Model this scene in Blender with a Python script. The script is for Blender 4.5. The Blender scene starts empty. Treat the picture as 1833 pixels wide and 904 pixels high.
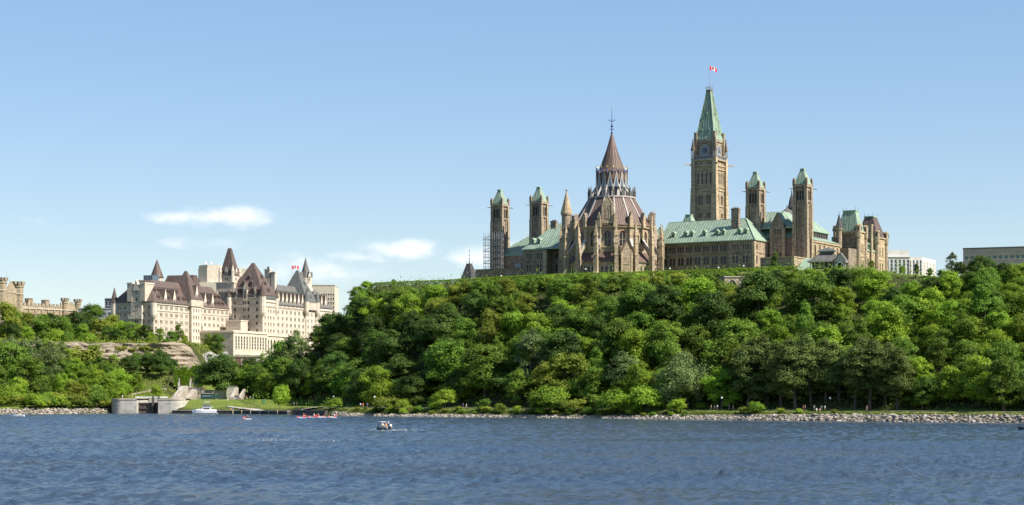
import bpy, math, random
import numpy as np
from mathutils import Vector, Matrix
R = math.radians
sc = bpy.context.scene
COL = sc.collection

# ------------------------------------------------------------------ camera
FPX = 3270.0            # focal length in pixels of the 1833 px wide photograph
HOR = 701.0             # row of the horizon
EYE = 9.0               # eye height above the river
cam_d = bpy.data.cameras.new('camera')
cam_d.sensor_width = 36.0
cam_d.lens = 36.0 * FPX / 1833.0
cam_d.shift_y = (HOR - 452.0) / 1833.0
cam_d.clip_start = 1.0
cam_d.clip_end = 60000.0
cam = bpy.data.objects.new('camera', cam_d)
cam.location = (0, 0, EYE)
cam.rotation_euler = (R(90), 0, 0)
COL.objects.link(cam)
sc.camera = cam

# ------------------------------------------------------------------ light and exposure
SUN_AZ = 26.0           # degrees behind the right hand side
SUN_EL = 45.0
to_sun = Vector((math.cos(R(SUN_AZ)) * math.cos(R(SUN_EL)), -math.sin(R(SUN_AZ)) * math.cos(R(SUN_EL)), math.sin(R(SUN_EL))))
sun_d = bpy.data.lights.new('sun', 'SUN')
sun_d.energy = 5.0
sun_d.angle = R(0.53)
sun_d.color = (1.0, 0.945, 0.86)
sun = bpy.data.objects.new('sun', sun_d)
sun.rotation_euler = (-to_sun).to_track_quat('-Z', 'Y').to_euler()
sun.location = (200, -60, 300)
COL.objects.link(sun)
sc.view_settings.view_transform = 'Standard'
sc.view_settings.look = 'None'
sc.view_settings.exposure = 0.84
sc.view_settings.gamma = 1.0
sc.view_settings.use_curve_mapping = False
sc.cycles.max_bounces = 6
sc.cycles.diffuse_bounces = 3
sc.cycles.glossy_bounces = 3
sc.cycles.transmission_bounces = 4
sc.cycles.caustics_reflective = False
sc.cycles.caustics_refractive = False
sc.cycles.sample_clamp_indirect = 6.0

world = bpy.data.worlds.new('World')
sc.world = world
world.use_nodes = True
def build_world():
    nt = world.node_tree
    nt.nodes.clear()
    N = nt.nodes.new
    L = nt.links.new
    out = N('ShaderNodeOutputWorld')
    bg = N('ShaderNodeBackground')
    bg.inputs['Strength'].default_value = 0.100
    sky = N('ShaderNodeTexSky')
    sky.sky_type = 'NISHITA'
    sky.sun_disc = False
    sky.sun_elevation = R(SUN_EL)
    sky.sun_rotation = math.atan2(to_sun.x, to_sun.y)
    sky.altitude = 100.0
    sky.air_density = 0.92
    sky.dust_density = 0.3
    sky.ozone_density = 2.4
    def M(op, a, b=None, c=None):
        m = N('ShaderNodeMath'); m.operation = op
        for i, v in enumerate((a, b, c)):
            if v is None: continue
            if isinstance(v, (int, float)): m.inputs[i].default_value = v
            else: L(v, m.inputs[i])
        return m.outputs[0]
    def sky_graded(c):
        a = N('ShaderNodeVectorMath'); a.operation = 'SCALE'; a.inputs['Scale'].default_value = 1 / 6.5; L(c, a.inputs[0])
        g = N('ShaderNodeGamma'); g.inputs['Gamma'].default_value = 0.52; L(a.outputs[0], g.inputs[0])
        h = N('ShaderNodeHueSaturation'); h.inputs['Saturation'].default_value = 1.62; h.inputs['Hue'].default_value = 0.508; L(g.outputs[0], h.inputs['Color'])
        b = N('ShaderNodeVectorMath'); b.operation = 'SCALE'; b.inputs['Scale'].default_value = 5.15; L(h.outputs[0], b.inputs[0])
        return b.outputs[0]
    tc = N('ShaderNodeTexCoord')
    sep = N('ShaderNodeSeparateXYZ')
    L(tc.outputs['Generated'], sep.inputs[0])
    az = M('ARCTAN2', sep.outputs[0], sep.outputs[1])
    el = M('ARCSINE', sep.outputs[2])
    comb = N('ShaderNodeCombineXYZ')
    L(M('MULTIPLY', az, 1.0), comb.inputs[0]); L(M('MULTIPLY', el, 1.7), comb.inputs[1])
    n1 = N('ShaderNodeTexNoise'); n1.inputs['Scale'].default_value = 46.0; n1.inputs['Detail'].default_value = 7.0; n1.inputs['Roughness'].default_value = 0.6
    L(comb.outputs[0], n1.inputs['Vector'])
    n2 = N('ShaderNodeTexNoise'); n2.inputs['Scale'].default_value = 14.0; n2.inputs['Detail'].default_value = 3.0
    L(comb.outputs[0], n2.inputs['Vector'])
    nz = M('ADD', M('MULTIPLY', n1.outputs[0], 0.62), M('MULTIPLY', n2.outputs[0], 0.5))
    # low summer clouds hanging over the far side of the town: azimuth, elevation, half width, half height (radians), weight
    clouds = [(-0.150, 0.0940, 0.031, 0.0055, 0.90), (-0.147, 0.0970, 0.015, 0.0042, 0.90), (-0.180, 0.0935, 0.020, 0.0036, 0.80), (-0.164, 0.0938, 0.022, 0.0042, 0.92),
              (-0.161, 0.0800, 0.024, 0.0030, 0.22), (-0.060, 0.0765, 0.026, 0.0060, 1.0), (-0.052, 0.0790, 0.013, 0.0050, 1.0), (-0.083, 0.0730, 0.022, 0.0040, 0.9),
              (-0.020, 0.0735, 0.022, 0.0070, 0.9), (-0.006, 0.0760, 0.018, 0.0060, 0.8), (-0.108, 0.0670, 0.040, 0.0075, 0.72), (-0.094, 0.0640, 0.032, 0.0060, 0.66),
              (-0.040, 0.0660, 0.030, 0.0040, 0.3), (-0.262, 0.0900, 0.014, 0.0030, 0.35)]
    tot = None
    for a0, e0, wa, we, wt in clouds:
        dx = M('DIVIDE', M('SUBTRACT', az, a0), wa)
        dy = M('DIVIDE', M('SUBTRACT', el, e0), we)
        r2 = M('ADD', M('MULTIPLY', dx, dx), M('MULTIPLY', dy, dy))
        f = M('MULTIPLY', M('SUBTRACT', 1.35, M('SQRT', r2)), wt)
        tot = f if tot is None else M('MAXIMUM', tot, f)
    den = M('ADD', M('MULTIPLY', tot, 0.62), M('SUBTRACT', M('MULTIPLY', nz, 1.9), 1.12))
    ramp = N('ShaderNodeMapRange'); ramp.interpolation_type = 'SMOOTHSTEP'
    ramp.inputs['From Min'].default_value = 0.02; ramp.inputs['From Max'].default_value = 0.78
    ramp.inputs['To Min'].default_value = 0.0; ramp.inputs['To Max'].default_value = 0.66
    L(M('MULTIPLY', den, M('GREATER_THAN', tot, 0.0)), ramp.inputs['Value'])
    shade = N('ShaderNodeMapRange')
    shade.inputs['From Min'].default_value = 0.35; shade.inputs['From Max'].default_value = 0.7
    L(n1.outputs[0], shade.inputs['Value'])
    cc = N('ShaderNodeMix'); cc.data_type = 'RGBA'
    cc.inputs['A'].default_value = (6.3, 6.45, 6.8, 1); cc.inputs['B'].default_value = (7.9, 7.75, 7.6, 1)
    L(shade.outputs[0], cc.inputs['Factor'])
    mix = N('ShaderNodeMix'); mix.data_type = 'RGBA'
    L(ramp.outputs[0], mix.inputs['Factor']); L(sky_graded(sky.outputs[0]), mix.inputs['A']); L(cc.outputs['Result'], mix.inputs['B'])
    L(mix.outputs['Result'], bg.inputs['Color'])
    L(bg.outputs[0], out.inputs[0])
build_world()

# ------------------------------------------------------------------ helpers
rng = np.random.default_rng(11)
random.seed(5)

def at(px, py, D):
    return Vector(((px - 916.5) / FPX * D, D, EYE + (HOR - py) / FPX * D))
def px_of(x, y): return 916.5 + FPX * x / y
def py_of(z, y): return HOR - FPX * (z - EYE) / y

class Frame:
    """A building's own axes: x along one front, y along the other."""
    def __init__(s, ox, oy, deg):
        s.ox, s.oy, s.deg = ox, oy, deg
        s.c, s.s = math.cos(R(deg)), math.sin(R(deg))
    def W(s, u, v): return (s.ox + s.c * u - s.s * v, s.oy + s.s * u + s.c * v)
    def U(s, px, v):
        r = (px - 916.5) / FPX
        return (r * (s.oy + s.c * v) - s.ox + s.s * v) / (s.c - r * s.s)
    def V(s, px, u):
        r = (px - 916.5) / FPX
        return (s.ox + s.c * u - r * (s.oy + s.s * u)) / (r * s.c + s.s)
    def D(s, u, v): return s.oy + s.s * u + s.c * v
    def Z(s, py, u, v): return EYE + (HOR - py) / FPX * s.D(u, v)

def root(name, label, cat, loc=(0, 0, 0), rz=0.0, group=None):
    o = bpy.data.objects.new(name, None)
    COL.objects.link(o)
    o.empty_display_size = 1.0
    o.location = loc
    o.rotation_euler = (0, 0, R(rz))
    tag(o, label, cat, group)
    return o
def tag(o, label=None, cat=None, group=None, kind=None):
    if label: o['label'] = label
    if cat: o['category'] = cat
    if group: o['group'] = group
    if kind: o['kind'] = kind
    return o
def link(name, me, parent=None, loc=None, rz=None):
    o = bpy.data.objects.new(name, me)
    COL.objects.link(o)
    if parent is not None: o.parent = parent
    if loc is not None: o.location = loc
    if rz is not None: o.rotation_euler = (0, 0, rz)
    return o
def copy_tree(o, parent=None):
    c = o.copy(); COL.objects.link(c); c.parent = parent
    for ch in o.children: copy_tree(ch, c)
    return c

class MB:
    """Collects faces in absolute heights and links them as one mesh (z taken relative to the thing's base)."""
    def __init__(s): s.v, s.f, s.m, s.mats = [], [], [], []
    def mi(s, mat):
        if mat not in s.mats: s.mats.append(mat)
        return s.mats.index(mat)
    def face(s, pts, mat):
        b = len(s.v); s.v += [tuple(p) for p in pts]
        s.f.append(tuple(range(b, b + len(pts)))); s.m.append(s.mi(mat))
    def grid(s, rings, mat, close=True, cap0=False, cap1=False, smooth=False):
        b = len(s.v); n = len(rings[0]); k = s.mi(mat)
        for r in rings: s.v += [tuple(p) for p in r]
        for i in range(len(rings) - 1):
            for j in range(n if close else n - 1):
                j2 = (j + 1) % n
                s.f.append((b + i * n + j, b + i * n + j2, b + (i + 1) * n + j2, b + (i + 1) * n + j)); s.m.append(k)
        if cap0: s.f.append(tuple(b + j for j in reversed(range(n)))); s.m.append(k)
        if cap1: s.f.append(tuple(b + (len(rings) - 1) * n + j for j in range(n))); s.m.append(k)
    def box(s, x0, x1, y0, y1, z0, z1, mat):
        s.frust((x0, x1, y0, y1), z0, (x0, x1, y0, y1), z1, mat)
    def frust(s, a, z0, b, z1, mat, cap0=True, cap1=True):
        ra = [(a[0], a[2], z0), (a[1], a[2], z0), (a[1], a[3], z0), (a[0], a[3], z0)]
        rb = [(b[0], b[2], z1), (b[1], b[2], z1), (b[1], b[3], z1), (b[0], b[3], z1)]
        s.grid([ra, rb], mat, True, cap0, cap1)
    def ngon(s, cx, cy, prof, n, mat, rot=0.0, cap0=True, cap1=True):
        rings = [[(cx + r * math.cos(rot + 2 * math.pi * i / n), cy + r * math.sin(rot + 2 * math.pi * i / n), z) for i in range(n)] for r, z in prof]
        s.grid(rings, mat, True, cap0, cap1)
    def beam(s, p, q, w, h, mat, up=(0, 0, 1)):
        p, q = Vector(p), Vector(q); d = (q - p).normalized(); upv = Vector(up)
        a = d.cross(upv)
        if a.length < 1e-4: a = Vector((1, 0, 0))
        a.normalize(); b = a.cross(d)
        c = [(-w / 2, -h / 2), (w / 2, -h / 2), (w / 2, h / 2), (-w / 2, h / 2)]
        s.grid([[p + a * x + b * y for x, y in c], [q + a * x + b * y for x, y in c]], mat, True, True, True)
    def tube(s, p, q, r0, r1, n, mat):
        p, q = Vector(p), Vector(q); d = (q - p).normalized()
        a = d.orthogonal().normalized(); b = d.cross(a)
        s.grid([[c + (a * math.cos(t) + b * math.sin(t)) * r for t in [2 * math.pi * i / n for i in range(n)]] for c, r in ((p, r0), (q, r1))], mat, True, True, True)
    def wall(s, p0, p1, z0, z1, ops, mat, depth=0.35):
        """A wall from p0 to p1 (outside on the right hand) with real openings ops = (s0, s1, za, zb)."""
        p0, p1 = Vector(p0), Vector(p1); d = p1 - p0; W = d.length; d.normalize()
        n = Vector((d.y, -d.x))
        def P(a, z, t=0.0): return (p0.x + d.x * a - n.x * t, p0.y + d.y * a - n.y * t, z)
        ops = [o for o in ops if o[0] > 0.02 and o[1] < W - 0.02 and o[2] > z0 + 0.01 and o[3] < z1 - 0.01]
        zs = sorted(set([z0, z1] + [round(o[2], 3) for o in ops] + [round(o[3], 3) for o in ops]))
        for k in range(len(zs) - 1):
            za, zb = zs[k], zs[k + 1]; zm = (za + zb) / 2
            cuts = sorted([(o[0], o[1]) for o in ops if o[2] < zm < o[3]])
            a = 0.0
            for c0, c1 in cuts + [(W, W)]:
                if c0 - a > 1e-4: s.face([P(a, za), P(c0, za), P(c0, zb), P(a, zb)], mat)
                a = c1
        for a0, a1, za, zb in ops:
            s.face([P(a0, za), P(a1, za), P(a1, za, depth), P(a0, za, depth)], mat)
            s.face([P(a0, zb, depth), P(a1, zb, depth), P(a1, zb), P(a0, zb)], mat)
            s.face([P(a0, za, depth), P(a0, zb, depth), P(a0, zb), P(a0, za)], mat)
            s.face([P(a1, za), P(a1, zb), P(a1, zb, depth), P(a1, za, depth)], mat)
            s.face([P(a0, za, depth + .25), P(a1, za, depth + .25), P(a1, zb, depth + .25), P(a0, zb, depth + .25)], mat)
    def mesh(s, name, zb=0.0):
        me = bpy.data.meshes.new(name)
        vv = [(x, y, z - zb) for x, y, z in s.v] if zb else s.v
        me.from_pydata(vv, [], s.f)
        for m in s.mats: me.materials.append(m)
        me.polygons.foreach_set('material_index', s.m)
        uv_metres(me)
        me.update()
        return me
    def build(s, name, parent=None, loc=None, rz=None, zb=None):
        if zb is None:
            p = parent; zb = 0.0
            while p is not None: zb += p.location.z; p = p.parent
        return link(name, s.mesh(name, zb), parent, loc, rz)

def uv_metres(me):
    """UV in metres: u level along the face, v up the face."""
    nl = len(me.loops)
    if nl == 0: return
    uv = me.uv_layers.new(name='metres')
    me.update()
    npoly = len(me.polygons)
    nrm = np.empty(npoly * 3, np.float32); me.polygons.foreach_get('normal', nrm); nrm = nrm.reshape(-1, 3)
    tot = np.empty(npoly, np.int32); me.polygons.foreach_get('loop_total', tot)
    li = np.empty(nl, np.int32); me.loops.foreach_get('vertex_index', li)
    co = np.empty(len(me.vertices) * 3, np.float32); me.vertices.foreach_get('co', co); co = co.reshape(-1, 3)
    pn = np.repeat(nrm, tot, axis=0); p = co[li]
    t = np.stack([-pn[:, 1], pn[:, 0], np.zeros(nl, np.float32)], 1)
    ln = np.linalg.norm(t, axis=1)
    flat = ln < 1e-3
    t[flat] = (1, 0, 0); ln[flat] = 1
    t /= ln[:, None]
    b = np.cross(pn, t)
    out = np.stack([(p * t).sum(1), (p * b).sum(1)], 1).astype(np.float32)
    uv.data.foreach_set('uv', out.ravel())

def np_mesh(name, verts, faces, mats=(), attr=None, smooth=False):
    """verts (N,3), faces (M,k) arrays."""
    me = bpy.data.meshes.new(name)
    k = faces.shape[1]
    me.vertices.add(len(verts)); me.vertices.foreach_set('co', np.ascontiguousarray(verts, np.float32).ravel())
    me.loops.add(faces.size); me.loops.foreach_set('vertex_index', np.ascontiguousarray(faces, np.int32).ravel())
    me.polygons.add(len(faces))
    me.polygons.foreach_set('loop_start', np.arange(0, faces.size, k, dtype=np.int32))
    if smooth: me.polygons.foreach_set('use_smooth', np.ones(len(faces), bool))
    for m in mats: me.materials.append(m)
    if attr is not None:
        a = me.attributes.new('var', 'FLOAT', 'FACE'); a.data.foreach_set('value', np.ascontiguousarray(attr, np.float32))
    me.update(calc_edges=True)
    return me

_lat = rng.random((256, 256)).astype(np.float64)
def vnoise(x, y):
    xi = np.floor(x).astype(int); yi = np.floor(y).astype(int)
    fx = x - xi; fy = y - yi
    fx = fx * fx * (3 - 2 * fx); fy = fy * fy * (3 - 2 * fy)
    g = lambda a, b: _lat[a & 255, b & 255]
    return (g(xi, yi) * (1 - fx) + g(xi + 1, yi) * fx) * (1 - fy) + (g(xi, yi + 1) * (1 - fx) + g(xi + 1, yi + 1) * fx) * fy
def fbm(x, y, o=4):
    s = 0; a = 0.5
    for i in range(o):
        s = s + a * vnoise(x + 17.3 * i, y - 9.1 * i); x = x * 2.03; y = y * 2.03; a *= 0.5
    return s
def sstep(a, b, x):
    t = np.clip((x - a) / (b - a), 0, 1); return t * t * (3 - 2 * t)

# ------------------------------------------------------------------ materials
class NT:
    def __init__(s, name, rough=0.8, spec=0.3):
        s.mat = bpy.data.materials.new(name); s.mat.use_nodes = True
        s.t = s.mat.node_tree; s.b = s.t.nodes['Principled BSDF']
        s.b.inputs['Roughness'].default_value = rough
        s.b.inputs['Specular IOR Level'].default_value = spec
    def n(s, kind, **kw):
        x = s.t.nodes.new(kind)
        for k, v in kw.items():
            if k in x.inputs: x.inputs[k].default_value = v
            else: setattr(x, k, v)
        return x
    def l(s, a, b): s.t.links.new(a, b)
    def coord(s, which='Object', scale=(1, 1, 1)):
        tc = s.n('ShaderNodeTexCoord'); mp = s.n('ShaderNodeMapping')
        mp.inputs['Scale'].default_value = scale
        s.l(tc.outputs[which], mp.inputs[0]); return mp.outputs[0]
    def noise(s, vec, scale, detail=4.0, rough=0.55):
        x = s.n('ShaderNodeTexNoise', Scale=scale, Detail=detail, Roughness=rough); s.l(vec, x.inputs['Vector']); return x.outputs[0]
    def ramp(s, val, stops):
        x = s.n('ShaderNodeValToRGB'); e = x.color_ramp.elements
        while len(e) < len(stops): e.new(0.5)
        for i, (p, c) in enumerate(stops): e[i].position = p; e[i].color = (*c, 1)
        s.l(val, x.inputs[0]); return x.outputs[0]
    def mix(s, a, b, f, mode='MIX'):
        x = s.n('ShaderNodeMix'); x.data_type = 'RGBA'; x.blend_type = mode
        for k, v in (('A', a), ('B', b)):
            if isinstance(v, tuple): x.inputs[k].default_value = (*v, 1)
            else: s.l(v, x.inputs[k])
        if isinstance(f, (int, float)): x.inputs['Factor'].default_value = f
        else: s.l(f, x.inputs['Factor'])
        return x.outputs['Result']
    def bump(s, val, strength, dist):
        x = s.n('ShaderNodeBump', Strength=strength, Distance=dist); s.l(val, x.inputs['Height']); s.l(x.outputs[0], s.b.inputs['Normal'])
    def col(s, c):
        if isinstance(c, tuple): s.b.inputs['Base Color'].default_value = (*c, 1)
        else: s.l(c, s.b.inputs['Base Color'])
        return s.mat

def m_plain(name, c, rough=0.7, spec=0.3, metal=0.0, var=0.12, scale=1.5):
    t = NT(name, rough, spec); t.b.inputs['Metallic'].default_value = metal
    v = t.coord('Object'); n = t.noise(v, scale, 4)
    d = tuple(x * (1 - var) for x in c); e = tuple(min(1, x * (1 + var)) for x in c)
    return t.col(t.ramp(n, [(0.3, d), (0.7, e)]))

def m_stone(name, light, mid, dark, bw=1.1, bh=0.42, soot=0.45, mortar=0.55):
    """Coursed masonry: each block its own tone, dark weathering in vertical streaks."""
    t = NT(name, 0.9, 0.15)
    uv = t.coord('UV')
    br = t.n('ShaderNodeTexBrick', Scale=1.0)
    br.inputs['Brick Width'].default_value = bw; br.inputs['Row Height'].default_value = bh
    br.inputs['Mortar Size'].default_value = 0.025; br.inputs['Bias'].default_value = 0.0
    br.inputs['Color1'].default_value = (0, 0, 0, 1); br.inputs['Color2'].default_value = (1, 1, 1, 1)
    br.inputs['Mortar'].default_value = (mortar, mortar, mortar, 1)
    t.l(uv, br.inputs['Vector'])
    n1 = t.noise(uv, 0.9, 5, 0.65)
    c = t.ramp(t.mix(br.outputs['Color'], n1, 0.55), [(0.22, dark), (0.5, mid), (0.78, light)])
    st = t.noise(t.coord('UV', (0.55, 0.09, 1)), 1.0, 5, 0.6)
    sm = t.ramp(st, [(0.42, (0, 0, 0)), (0.72, (1, 1, 1))])
    f = t.n('ShaderNodeMath', operation='MULTIPLY'); t.l(sm, f.inputs[0]); f.inputs[1].default_value = soot
    c = t.mix(c, tuple(x * 0.42 for x in dark), f.outputs[0])
    t.bump(br.outputs['Color'], 0.35, 0.05)
    return t.col(c)

def m_seam(name, c0, c1, c2, seam=0.62, rough=0.55, streak=0.5):
    """Standing seam sheet metal, seams running up the slope, weathered in streaks."""
    t = NT(name, rough, 0.35)
    uv = t.coord('UV')
    w = t.n('ShaderNodeTexWave', Scale=1.0 / (seam * 6.2832) * 3.1416, Distortion=0.0); w.wave_type = 'BANDS'; w.bands_direction = 'X'; w.wave_profile = 'SIN'
    t.l(uv, w.inputs['Vector'])
    wr = t.ramp(w.outputs['Fac'], [(0.80, (0, 0, 0)), (0.97, (1, 1, 1))])
    n = t.noise(t.coord('UV', (0.8, 0.12, 1)), 1.0, 5, 0.6)
    n2 = t.noise(uv, 0.25, 3)
    c = t.ramp(n, [(0.3, c0), (0.5, c1), (0.7, c2)])
    c = t.mix(c, c0, t.ramp(n2, [(0.45, (0, 0, 0)), (0.75, (streak, streak, streak))]))
    c = t.mix(c, tuple(x * 0.62 for x in c0), wr)
    t.bump(wr, 0.8, 0.12)
    return t.col(c)

def m_leaf(name, dark, mid, light, huevar=0.05):
    t = NT(name, 0.62, 0.22)
    at_ = t.n('ShaderNodeAttribute', attribute_name='var')
    oi = t.n('ShaderNodeObjectInfo')
    c = t.ramp(at_.outputs['Fac'], [(0.0, dark), (0.5, mid), (1.0, light)])
    hs = t.n('ShaderNodeHueSaturation')
    h = t.n('ShaderNodeMapRange'); h.inputs['To Min'].default_value = 0.5 - huevar; h.inputs['To Max'].default_value = 0.5 + huevar * 0.7
    t.l(oi.outputs['Random'], h.inputs['Value']); t.l(h.outputs[0], hs.inputs['Hue'])
    m2 = t.n('ShaderNodeMath', operation='FRACT'); m3 = t.n('ShaderNodeMath', operation='MULTIPLY'); m3.inputs[1].default_value = 7.31
    t.l(oi.outputs['Random'], m3.inputs[0]); t.l(m3.outputs[0], m2.inputs[0])
    v = t.n('ShaderNodeMapRange'); v.inputs['To Min'].default_value = 0.72; v.inputs['To Max'].default_value = 1.25
    t.l(m2.outputs[0], v.inputs['Value']); t.l(v.outputs[0], hs.inputs['Value'])
    t.l(c, hs.inputs['Color'])
    t.col(hs.outputs[0])
    tr = t.n('ShaderNodeBsdfTranslucent'); t.l(hs.outputs[0], tr.inputs['Color'])
    mx = t.n('ShaderNodeMixShader'); mx.inputs[0].default_value = 0.42
    out = t.t.nodes['Material Output']
    t.l(t.b.outputs[0], mx.inputs[1]); t.l(tr.outputs[0], mx.inputs[2]); t.l(mx.outputs[0], out.inputs['Surface'])
    return t.mat

SAND = m_stone('sandstone', (0.46, 0.365, 0.25), (0.335, 0.262, 0.18), (0.19, 0.148, 0.105))
SANDD = m_stone('sandstone_weathered_shaded', (0.35, 0.282, 0.21), (0.245, 0.196, 0.148), (0.125, 0.10, 0.077), soot=0.5)  # shaded copy of the sandstone: walls off the sun painted darker; weathered details too
SANDL = m_stone('sandstone_dressed_sunlit', (0.53, 0.42, 0.275), (0.42, 0.325, 0.205), (0.26, 0.20, 0.13), 1.6, 0.6, soot=0.25)  # trim stone; also walls and corners towards the sun, their light painted in
RUBBLE = m_stone('library_rubble', (0.47, 0.385, 0.275), (0.33, 0.265, 0.19), (0.17, 0.135, 0.10), 0.9, 0.4, soot=0.35)
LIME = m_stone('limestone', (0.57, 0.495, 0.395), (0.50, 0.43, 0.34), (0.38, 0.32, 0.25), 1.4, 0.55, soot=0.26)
LIMET = m_stone('limestone_trim_sunlit', (0.63, 0.56, 0.455), (0.565, 0.495, 0.395), (0.45, 0.385, 0.30), 1.8, 0.7, soot=0.2)  # trim stone; as a wall it paints the hotel's sun-facing fronts lighter
TAN = m_stone('tan_stone', (0.40, 0.325, 0.225), (0.33, 0.265, 0.18), (0.21, 0.165, 0.11), 1.2, 0.5, soot=0.3)
COPPER = m_seam('green_copper', (0.165, 0.235, 0.165), (0.275, 0.36, 0.255), (0.38, 0.465, 0.34), 2.0, 0.6, 0.8)
COPPERL = m_plain('green_copper_trim', (0.29, 0.385, 0.27), 0.6)
BROWN = m_seam('brown_copper', (0.084, 0.058, 0.047), (0.130, 0.090, 0.072), (0.175, 0.124, 0.10), 1.2)
BROWNL = m_seam('library_copper', (0.095, 0.060, 0.045), (0.145, 0.092, 0.068), (0.205, 0.132, 0.099), 1.5)
GREYR = m_seam('grey_slate_roof', (0.115, 0.105, 0.093), (0.16, 0.147, 0.13), (0.215, 0.20, 0.178), 0.5)
GREYG = m_seam('grey_green_roof', (0.105, 0.112, 0.098), (0.145, 0.15, 0.132), (0.19, 0.195, 0.172), 0.5)
DARKR = m_seam('dark_slate', (0.055, 0.05, 0.05), (0.085, 0.08, 0.08), (0.12, 0.11, 0.11), 0.4)
LEAD = m_plain('pale_lead', (0.40, 0.375, 0.335), 0.7)
GLASS = m_plain('window_glass', (0.022, 0.027, 0.034), 0.22, 0.5)
GLASSB = m_plain('sky_lit_glass', (0.10, 0.14, 0.18), 0.15, 0.6)
TEAL = m_plain('teal_glass', (0.06, 0.17, 0.17), 0.2, 0.6)
IRON = m_plain('dark_iron', (0.03, 0.03, 0.032), 0.6)
STEEL = m_plain('galvanised_steel', (0.36, 0.36, 0.37), 0.45, 0.5, 0.4)
BLUE = m_plain('blue_painted_iron', (0.045, 0.07, 0.22), 0.5)
GOLD = m_plain('gilt', (0.75, 0.50, 0.10), 0.35, 0.5, 0.6)
CONC = m_stone('concrete_blocks', (0.56, 0.52, 0.44), (0.47, 0.435, 0.365), (0.34, 0.31, 0.26), 2.2, 0.75, soot=0.45)
CONCL = m_stone('pale_concrete', (0.48, 0.43, 0.35), (0.39, 0.345, 0.275), (0.27, 0.235, 0.185), 2.6, 0.9, soot=0.5)
WHITE = m_plain('white_paint', (0.80, 0.80, 0.79), 0.4, 0.5, var=0.04)
WOOD = m_plain('old_timber', (0.09, 0.075, 0.06), 0.9)
REDP = m_plain('red_plastic', (0.62, 0.06, 0.045), 0.4, 0.5)

# ------------------------------------------------------------------ the lie of the land
PF = Frame(42.9, 785.0, -32.0)          # the parliament's axes, origin at the library's centre
PLAT = 55.8                             # level of the hilltop
_sx = np.array([-1500, -400, -260, -201, -176, -168, -157.5, -156, -146, -144.5, -139, -112, -89, -84, -71, -60, -3, 147, 300, 900.])
_sy = np.array([500, 655, 706, 728, 744, 757, 760, 784, 784, 760, 751.5, 745, 731, 717, 690, 680, 640, 525, 405, -60.])
def shore_y(x): return np.interp(x, _sx, _sy)
def shore_q(x, y):
    """distance inland from the water's edge"""
    return (y - shore_y(x)) * np.where(x > -130, 0.79, 0.95)
_cx = np.array([-700, -300, -235, -186, -165, -150, -144, -138])
_cy = np.array([800, 828, 842, 856, 864, 882, 925, 945])
def height(x, y):
    x = np.asarray(x, float); y = np.asarray(y, float)
    dx, dy = x - 42.9, y - 785.0
    u = PF.c * dx + PF.s * dy; v = -PF.s * dx + PF.c * dy
    q = shore_q(x, y)
    shore = np.interp(q, [-30, -6, 0, 1.0, 4.2, 9.0, 18], [-6, -2.0, -0.35, 0.3, 1.9, 3.0, 3.1])
    shore = np.where(q > 0, shore * (1 - (.42 - .42 * sstep(35, 130, x)) * sstep(7.5, 3.5, q) * (x > -62)), shore)
    plat = PLAT - 5.0 * sstep(110, 170, u)
    a = q - 18.0 - 15.0 * sstep(-28, -58, x); b = -36.0 - v - 7 * sstep(60, 10, np.abs(u + 3))
    t = np.where(b <= 0, 1.0, np.clip(a / np.maximum(a + b, 1e-3), 0, 1))
    t = np.where(a <= 0, 0.0, t)
    f = t * (1.22 - 0.22 * t)
    g = np.interp(u + 0.77 * (v + 30), [-215, -190, -165, -148, -134, -126, -114, -104], [0, .04, .22, .38, .52, .63, .86, 1.0])
    rough = (fbm(x / 22.0, y / 22.0, 3) - 0.45) * 5.0 * np.clip(t * (1 - t) * 6, 0, 1)
    za = (plat - 3.1) * f * g + rough * g
    # canal valley and the left hill with its cliff
    cl = np.interp(x, _cx, _cy)
    zv = 2.6 * sstep(757, 772, y) + 20.0 * sstep(800, 950, y)
    zl = 2.5 * sstep(757, 775, y) + 13.0 * sstep(790, 850, y) + 13.5 * sstep(0, 3.5, y - cl) + 12.0 * sstep(890, 990, y) * sstep(-190, -250, x)
    zl = np.where(y > cl, np.maximum(zl, 24.0), zl)
    wl = sstep(-146, -157, x)
    zb = zv * (1 - wl) + zl * wl
    zb = np.where(y > 905, np.maximum(zb, 23.5 * sstep(905, 950, y)), zb)
    return np.where(q < 18, shore + np.maximum(np.maximum(za, zb), 0) * (q > 0), 3.1 + np.maximum(za, zb))
def ground(x, y): return float(height(np.array([x]), np.array([y]))[0])
def on_ground(px, D, dz=0.0):
    x = (px - 916.5) / FPX * D
    return Vector((x, D, ground(x, D) + dz))

def m_terrain():
    t = NT('grass_and_leaf_litter', 0.95, 0.1)
    g = t.coord('Object')
    geo = t.n('ShaderNodeNewGeometry'); sep = t.n('ShaderNodeSeparateXYZ'); t.l(geo.outputs['Normal'], sep.inputs[0])
    n = t.noise(g, 0.10, 6, 0.65); n2 = t.noise(g, 0.9, 5, 0.7)
    grass = t.ramp(n, [(0.30, (0.085, 0.13, 0.022)), (0.52, (0.15, 0.19, 0.035)), (0.72, (0.24, 0.235, 0.065))])
    grass = t.mix(grass, (0.055, 0.085, 0.018), t.ramp(n2, [(0.45, (0, 0, 0)), (0.8, (0.7, 0.7, 0.7))]))
    litter = t.ramp(n2, [(0.3, (0.030, 0.038, 0.014)), (0.6, (0.055, 0.06, 0.022)), (0.8, (0.085, 0.075, 0.04))])
    sl = t.ramp(sep.outputs[2], [(0.93, (1, 1, 1)), (0.98, (0, 0, 0))])
    c = t.mix(grass, litter, sl)
    t.bump(n2, 0.6, 0.4)
    return t.col(c)
MT = m_terrain()

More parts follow.
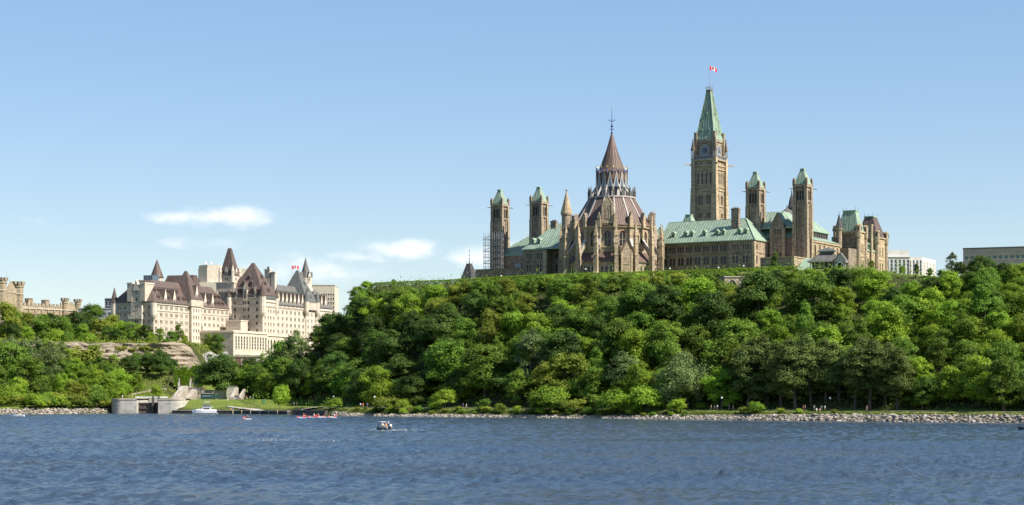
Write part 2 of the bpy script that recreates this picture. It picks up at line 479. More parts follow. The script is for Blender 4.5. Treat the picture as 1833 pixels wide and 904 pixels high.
def grid_mesh(name, xs, ys, zf, mat, smooth=True):
    X, Y = np.meshgrid(xs, ys)
    Z = zf(X, Y)
    v = np.stack([X.ravel(), Y.ravel(), Z.ravel()], 1)
    nx, ny = len(xs), len(ys)
    i = np.arange((nx - 1) * (ny - 1)); r = i // (nx - 1); c = i % (nx - 1); a = r * nx + c
    f = np.stack([a, a + 1, a + nx + 1, a + nx], 1)
    return v, f
xs = np.concatenate([np.arange(-900, -330, 12.), np.arange(-330, 300, 3.0), np.arange(300, 901, 12.)])
ys = np.concatenate([np.arange(330, 500, 8.), np.arange(500, 1000, 3.0), np.arange(1000, 1900, 12.)])
v, f = grid_mesh('hillside', xs, ys, height, MT)
tag(link('hillside', np_mesh('hillside', v, f, [MT], smooth=True)), kind='structure')
m = MB(); m.face([(-30000, 1888, 20), (30000, 1888, 20), (30000, 40000, 20), (-30000, 40000, 20)], MT)
m.face([(-30000, 1500, 3), (-900, 1500, 3), (-900, 1888, 20), (-30000, 1888, 20)], MT)
m.face([(900, 1500, 3), (30000, 1500, 3), (30000, 1888, 20), (900, 1888, 20)], MT)
tag(m.build('far_ground'), kind='structure')

# ------------------------------------------------------------------ the river
def m_water():
    t = NT('river_water', 0.09, 0.5)
    t.b.inputs['IOR'].default_value = 1.333
    g = t.coord('Object')
    n0 = t.noise(t.coord('Object', (0.012, 0.03, 1)), 1.0, 3)
    c = t.ramp(n0, [(0.35, (0.036, 0.064, 0.104)), (0.65, (0.046, 0.062, 0.080))])
    t.col(c)
    a = t.noise(t.coord('Object', (0.7, 1.4, 1)), 2.2, 5, 0.70)
    b = t.noise(t.coord('Object', (0.9, 1.6, 1)), 3.0, 3, 0.6)
    mm = t.n('ShaderNodeMath', operation='MULTIPLY_ADD'); t.l(b, mm.inputs[0]); mm.inputs[1].default_value = 0.35; t.l(a, mm.inputs[2])
    t.bump(mm.outputs[0], 0.95, 0.30)
    return t.mat
MW = m_water()
_wr = np.random.default_rng(4)
_waves = []
for i in range(34):
    lam = 1.05 * (3.2 / 1.05) ** _wr.random()
    th = R(-98) + _wr.normal(0, 0.85)
    k = 2 * math.pi / lam
    _waves.append((k * math.cos(th), k * math.sin(th), _wr.random() * 6.283, 0.0095 * lam))
def waves(X, Y):
    Z = np.zeros_like(X)
    wx = X + 1.6 * (vnoise(X / 6, Y / 6) - .5); wy = Y + 1.6 * (vnoise(X / 6 + 40, Y / 6) - .5)
    for kx, ky, p, a in _waves: Z += a * np.sin(kx * wx + ky * wy + p)
    Z = Z + 3.0 * (Z * Z - np.mean(Z * Z))
    gust = 0.35 + 1.30 * fbm(X / 70.0, Y / 24.0, 3)
    Z = Z * gust
    Z += 0.10 * (np.abs(vnoise(X / 2.1 + 7, Y / 1.2) - 0.5) * -2 + 0.5) * gust
    lee = sstep(0, 60, -shore_q(X, Y)) * 0.9 + 0.10
    return Z * lee - 0.02
pieces = []; off = 0; VV = []; FF = []
for xs, ys in ((np.arange(-130, 130.01, 0.52), np.arange(95, 330.01, 0.5)), (np.concatenate([np.arange(-330, -130, 1.2), np.arange(-130, 130.01, 1.04), np.arange(131.2, 330, 1.2)]), np.arange(330, 775, 1.05))):
    v, f = grid_mesh('w', xs, ys, waves, MW)
    VV.append(v); FF.append(f + off); off += len(v)
o = link('river', np_mesh('river', np.concatenate(VV), np.concatenate(FF), [MW], smooth=True)); tag(o, kind='structure')
m = MB()
for x0, x1, y0, y1 in ((-30000, 30000, -30000, 95), (-30000, -130, 95, 330), (130, 30000, 95, 330), (-30000, -330, 330, 1500), (330, 30000, 330, 1500)):
    m.face([(x0, y0, -0.03), (x1, y0, -0.03), (x1, y1, -0.03), (x0, y1, -0.03)], MW)
tag(m.build('river_reach'), kind='structure')

# ------------------------------------------------------------------ banks: boulders, path, cliff
def rocks(name, pts, sizes, mat, flat=0.62):
    t = (1 + 5 ** .5) / 2
    ico = np.array([(-1, t, 0), (1, t, 0), (-1, -t, 0), (1, -t, 0), (0, -1, t), (0, 1, t), (0, -1, -t), (0, 1, -t), (t, 0, -1), (t, 0, 1), (-t, 0, -1), (-t, 0, 1)], float) / 1.9
    fc = np.array([(0, 11, 5), (0, 5, 1), (0, 1, 7), (0, 7, 10), (0, 10, 11), (1, 5, 9), (5, 11, 4), (11, 10, 2), (10, 7, 6), (7, 1, 8), (3, 9, 4), (3, 4, 2), (3, 2, 6), (3, 6, 8), (3, 8, 9), (4, 9, 5), (2, 4, 11), (6, 2, 10), (8, 6, 7), (9, 8, 1)])
    n = len(pts)
    r = np.random.default_rng(len(pts))
    j = ico[None] * (1 + r.normal(0, 0.20, (n, 12, 1))) * (np.array([1.25, 1.0, flat]) * (1 + r.normal(0, .2, (n, 1, 3)))) * sizes[:, None, None]
    a = r.random(n) * 6.283; ca, sa = np.cos(a)[:, None], np.sin(a)[:, None]
    tilt = r.normal(0, .3, n)[:, None]
    x = j[..., 0] * ca - j[..., 1] * sa; y = j[..., 0] * sa + j[..., 1] * ca; z = j[..., 2] + j[..., 0] * tilt
    v = np.stack([x, y, z], 2) + pts[:, None, :]
    f = fc[None] + (np.arange(n) * 12)[:, None, None]
    me = np_mesh(name, v.reshape(-1, 3), f.reshape(-1, 3), [mat], attr=np.repeat(r.random(n), 20))
    return link(name, me)
def m_rock(name, c0, c1, c2):
    t = NT(name, 0.92, 0.2)
    a = t.n('ShaderNodeAttribute', attribute_name='var')
    n = t.noise(t.coord('Object'), 1.6, 5, 0.7)
    c = t.mix(t.ramp(a.outputs['Fac'], [(0.05, c0), (0.5, c1), (0.95, c2)]), t.ramp(n, [(0.35, c0), (0.7, c2)]), 0.4)
    t.bump(n, 0.7, 0.15)
    return t.col(c)
ROCK = m_rock('riprap_limestone', (0.14, 0.118, 0.094), (0.31, 0.272, 0.22), (0.44, 0.39, 0.32))
rx = rng.uniform(-68, 235, 15500)
rq = rng.uniform(0.0, 4.6, len(rx)) * (0.62 + 0.38 * sstep(0, 90, rx))
ry = shore_y(rx) + rq / 0.79
rz_ = height(rx, ry)
ok = (ry > 420)
o = rocks('bank_boulders', np.stack([rx, ry, rz_ + 0.05], 1)[ok], np.clip(rng.lognormal(-1.45, 0.6, ok.sum()), 0.10, 0.95) * (0.72 + .28 * sstep(20, 120, rx[ok])), ROCK, .5)
tag(o, 'pale broken limestone boulders lining the bank below the wooded hill', 'boulders', kind='stuff')
rx = rng.uniform(-300, -168, 4200); ry = shore_y(rx) + rng.uniform(-.3, 4.6, len(rx)); rz_ = height(rx, ry)
o = rocks('left_bank_boulders', np.stack([rx, ry, rz_ + 0.05], 1), np.clip(rng.lognormal(-1.4, 0.6, len(rx)), 0.10, 0.9), ROCK)
tag(o, 'pale broken rocks along the bank left of the canal lock', 'boulders', kind='stuff')

def ribbon(name, px_list, w, mat, dz=0.06):
    """a path laid on the ground along world points"""
    pts = [Vector(p) for p in px_list]; out = []
    for i in range(len(pts) - 1):
        n = max(2, int((pts[i + 1] - pts[i]).length / 3))
        for k in range(n): out.append(pts[i].lerp(pts[i + 1], k / n))
    out.append(pts[-1]); L = []; 
    for i, p in enumerate(out):
        d = (out[min(i + 1, len(out) - 1)] - out[max(i - 1, 0)]); d.normalize(); nn = Vector((-d.y, d.x))
        row = []
        for s in (-.5, -.17, .17, .5):
            q = p + nn * w * s; row.append((q.x, q.y, max(ground(q.x, q.y), ground(p.x, p.y)) + dz))
        L.append(row)
    m = MB(); m.grid(L, mat, close=False)
    return tag(m.build(name), kind='structure')
PATHM = m_plain('gravel_path', (0.40, 0.37, 0.32), 0.95, 0.1, scale=0.8)
sp = []
for x in list(range(-62, 250, 12)):
    sp.append((x + 6.1 * .6, shore_y(x) + 10.5))
ribbon('riverside_path', [(-118, 757), (-104, 744), (-86, 722), (-70, 704)] + sp, 2.6, PATHM)

def m_cliff():
    t = NT('layered_limestone', 0.95, 0.1)
    g = t.coord('Object', (0.10, 0.10, 1.7)); n = t.noise(g, 1.0, 6, 0.7)
    n2 = t.noise(t.coord('Object'), 0.35, 5, 0.7)
    c = t.ramp(n, [(0.30, (0.09, 0.072, 0.052)), (0.42, (0.25, 0.205, 0.15)), (0.60, (0.35, 0.295, 0.22)), (0.75, (0.17, 0.14, 0.10))])
    c = t.mix(c, (0.16, 0.13, 0.10), t.ramp(n2, [(0.5, (0, 0, 0)), (0.75, (0.8, 0.8, 0.8))]))
    t.bump(n, 0.9, 0.5)
    return t.col(c)
CLIFF = m_cliff()
def build_cliff():
    xs_ = np.arange(-300, -149.5, 0.6); zs_ = np.arange(0, 1.0001, 1 / 48.)
    y0 = np.interp(xs_, _cx, _cy)
    S, T = np.meshgrid(np.arange(len(xs_)), zs_)
    X = xs_[S]; Y0 = y0[S]
    zt = height(X, Y0 + 4.5) + 0.4 + 4.0 * (fbm(X / 7.0, X * 0 + 2.2, 3) - .5); zb = height(X, Y0 - 6.0) - 1.0
    Z = zb + (zt - zb) * T
    ledge = vnoise(X * 0.03, np.floor(Z / 1.15) * 3.7 + .5) * 1.5
    Y = Y0 - 5.2 + 3.0 * T + ledge * 1.3 + 3.0 * (fbm(X / 4.5, Z / 2.2, 4) - .5) + 4.0 * (vnoise(X / 11, Z / 40.) - .5)
    rw = np.floor(Z / 0.95 + .6 * vnoise(X / 9., Z * 0)); bl = _lat[(np.floor(X / 2.3 + rw * 3.37 + 1.5 * vnoise(X / 5., rw * 2.1)).astype(int)) & 255, rw.astype(int) & 255]
    Y = Y + 0.9 * (bl - .5) + 1.6 * (fbm(X / 1.7, Z / 1.1, 3) - .45)
    v = np.stack([X.ravel(), Y.ravel(), Z.ravel()], 1); nx = len(xs_); ny = len(zs_)
    i = np.arange((nx - 1) * (ny - 1)); r = i // (nx - 1); c = i % (nx - 1); a = r * nx + c
    f = np.stack([a, a + 1, a + nx + 1, a + nx], 1)
    tag(link('cliff', np_mesh('cliff', v, f, [CLIFF])), kind='structure')
build_cliff()

# ------------------------------------------------------------------ windows, roofs, small stonework
_wc = {}
BLIND = m_plain('window_with_blind', (0.20, 0.17, 0.13), 0.4, 0.5)
def arch_pts(w, h, spring, n=4):
    """pointed arch outline from left spring over the apex to the right spring"""
    L = []
    for i in range(n + 1):
        t = i / n; L.append((-w / 2 + (w / 2) * (1 - math.cos(t * math.pi / 2.0)) ** 0.9, spring + (h - spring) * math.sin(t * math.pi / 2) ** 1.05))
    return L + [(-x, z) for x, z in reversed(L[:-1])]
def win_mesh(kind, w, h, trim, glass, key=None):
    k = (kind, round(w, 2), round(h, 2), trim.name, glass.name)
    if k in _wc: return _wc[k]
    m = MB(); t = min(0.16, w * 0.09)
    def lancet(cx, w, h):
        sp = h * 0.62; a = arch_pts(w, h, sp)
        m.face([(cx - w / 2, .3, 0), (cx + w / 2, .3, 0)] + [(cx + x, .3, z) for x, z in reversed(a)], glass)
        top = [(cx - w / 2, -.05, sp)] + [(cx + x, -.05, z) for x, z in a[1:-1]] + [(cx + w / 2, -.05, sp)]
        mid = len(a) // 2
        m.face([(cx - w / 2, -.05, h)] + [(cx + x, -.05, z) for x, z in reversed(a[:mid + 1])][0:] , trim)
        m.face([(cx + w / 2, -.05, h)] + [(cx + x, -.05, z) for x, z in reversed(a[mid:])], trim)
        for i in range(len(a) - 1):
            (x0, z0), (x1, z1) = a[i], a[i + 1]
            m.face([(cx + x0, -.05, z0), (cx + x1, -.05, z1), (cx + x1, .3, z1), (cx + x0, .3, z0)], trim)
        for sx in (-1, 1): m.box(cx + sx * w / 2 - (t if sx > 0 else 0), cx + sx * w / 2 + (0 if sx > 0 else t), -.05, .3, 0, sp, trim)
    if kind == 'lancet':
        lancet(0, w, h)
        if w > 1.8:
            m.box(-.09, .09, .05, .3, 0, h * .86, trim); m.box(-w / 2, w / 2, .1, .3, h * .42, h * .42 + .12, trim)
    elif kind == 'twin':
        lancet(-w / 4, w / 2, h); lancet(w / 4, w / 2, h)
    elif kind == 'triple':
        for i in (-1, 0, 1): lancet(i * w / 3, w / 3, h)
    else:
        m.face([(-w / 2, .3, 0), (w / 2, .3, 0), (w / 2, .3, h), (-w / 2, .3, h)], glass)
        for x0, x1, z0, z1 in ((-w / 2, -w / 2 + t, 0, h), (w / 2 - t, w / 2, 0, h), (-w / 2 + t, w / 2 - t, 0, t), (-w / 2 + t, w / 2 - t, h - t, h)):
            m.box(x0, x1, .02, .3, z0, z1, trim)
        if kind == 'pair': m.box(-.17, .17, .0, .3, t, h - t, trim)
        if kind in ('pair', 'rect') and h > 1.6: m.box(-w / 2 + t, w / 2 - t, .2, .3, h * .55, h * .55 + .06, trim)
        if kind == 'slot':
            for i in range(1, 4): m.box(-w / 2 + t, w / 2 - t, .14, .3, h * i / 4 - .1, h * i / 4 + .1, trim)
    m.box(-w / 2 - .12, w / 2 + .12, -.14, .02, -.22, -.003, trim)
    me = m.mesh('window'); _wc[k] = me
    return me
def facade(mb, parent, p0, p1, z0, z1, wins, mat, trim=None, glass=None, depth=0.35):
    """wins: (kind, centre along the wall, sill height, width, height); cuts the openings and hangs each window as a part."""
    trim = trim or SANDL; glass = glass or GLASS
    p0v, p1v = Vector(p0), Vector(p1); d = (p1v - p0v); W = d.length; d.normalize(); ang = math.atan2(d.y, d.x)
    ops = []
    p = parent; zb = 0.0
    while p is not None: zb += p.location.z; p = p.parent
    for kind, c, s, w, h in wins:
        if c - w / 2 < 0.1 or c + w / 2 > W - 0.1: continue
        ops.append((c - w / 2, c + w / 2, s, s + h))
        q = p0v + d * c
        gl = BLIND if glass is GLASS and trim is LIMET and random.random() < .28 else glass
        link('window', win_mesh(kind, w, h, trim, gl), parent, (q.x, q.y, s - zb), ang)
    mb.wall(p0, p1, z0, z1, ops, mat, depth)
def hip(mb, x0, x1, y0, y1, z0, z1, hx0, hx1, hy0, hy1, mat, fascia=0.35, trim=None):
    """hipped roof: eave rectangle to ridge rectangle set in by hx0, hx1, hy0, hy1."""
    mb.frust((x0, x1, y0, y1), z0, (x0 + hx0, x1 - hx1, y0 + hy0, y1 - hy1), z1, mat)
    mb.box(x0 + .02, x1 - .02, y0 + .02, y1 - .02, z0 - fascia, z0 - .002, trim or mat)
def dormer_mesh(w, h, dep, wall, roof, glass=None, spike=0.0):
    k = ('dormer', w, h, dep, wall.name, roof.name, spike)
    if k in _wc: return _wc[k]
    m = MB(); g = glass or GLASS
    m.box(-w / 2, w / 2, 0, dep, -0.6, h, wall)
    m.box(-w * .28, w * .28, -.04, .05, h * .12, h * .86, g)
    m.box(-.06, .06, -.07, .0, h * .12, h * .86, wall)
    e = w * .14; gh = h + w * .75 + spike
    A = [(-w / 2 - e, -.15, h), (w / 2 + e, -.15, h), (0, -.15, gh)]; B = [(x, dep + .4, z) for x, y, z in A]
    m.face(A, wall if spike else roof); m.face([A[1], B[1], B[2], A[2]], roof); m.face([B[0], A[0], A[2], B[2]], roof); m.face([A[0], B[0], B[1], A[1]], roof)
    me = m.mesh('dormer'); _wc[k] = me
    return me
def pinnacle(m, x, y, z0, z1, w, mat, cap=None):
    h = z1 - z0
    m.box(x - w / 2, x + w / 2, y - w / 2, y + w / 2, z0, z0 + h * .42, mat)
    m.box(x - w * .62, x + w * .62, y - w * .62, y + w * .62, z0 + h * .42 + .003, z0 + h * .48, cap or mat)
    m.frust((x - w * .5, x + w * .5, y - w * .5, y + w * .5), z0 + h * .48 + .003, (x - .06, x + .06, y - .06, y + .06), z1 - .3, mat)
    m.ngon(x, y, [(.05, z1 - .35), (.22, z1 - .2), (.05, z1)], 6, mat)
def cren(m, x0, x1, y0, y1, z, h, mat, n=3):
    """battlements round a rectangle"""
    for (a, b, c, d, k) in ((x0, x1, y0, y0, 0), (x0, x1, y1, y1, 0), (x0, x0, y0, y1, 1), (x1, x1, y0, y1, 1)):
        for i in range(n):
            t0, t1 = (i + .1) / n, (i + .7) / n
            if k == 0: m.box(a + (b - a) * t0, a + (b - a) * t1, c - .25, c + .25, z, z + h, mat)
            else: m.box(a - .248, a + .248, c + (d - c) * t0, c + (d - c) * t1, z, z + h - .003, mat)

# ------------------------------------------------------------------ the round library
def library():
    T = root('library_building', 'round many-sided stone library with brown conical roof and flying buttresses', 'library', (42.9, 785.0, PLAT - .8), -32.0)
    zb = PLAT - .8
    A = [R(11.25 + 22.5 * k) for k in range(16)]
    pol = lambda r, a: (r * math.cos(a), r * math.sin(a))
    ZL, ZA, ZE, ZR = 63.4, 67.5, 79.0, 91.5
    lo = MB(); up = MB(); lan = MB()
    for k in range(16):
        a0, a1 = A[k], A[(k + 1) % 16]
        p, q = pol(20.3, a0), pol(20.3, a1); W = (Vector(q) - Vector(p)).length
        facade(lo, T, p, q, zb, ZL, [('lancet', W / 2 + i * 1.9, 58.5, 1.15, 3.4) for i in (-1, 0, 1)], RUBBLE, SANDL)
        p, q = pol(16.5, a0), pol(16.5, a1); W = (Vector(q) - Vector(p)).length
        facade(up, T, p, q, ZA - .6, ZE, [('lancet', W / 2, 70.3, 3.0, 6.6)], RUBBLE, SANDL)
        p, q = pol(6.1, a0), pol(6.1, a1); W = (Vector(q) - Vector(p)).length
        facade(lan, T, p, q, ZR, 99.6, [('lancet', W / 2, 92.6, 1.35, 5.8)], LEAD, LEAD)
    lo.ngon(0, 0, [(20.55, 62.9), (20.7, 63.1), (20.7, 63.5), (20.4, 63.6)], 16, SANDL, R(11.25), False, False)
    lo.ngon(0, 0, [(20.5, 57.6), (20.5, 58.1)], 16, SANDL, R(11.25), False, False)
    up.ngon(0, 0, [(16.7, 69.6), (16.75, 69.75), (16.75, 70.05), (16.55, 70.1)], 16, SANDL, R(11.25), False, False)
    up.ngon(0, 0, [(16.8, 77.9), (17.2, 78.3), (17.3, 78.9), (16.6, 79.0)], 16, SANDL, R(11.25), False, False)
    lo.build('aisle_wall', T); up.build('drum_wall', T); lan.build('lantern_wall', T)
    # pointed red sandstone hoods over the drum windows
    hm = MB(); RED = m_plain('red_sandstone', (0.40, 0.20, 0.12), 0.9)
    w, h, sp = 3.5, 7.1, 4.2
    o_, i_ = arch_pts(w, h, sp), arch_pts(3.0, 6.6, 4.1)
    for i in range(len(o_) - 1):
        (x0, z0), (x1, z1), (x2, z2), (x3, z3) = o_[i], o_[i + 1], i_[i + 1], i_[i]
        hm.face([(x0, -.12, z0), (x1, -.12, z1), (x2, -.12, z2), (x3, -.12, z3)], RED)
        hm.face([(x0, .1, z0), (x1, .1, z1), (x1, -.12, z1), (x0, -.12, z0)], RED)
    me = hm.mesh('window_hood')
    for k in range(16):
        a = A[k] + R(11.25); r = 16.5 * math.cos(R(11.25))
        link('window_hood', me, T, (r * math.cos(a), r * math.sin(a), 70.3 - zb), a + R(90))
    m = MB(); m.ngon(0, 0, [(20.9, ZL - .1), (20.9, ZL + .1), (16.4, ZA + .4)], 16, BROWNL, R(11.25), True, False); m.build('aisle_roof', T)
    m = MB(); m.ngon(0, 0, [(17.5, 78.95), (17.6, 79.25), (16.5, 80.9), (10.1, ZR), (9.9, ZR + .4)], 16, BROWNL, R(11.25), True, True); m.build('main_roof', T)
    m = MB(); m.ngon(0, 0, [(10.2, ZR + .1), (10.45, ZR + .2), (10.45, ZR + .75), (10.0, ZR + .8)], 16, LEAD, R(11.25)); m.build('roof_gallery', T)
    m = MB(); m.ngon(0, 0, [(6.45, 99.4), (6.7, 99.5), (6.55, 103.0), (5.5, 104.3), (2.45, 112.6), (0.5, 119.4), (0.3, 120.0)], 16, BROWNL, R(11.25)); m.build('spire', T)
    # ribs up the roof corners
    m = MB(); m.beam((17.5, 0, 79.45), (16.55, 0, 81.0), .55, .28, LEAD); m.beam((16.55, 0, 81.0), (10.1, 0, ZR + .1), .55, .3, LEAD)
    rib = m.mesh('rib', zb)
    m = MB()    # buttress: battered pier, flying arm, pinnacle
    m.frust((20.6, 24.0, -.95, .95), zb, (20.6, 23.2, -.85, .85), 59.5, SANDL); m.frust((20.7, 23.0, -.85, .85), 59.5, (20.9, 22.8, -.75, .75), 66.0, SAND)
    m.box(20.75, 22.95, -.88, .88, 66.0, 66.5, SANDL); m.box(21.0, 22.7, -.72, .72, 66.5, 71.0, SANDL); m.box(20.85, 22.85, -.85, .85, 71.0, 71.4, SANDL)
    m.frust((21.05, 22.65, -.7, .7), 71.4, (21.25, 22.45, -.5, .5), 74.2, SANDL)
    m.frust((21.0, 22.7, -.75, .75), 74.2, (21.8, 21.9, -.06, .06), 80.0, SANDL); m.ngon(21.85, 0, [(.1, 79.7), (.3, 80.1), (.08, 80.6)], 6, SANDL)
    a = [(20.9, 65.9), (20.9, 67.7), (16.3, 74.6), (16.3, 72.4)]
    for s in (-1, 1): m.face([(x, s * .55, z) for x, z in (a if s < 0 else reversed(a))], RUBBLE)
    for i in range(4): (x0, z0), (x1, z1) = a[i], a[(i + 1) % 4]; m.face([(x0, -.55, z0), (x0, .55, z0), (x1, .55, z1), (x1, -.55, z1)], SANDL)
    m.beam((21.0, 0, 67.8), (16.35, 0, 74.75), 1.35, .28, LEAD)
    but = m.mesh('buttress', zb)
    m = MB()    # drum corner pilaster ending in a gabled cap above the eaves
    m.box(16.3, 17.5, -.55, .55, 68.5, 78.2, SANDL); m.box(16.4, 18.2, -.85, .85, 78.2, 79.6, SANDL)
    m.box(16.6, 18.0, -.7, .7, 79.6, 82.0, SANDL)
    for y0, y1 in ((-.85, .85),): m.face([(18.1, y0, 82.0), (18.1, y1, 82.0), (18.1, 0, 84.6)], SANDL); m.face([(16.2, y1, 82.0), (16.2, y0, 82.0), (16.2, 0, 84.6)], SANDL)
    m.face([(18.1, -.85, 82.0), (18.1, 0, 84.6), (16.2, 0, 84.6), (16.2, -.85, 82.0)], SANDD); m.face([(18.1, .85, 82.0), (16.2, .85, 82.0), (16.2, 0, 84.6), (18.1, 0, 84.6)], SANDD)
    cap = m.mesh('corner_pilaster', zb)
    m = MB(); m.beam((9.7, 0, 92.3), (6.2, 0, 97.6), .42, .7, LEAD); strut = m.mesh('lantern_strut', zb)
    m = MB(); pinnacle(m, 10.0, 0, ZR + .5, 97.0, .75, GREYR); rp = m.mesh('gallery_pinnacle', zb)
    m = MB()    # lantern gable over each window, with blue and gilt tip
    r = 6.75; c = r * math.sin(R(11.25)) * .98
    m.face([(r, -c, 96.4), (r, c, 96.4), (r, 0, 103.2)], LEAD); 
    m.face([(r + .12, -c, 96.4), (r + .12, -c * .62, 96.4), (r + .12, 0, 101.7), (r + .12, 0, 103.4)], LEAD); m.face([(r + .12, c * .62, 96.4), (r + .12, c, 96.4), (r + .12, 0, 103.4), (r + .12, 0, 101.7)], LEAD)
    m.face([(r + .13, -c * .6, 96.45), (r + .13, c * .6, 96.45), (r + .13, 0, 101.3)], GLASSB)
    m.face([(r + .12, -c, 96.4), (r + .12, 0, 103.4), (5.8, 0, 103.4), (5.8, -c, 96.4)], BROWNL); m.face([(r + .12, c, 96.4), (5.8, c, 96.4), (5.8, 0, 103.4), (r + .12, 0, 103.4)], BROWNL)
    lg = m.mesh('lantern_gable', zb)
    m = MB(); m.ngon(6.75, 0, [(.10, 102.2), (.2, 103.6), (.2, 104.1), (.08, 104.5)], 6, BLUE); m.ngon(6.75, 0, [(.1, 104.6), (.26, 104.85), (.1, 105.1), (.03, 106.2)], 6, GOLD); ft = m.mesh('gilt_finial', zb)
    for k in range(16):
        for nm, me in (('rib', rib), ('buttress', but), ('corner_pilaster', cap), ('lantern_strut', strut), ('gallery_pinnacle', rp), ('gilt_finial', ft)):
            link(nm, me, T, (0, 0, 0), A[k])
        link('lantern_gable', lg, T, (0, 0, 0), A[k] + R(11.25))
    m = MB()
    m.ngon(0, 0, [(.35, 119.6), (.5, 120.2), (.25, 120.6), (.22, 122.6), (.75, 123.0), (.3, 123.4), (.14, 124.6), (.12, 127.2), (.05, 131.2), (.02, 131.8)], 8, BLUE)
    for a in range(4):
        x, y = math.cos(a * math.pi / 2 + .4), math.sin(a * math.pi / 2 + .4)
        m.beam((0, 0, 124.9), (x * 1.25, y * 1.25, 125.6), .16, .22, BLUE); m.ngon(x * 1.25, y * 1.25, [(.05, 125.4), (.24, 125.7), (.05, 126.2)], 6, BLUE)
        m.beam((0, 0, 121.5), (x * .95, y * .95, 121.9), .14, .2, BLUE)
    m.ngon(0, 0, [(.05, 130.6), (.28, 130.9), (.05, 131.2)], 8, GOLD)
    m.build('spire_finial', T)
    # stone gable on the roof, porch below
    def gable(name, ang, r, w, z0, z1, zt, dep, niche):
        m = MB(); nx = r
        m.box(nx - dep, nx, -w / 2, w / 2, z0, z1, SAND)
        m.face([(nx, -w / 2 - .25, z1), (nx, w / 2 + .25, z1), (nx, 0, zt)], SAND); m.face([(nx - dep, w / 2 + .25, z1), (nx - dep, -w / 2 - .25, z1), (nx - dep, 0, zt)], SAND)
        m.face([(nx + .1, -w / 2 - .25, z1), (nx + .1, 0, zt + .1), (nx - dep, 0, zt + .1), (nx - dep, -w / 2 - .25, z1)], SANDL); m.face([(nx + .1, w / 2 + .25, z1), (nx - dep, w / 2 + .25, z1), (nx - dep, 0, zt + .1), (nx + .1, 0, zt + .1)], SANDL)
        m.box(nx - .2, nx + .25, -w / 2 - .3, w / 2 + .3, z0 - .4, z0 + .5, SANDL)
        m.box(nx - .2, nx + .2, -w / 2 - .2, -w / 2 + .5, z0, z1 + .6, SANDL); m.box(nx - .2, nx + .2, w / 2 - .5, w / 2 + .2, z0, z1 + .6, SANDL)
        o = m.build(name, T, (0, 0, 0), ang)
        for kind, y, z, ww, hh in niche:
            link('window', win_mesh(kind, ww, hh, SANDL, GLASS), o, (nx + .06, y, z - zb), R(90))
        return o
    gable('roof_gable', R(-67.5), 16.9, 4.4, 80.2, 87.5, 91.6, 4.5, [('lancet', 0, 82.2, 1.5, 4.2)])
    o = gable('porch_gable', R(-45), 22.6, 4.6, zb, 66.5, 72.0, 3.0, [('twin', 0, 58.4, 2.2, 2.6), ('twin', 0, 62.4, 2.2, 2.8)])
    # round stair turret and the passage roof towards the main building
    tu, tv = PF.U(1014, 8.0), 8.0
    m = MB()
    m.ngon(tu, tv, [(2.3, zb), (2.3, 76.0), (2.5, 76.2), (2.5, 76.7), (2.15, 76.9), (2.15, 86.6), (2.45, 86.9), (2.45, 87.5), (2.2, 87.6)], 14, RUBBLE)
    m.ngon(tu, tv, [(2.2, 76.15), (2.56, 76.3), (2.56, 76.6), (2.2, 76.75)], 14, SANDL); m.ngon(tu, tv, [(2.1, 86.7), (2.52, 86.95), (2.52, 87.45), (2.1, 87.55)], 14, SANDL)
    o = m.build('stair_turret', T)
    m = MB(); prof = [(2.65, 87.5)]
    for i in range(9): prof += [(2.6 - .265 * i, 87.6 + 1.05 * i), (2.48 - .265 * i, 88.6 + 1.05 * i)]
    m.ngon(tu, tv, prof + [(.12, 97.1), (.12, 98.6)], 14, SANDL)
    m.box(tu - .6, tu + .6, tv - .12, tv + .12, 97.6, 97.95, SANDL)
    m.build('turret_cone', o)
    link('window', win_mesh('lancet', .7, 2.2, SANDL, GLASS), o, (tu + .35, tv - 2.2, 79.8 - zb), 0.2)
    m = MB(); m.box(tu, -12, 4.5, 12.5, zb, 80.6, RUBBLE); m.build('passage_wall', T)
    m = MB(); hip(m, tu, -12, 4.0, 13.0, 80.6, 83.8, 0, 0, 4.3, 4.3, BROWNL)
    for i in range(9): m.box(tu + 1 + i * 1.4, tu + 1.1 + i * 1.4, 8.4, 8.6, 83.8, 84.6, IRON)
    m.build('passage_roof', T)
    cu = PF.U(1168, 6.0)
    m = MB(); m.box(cu - 1.4, cu + 1.4, 4.6, 7.4, zb, 80.0, RUBBLE); m.ngon(cu, 6.0, [(1.25, 80.0), (1.25, 84.6), (1.4, 84.8), (1.3, 85.2), (.7, 85.9)], 12, SANDD); m.build('chimney', T)
    return T
library()

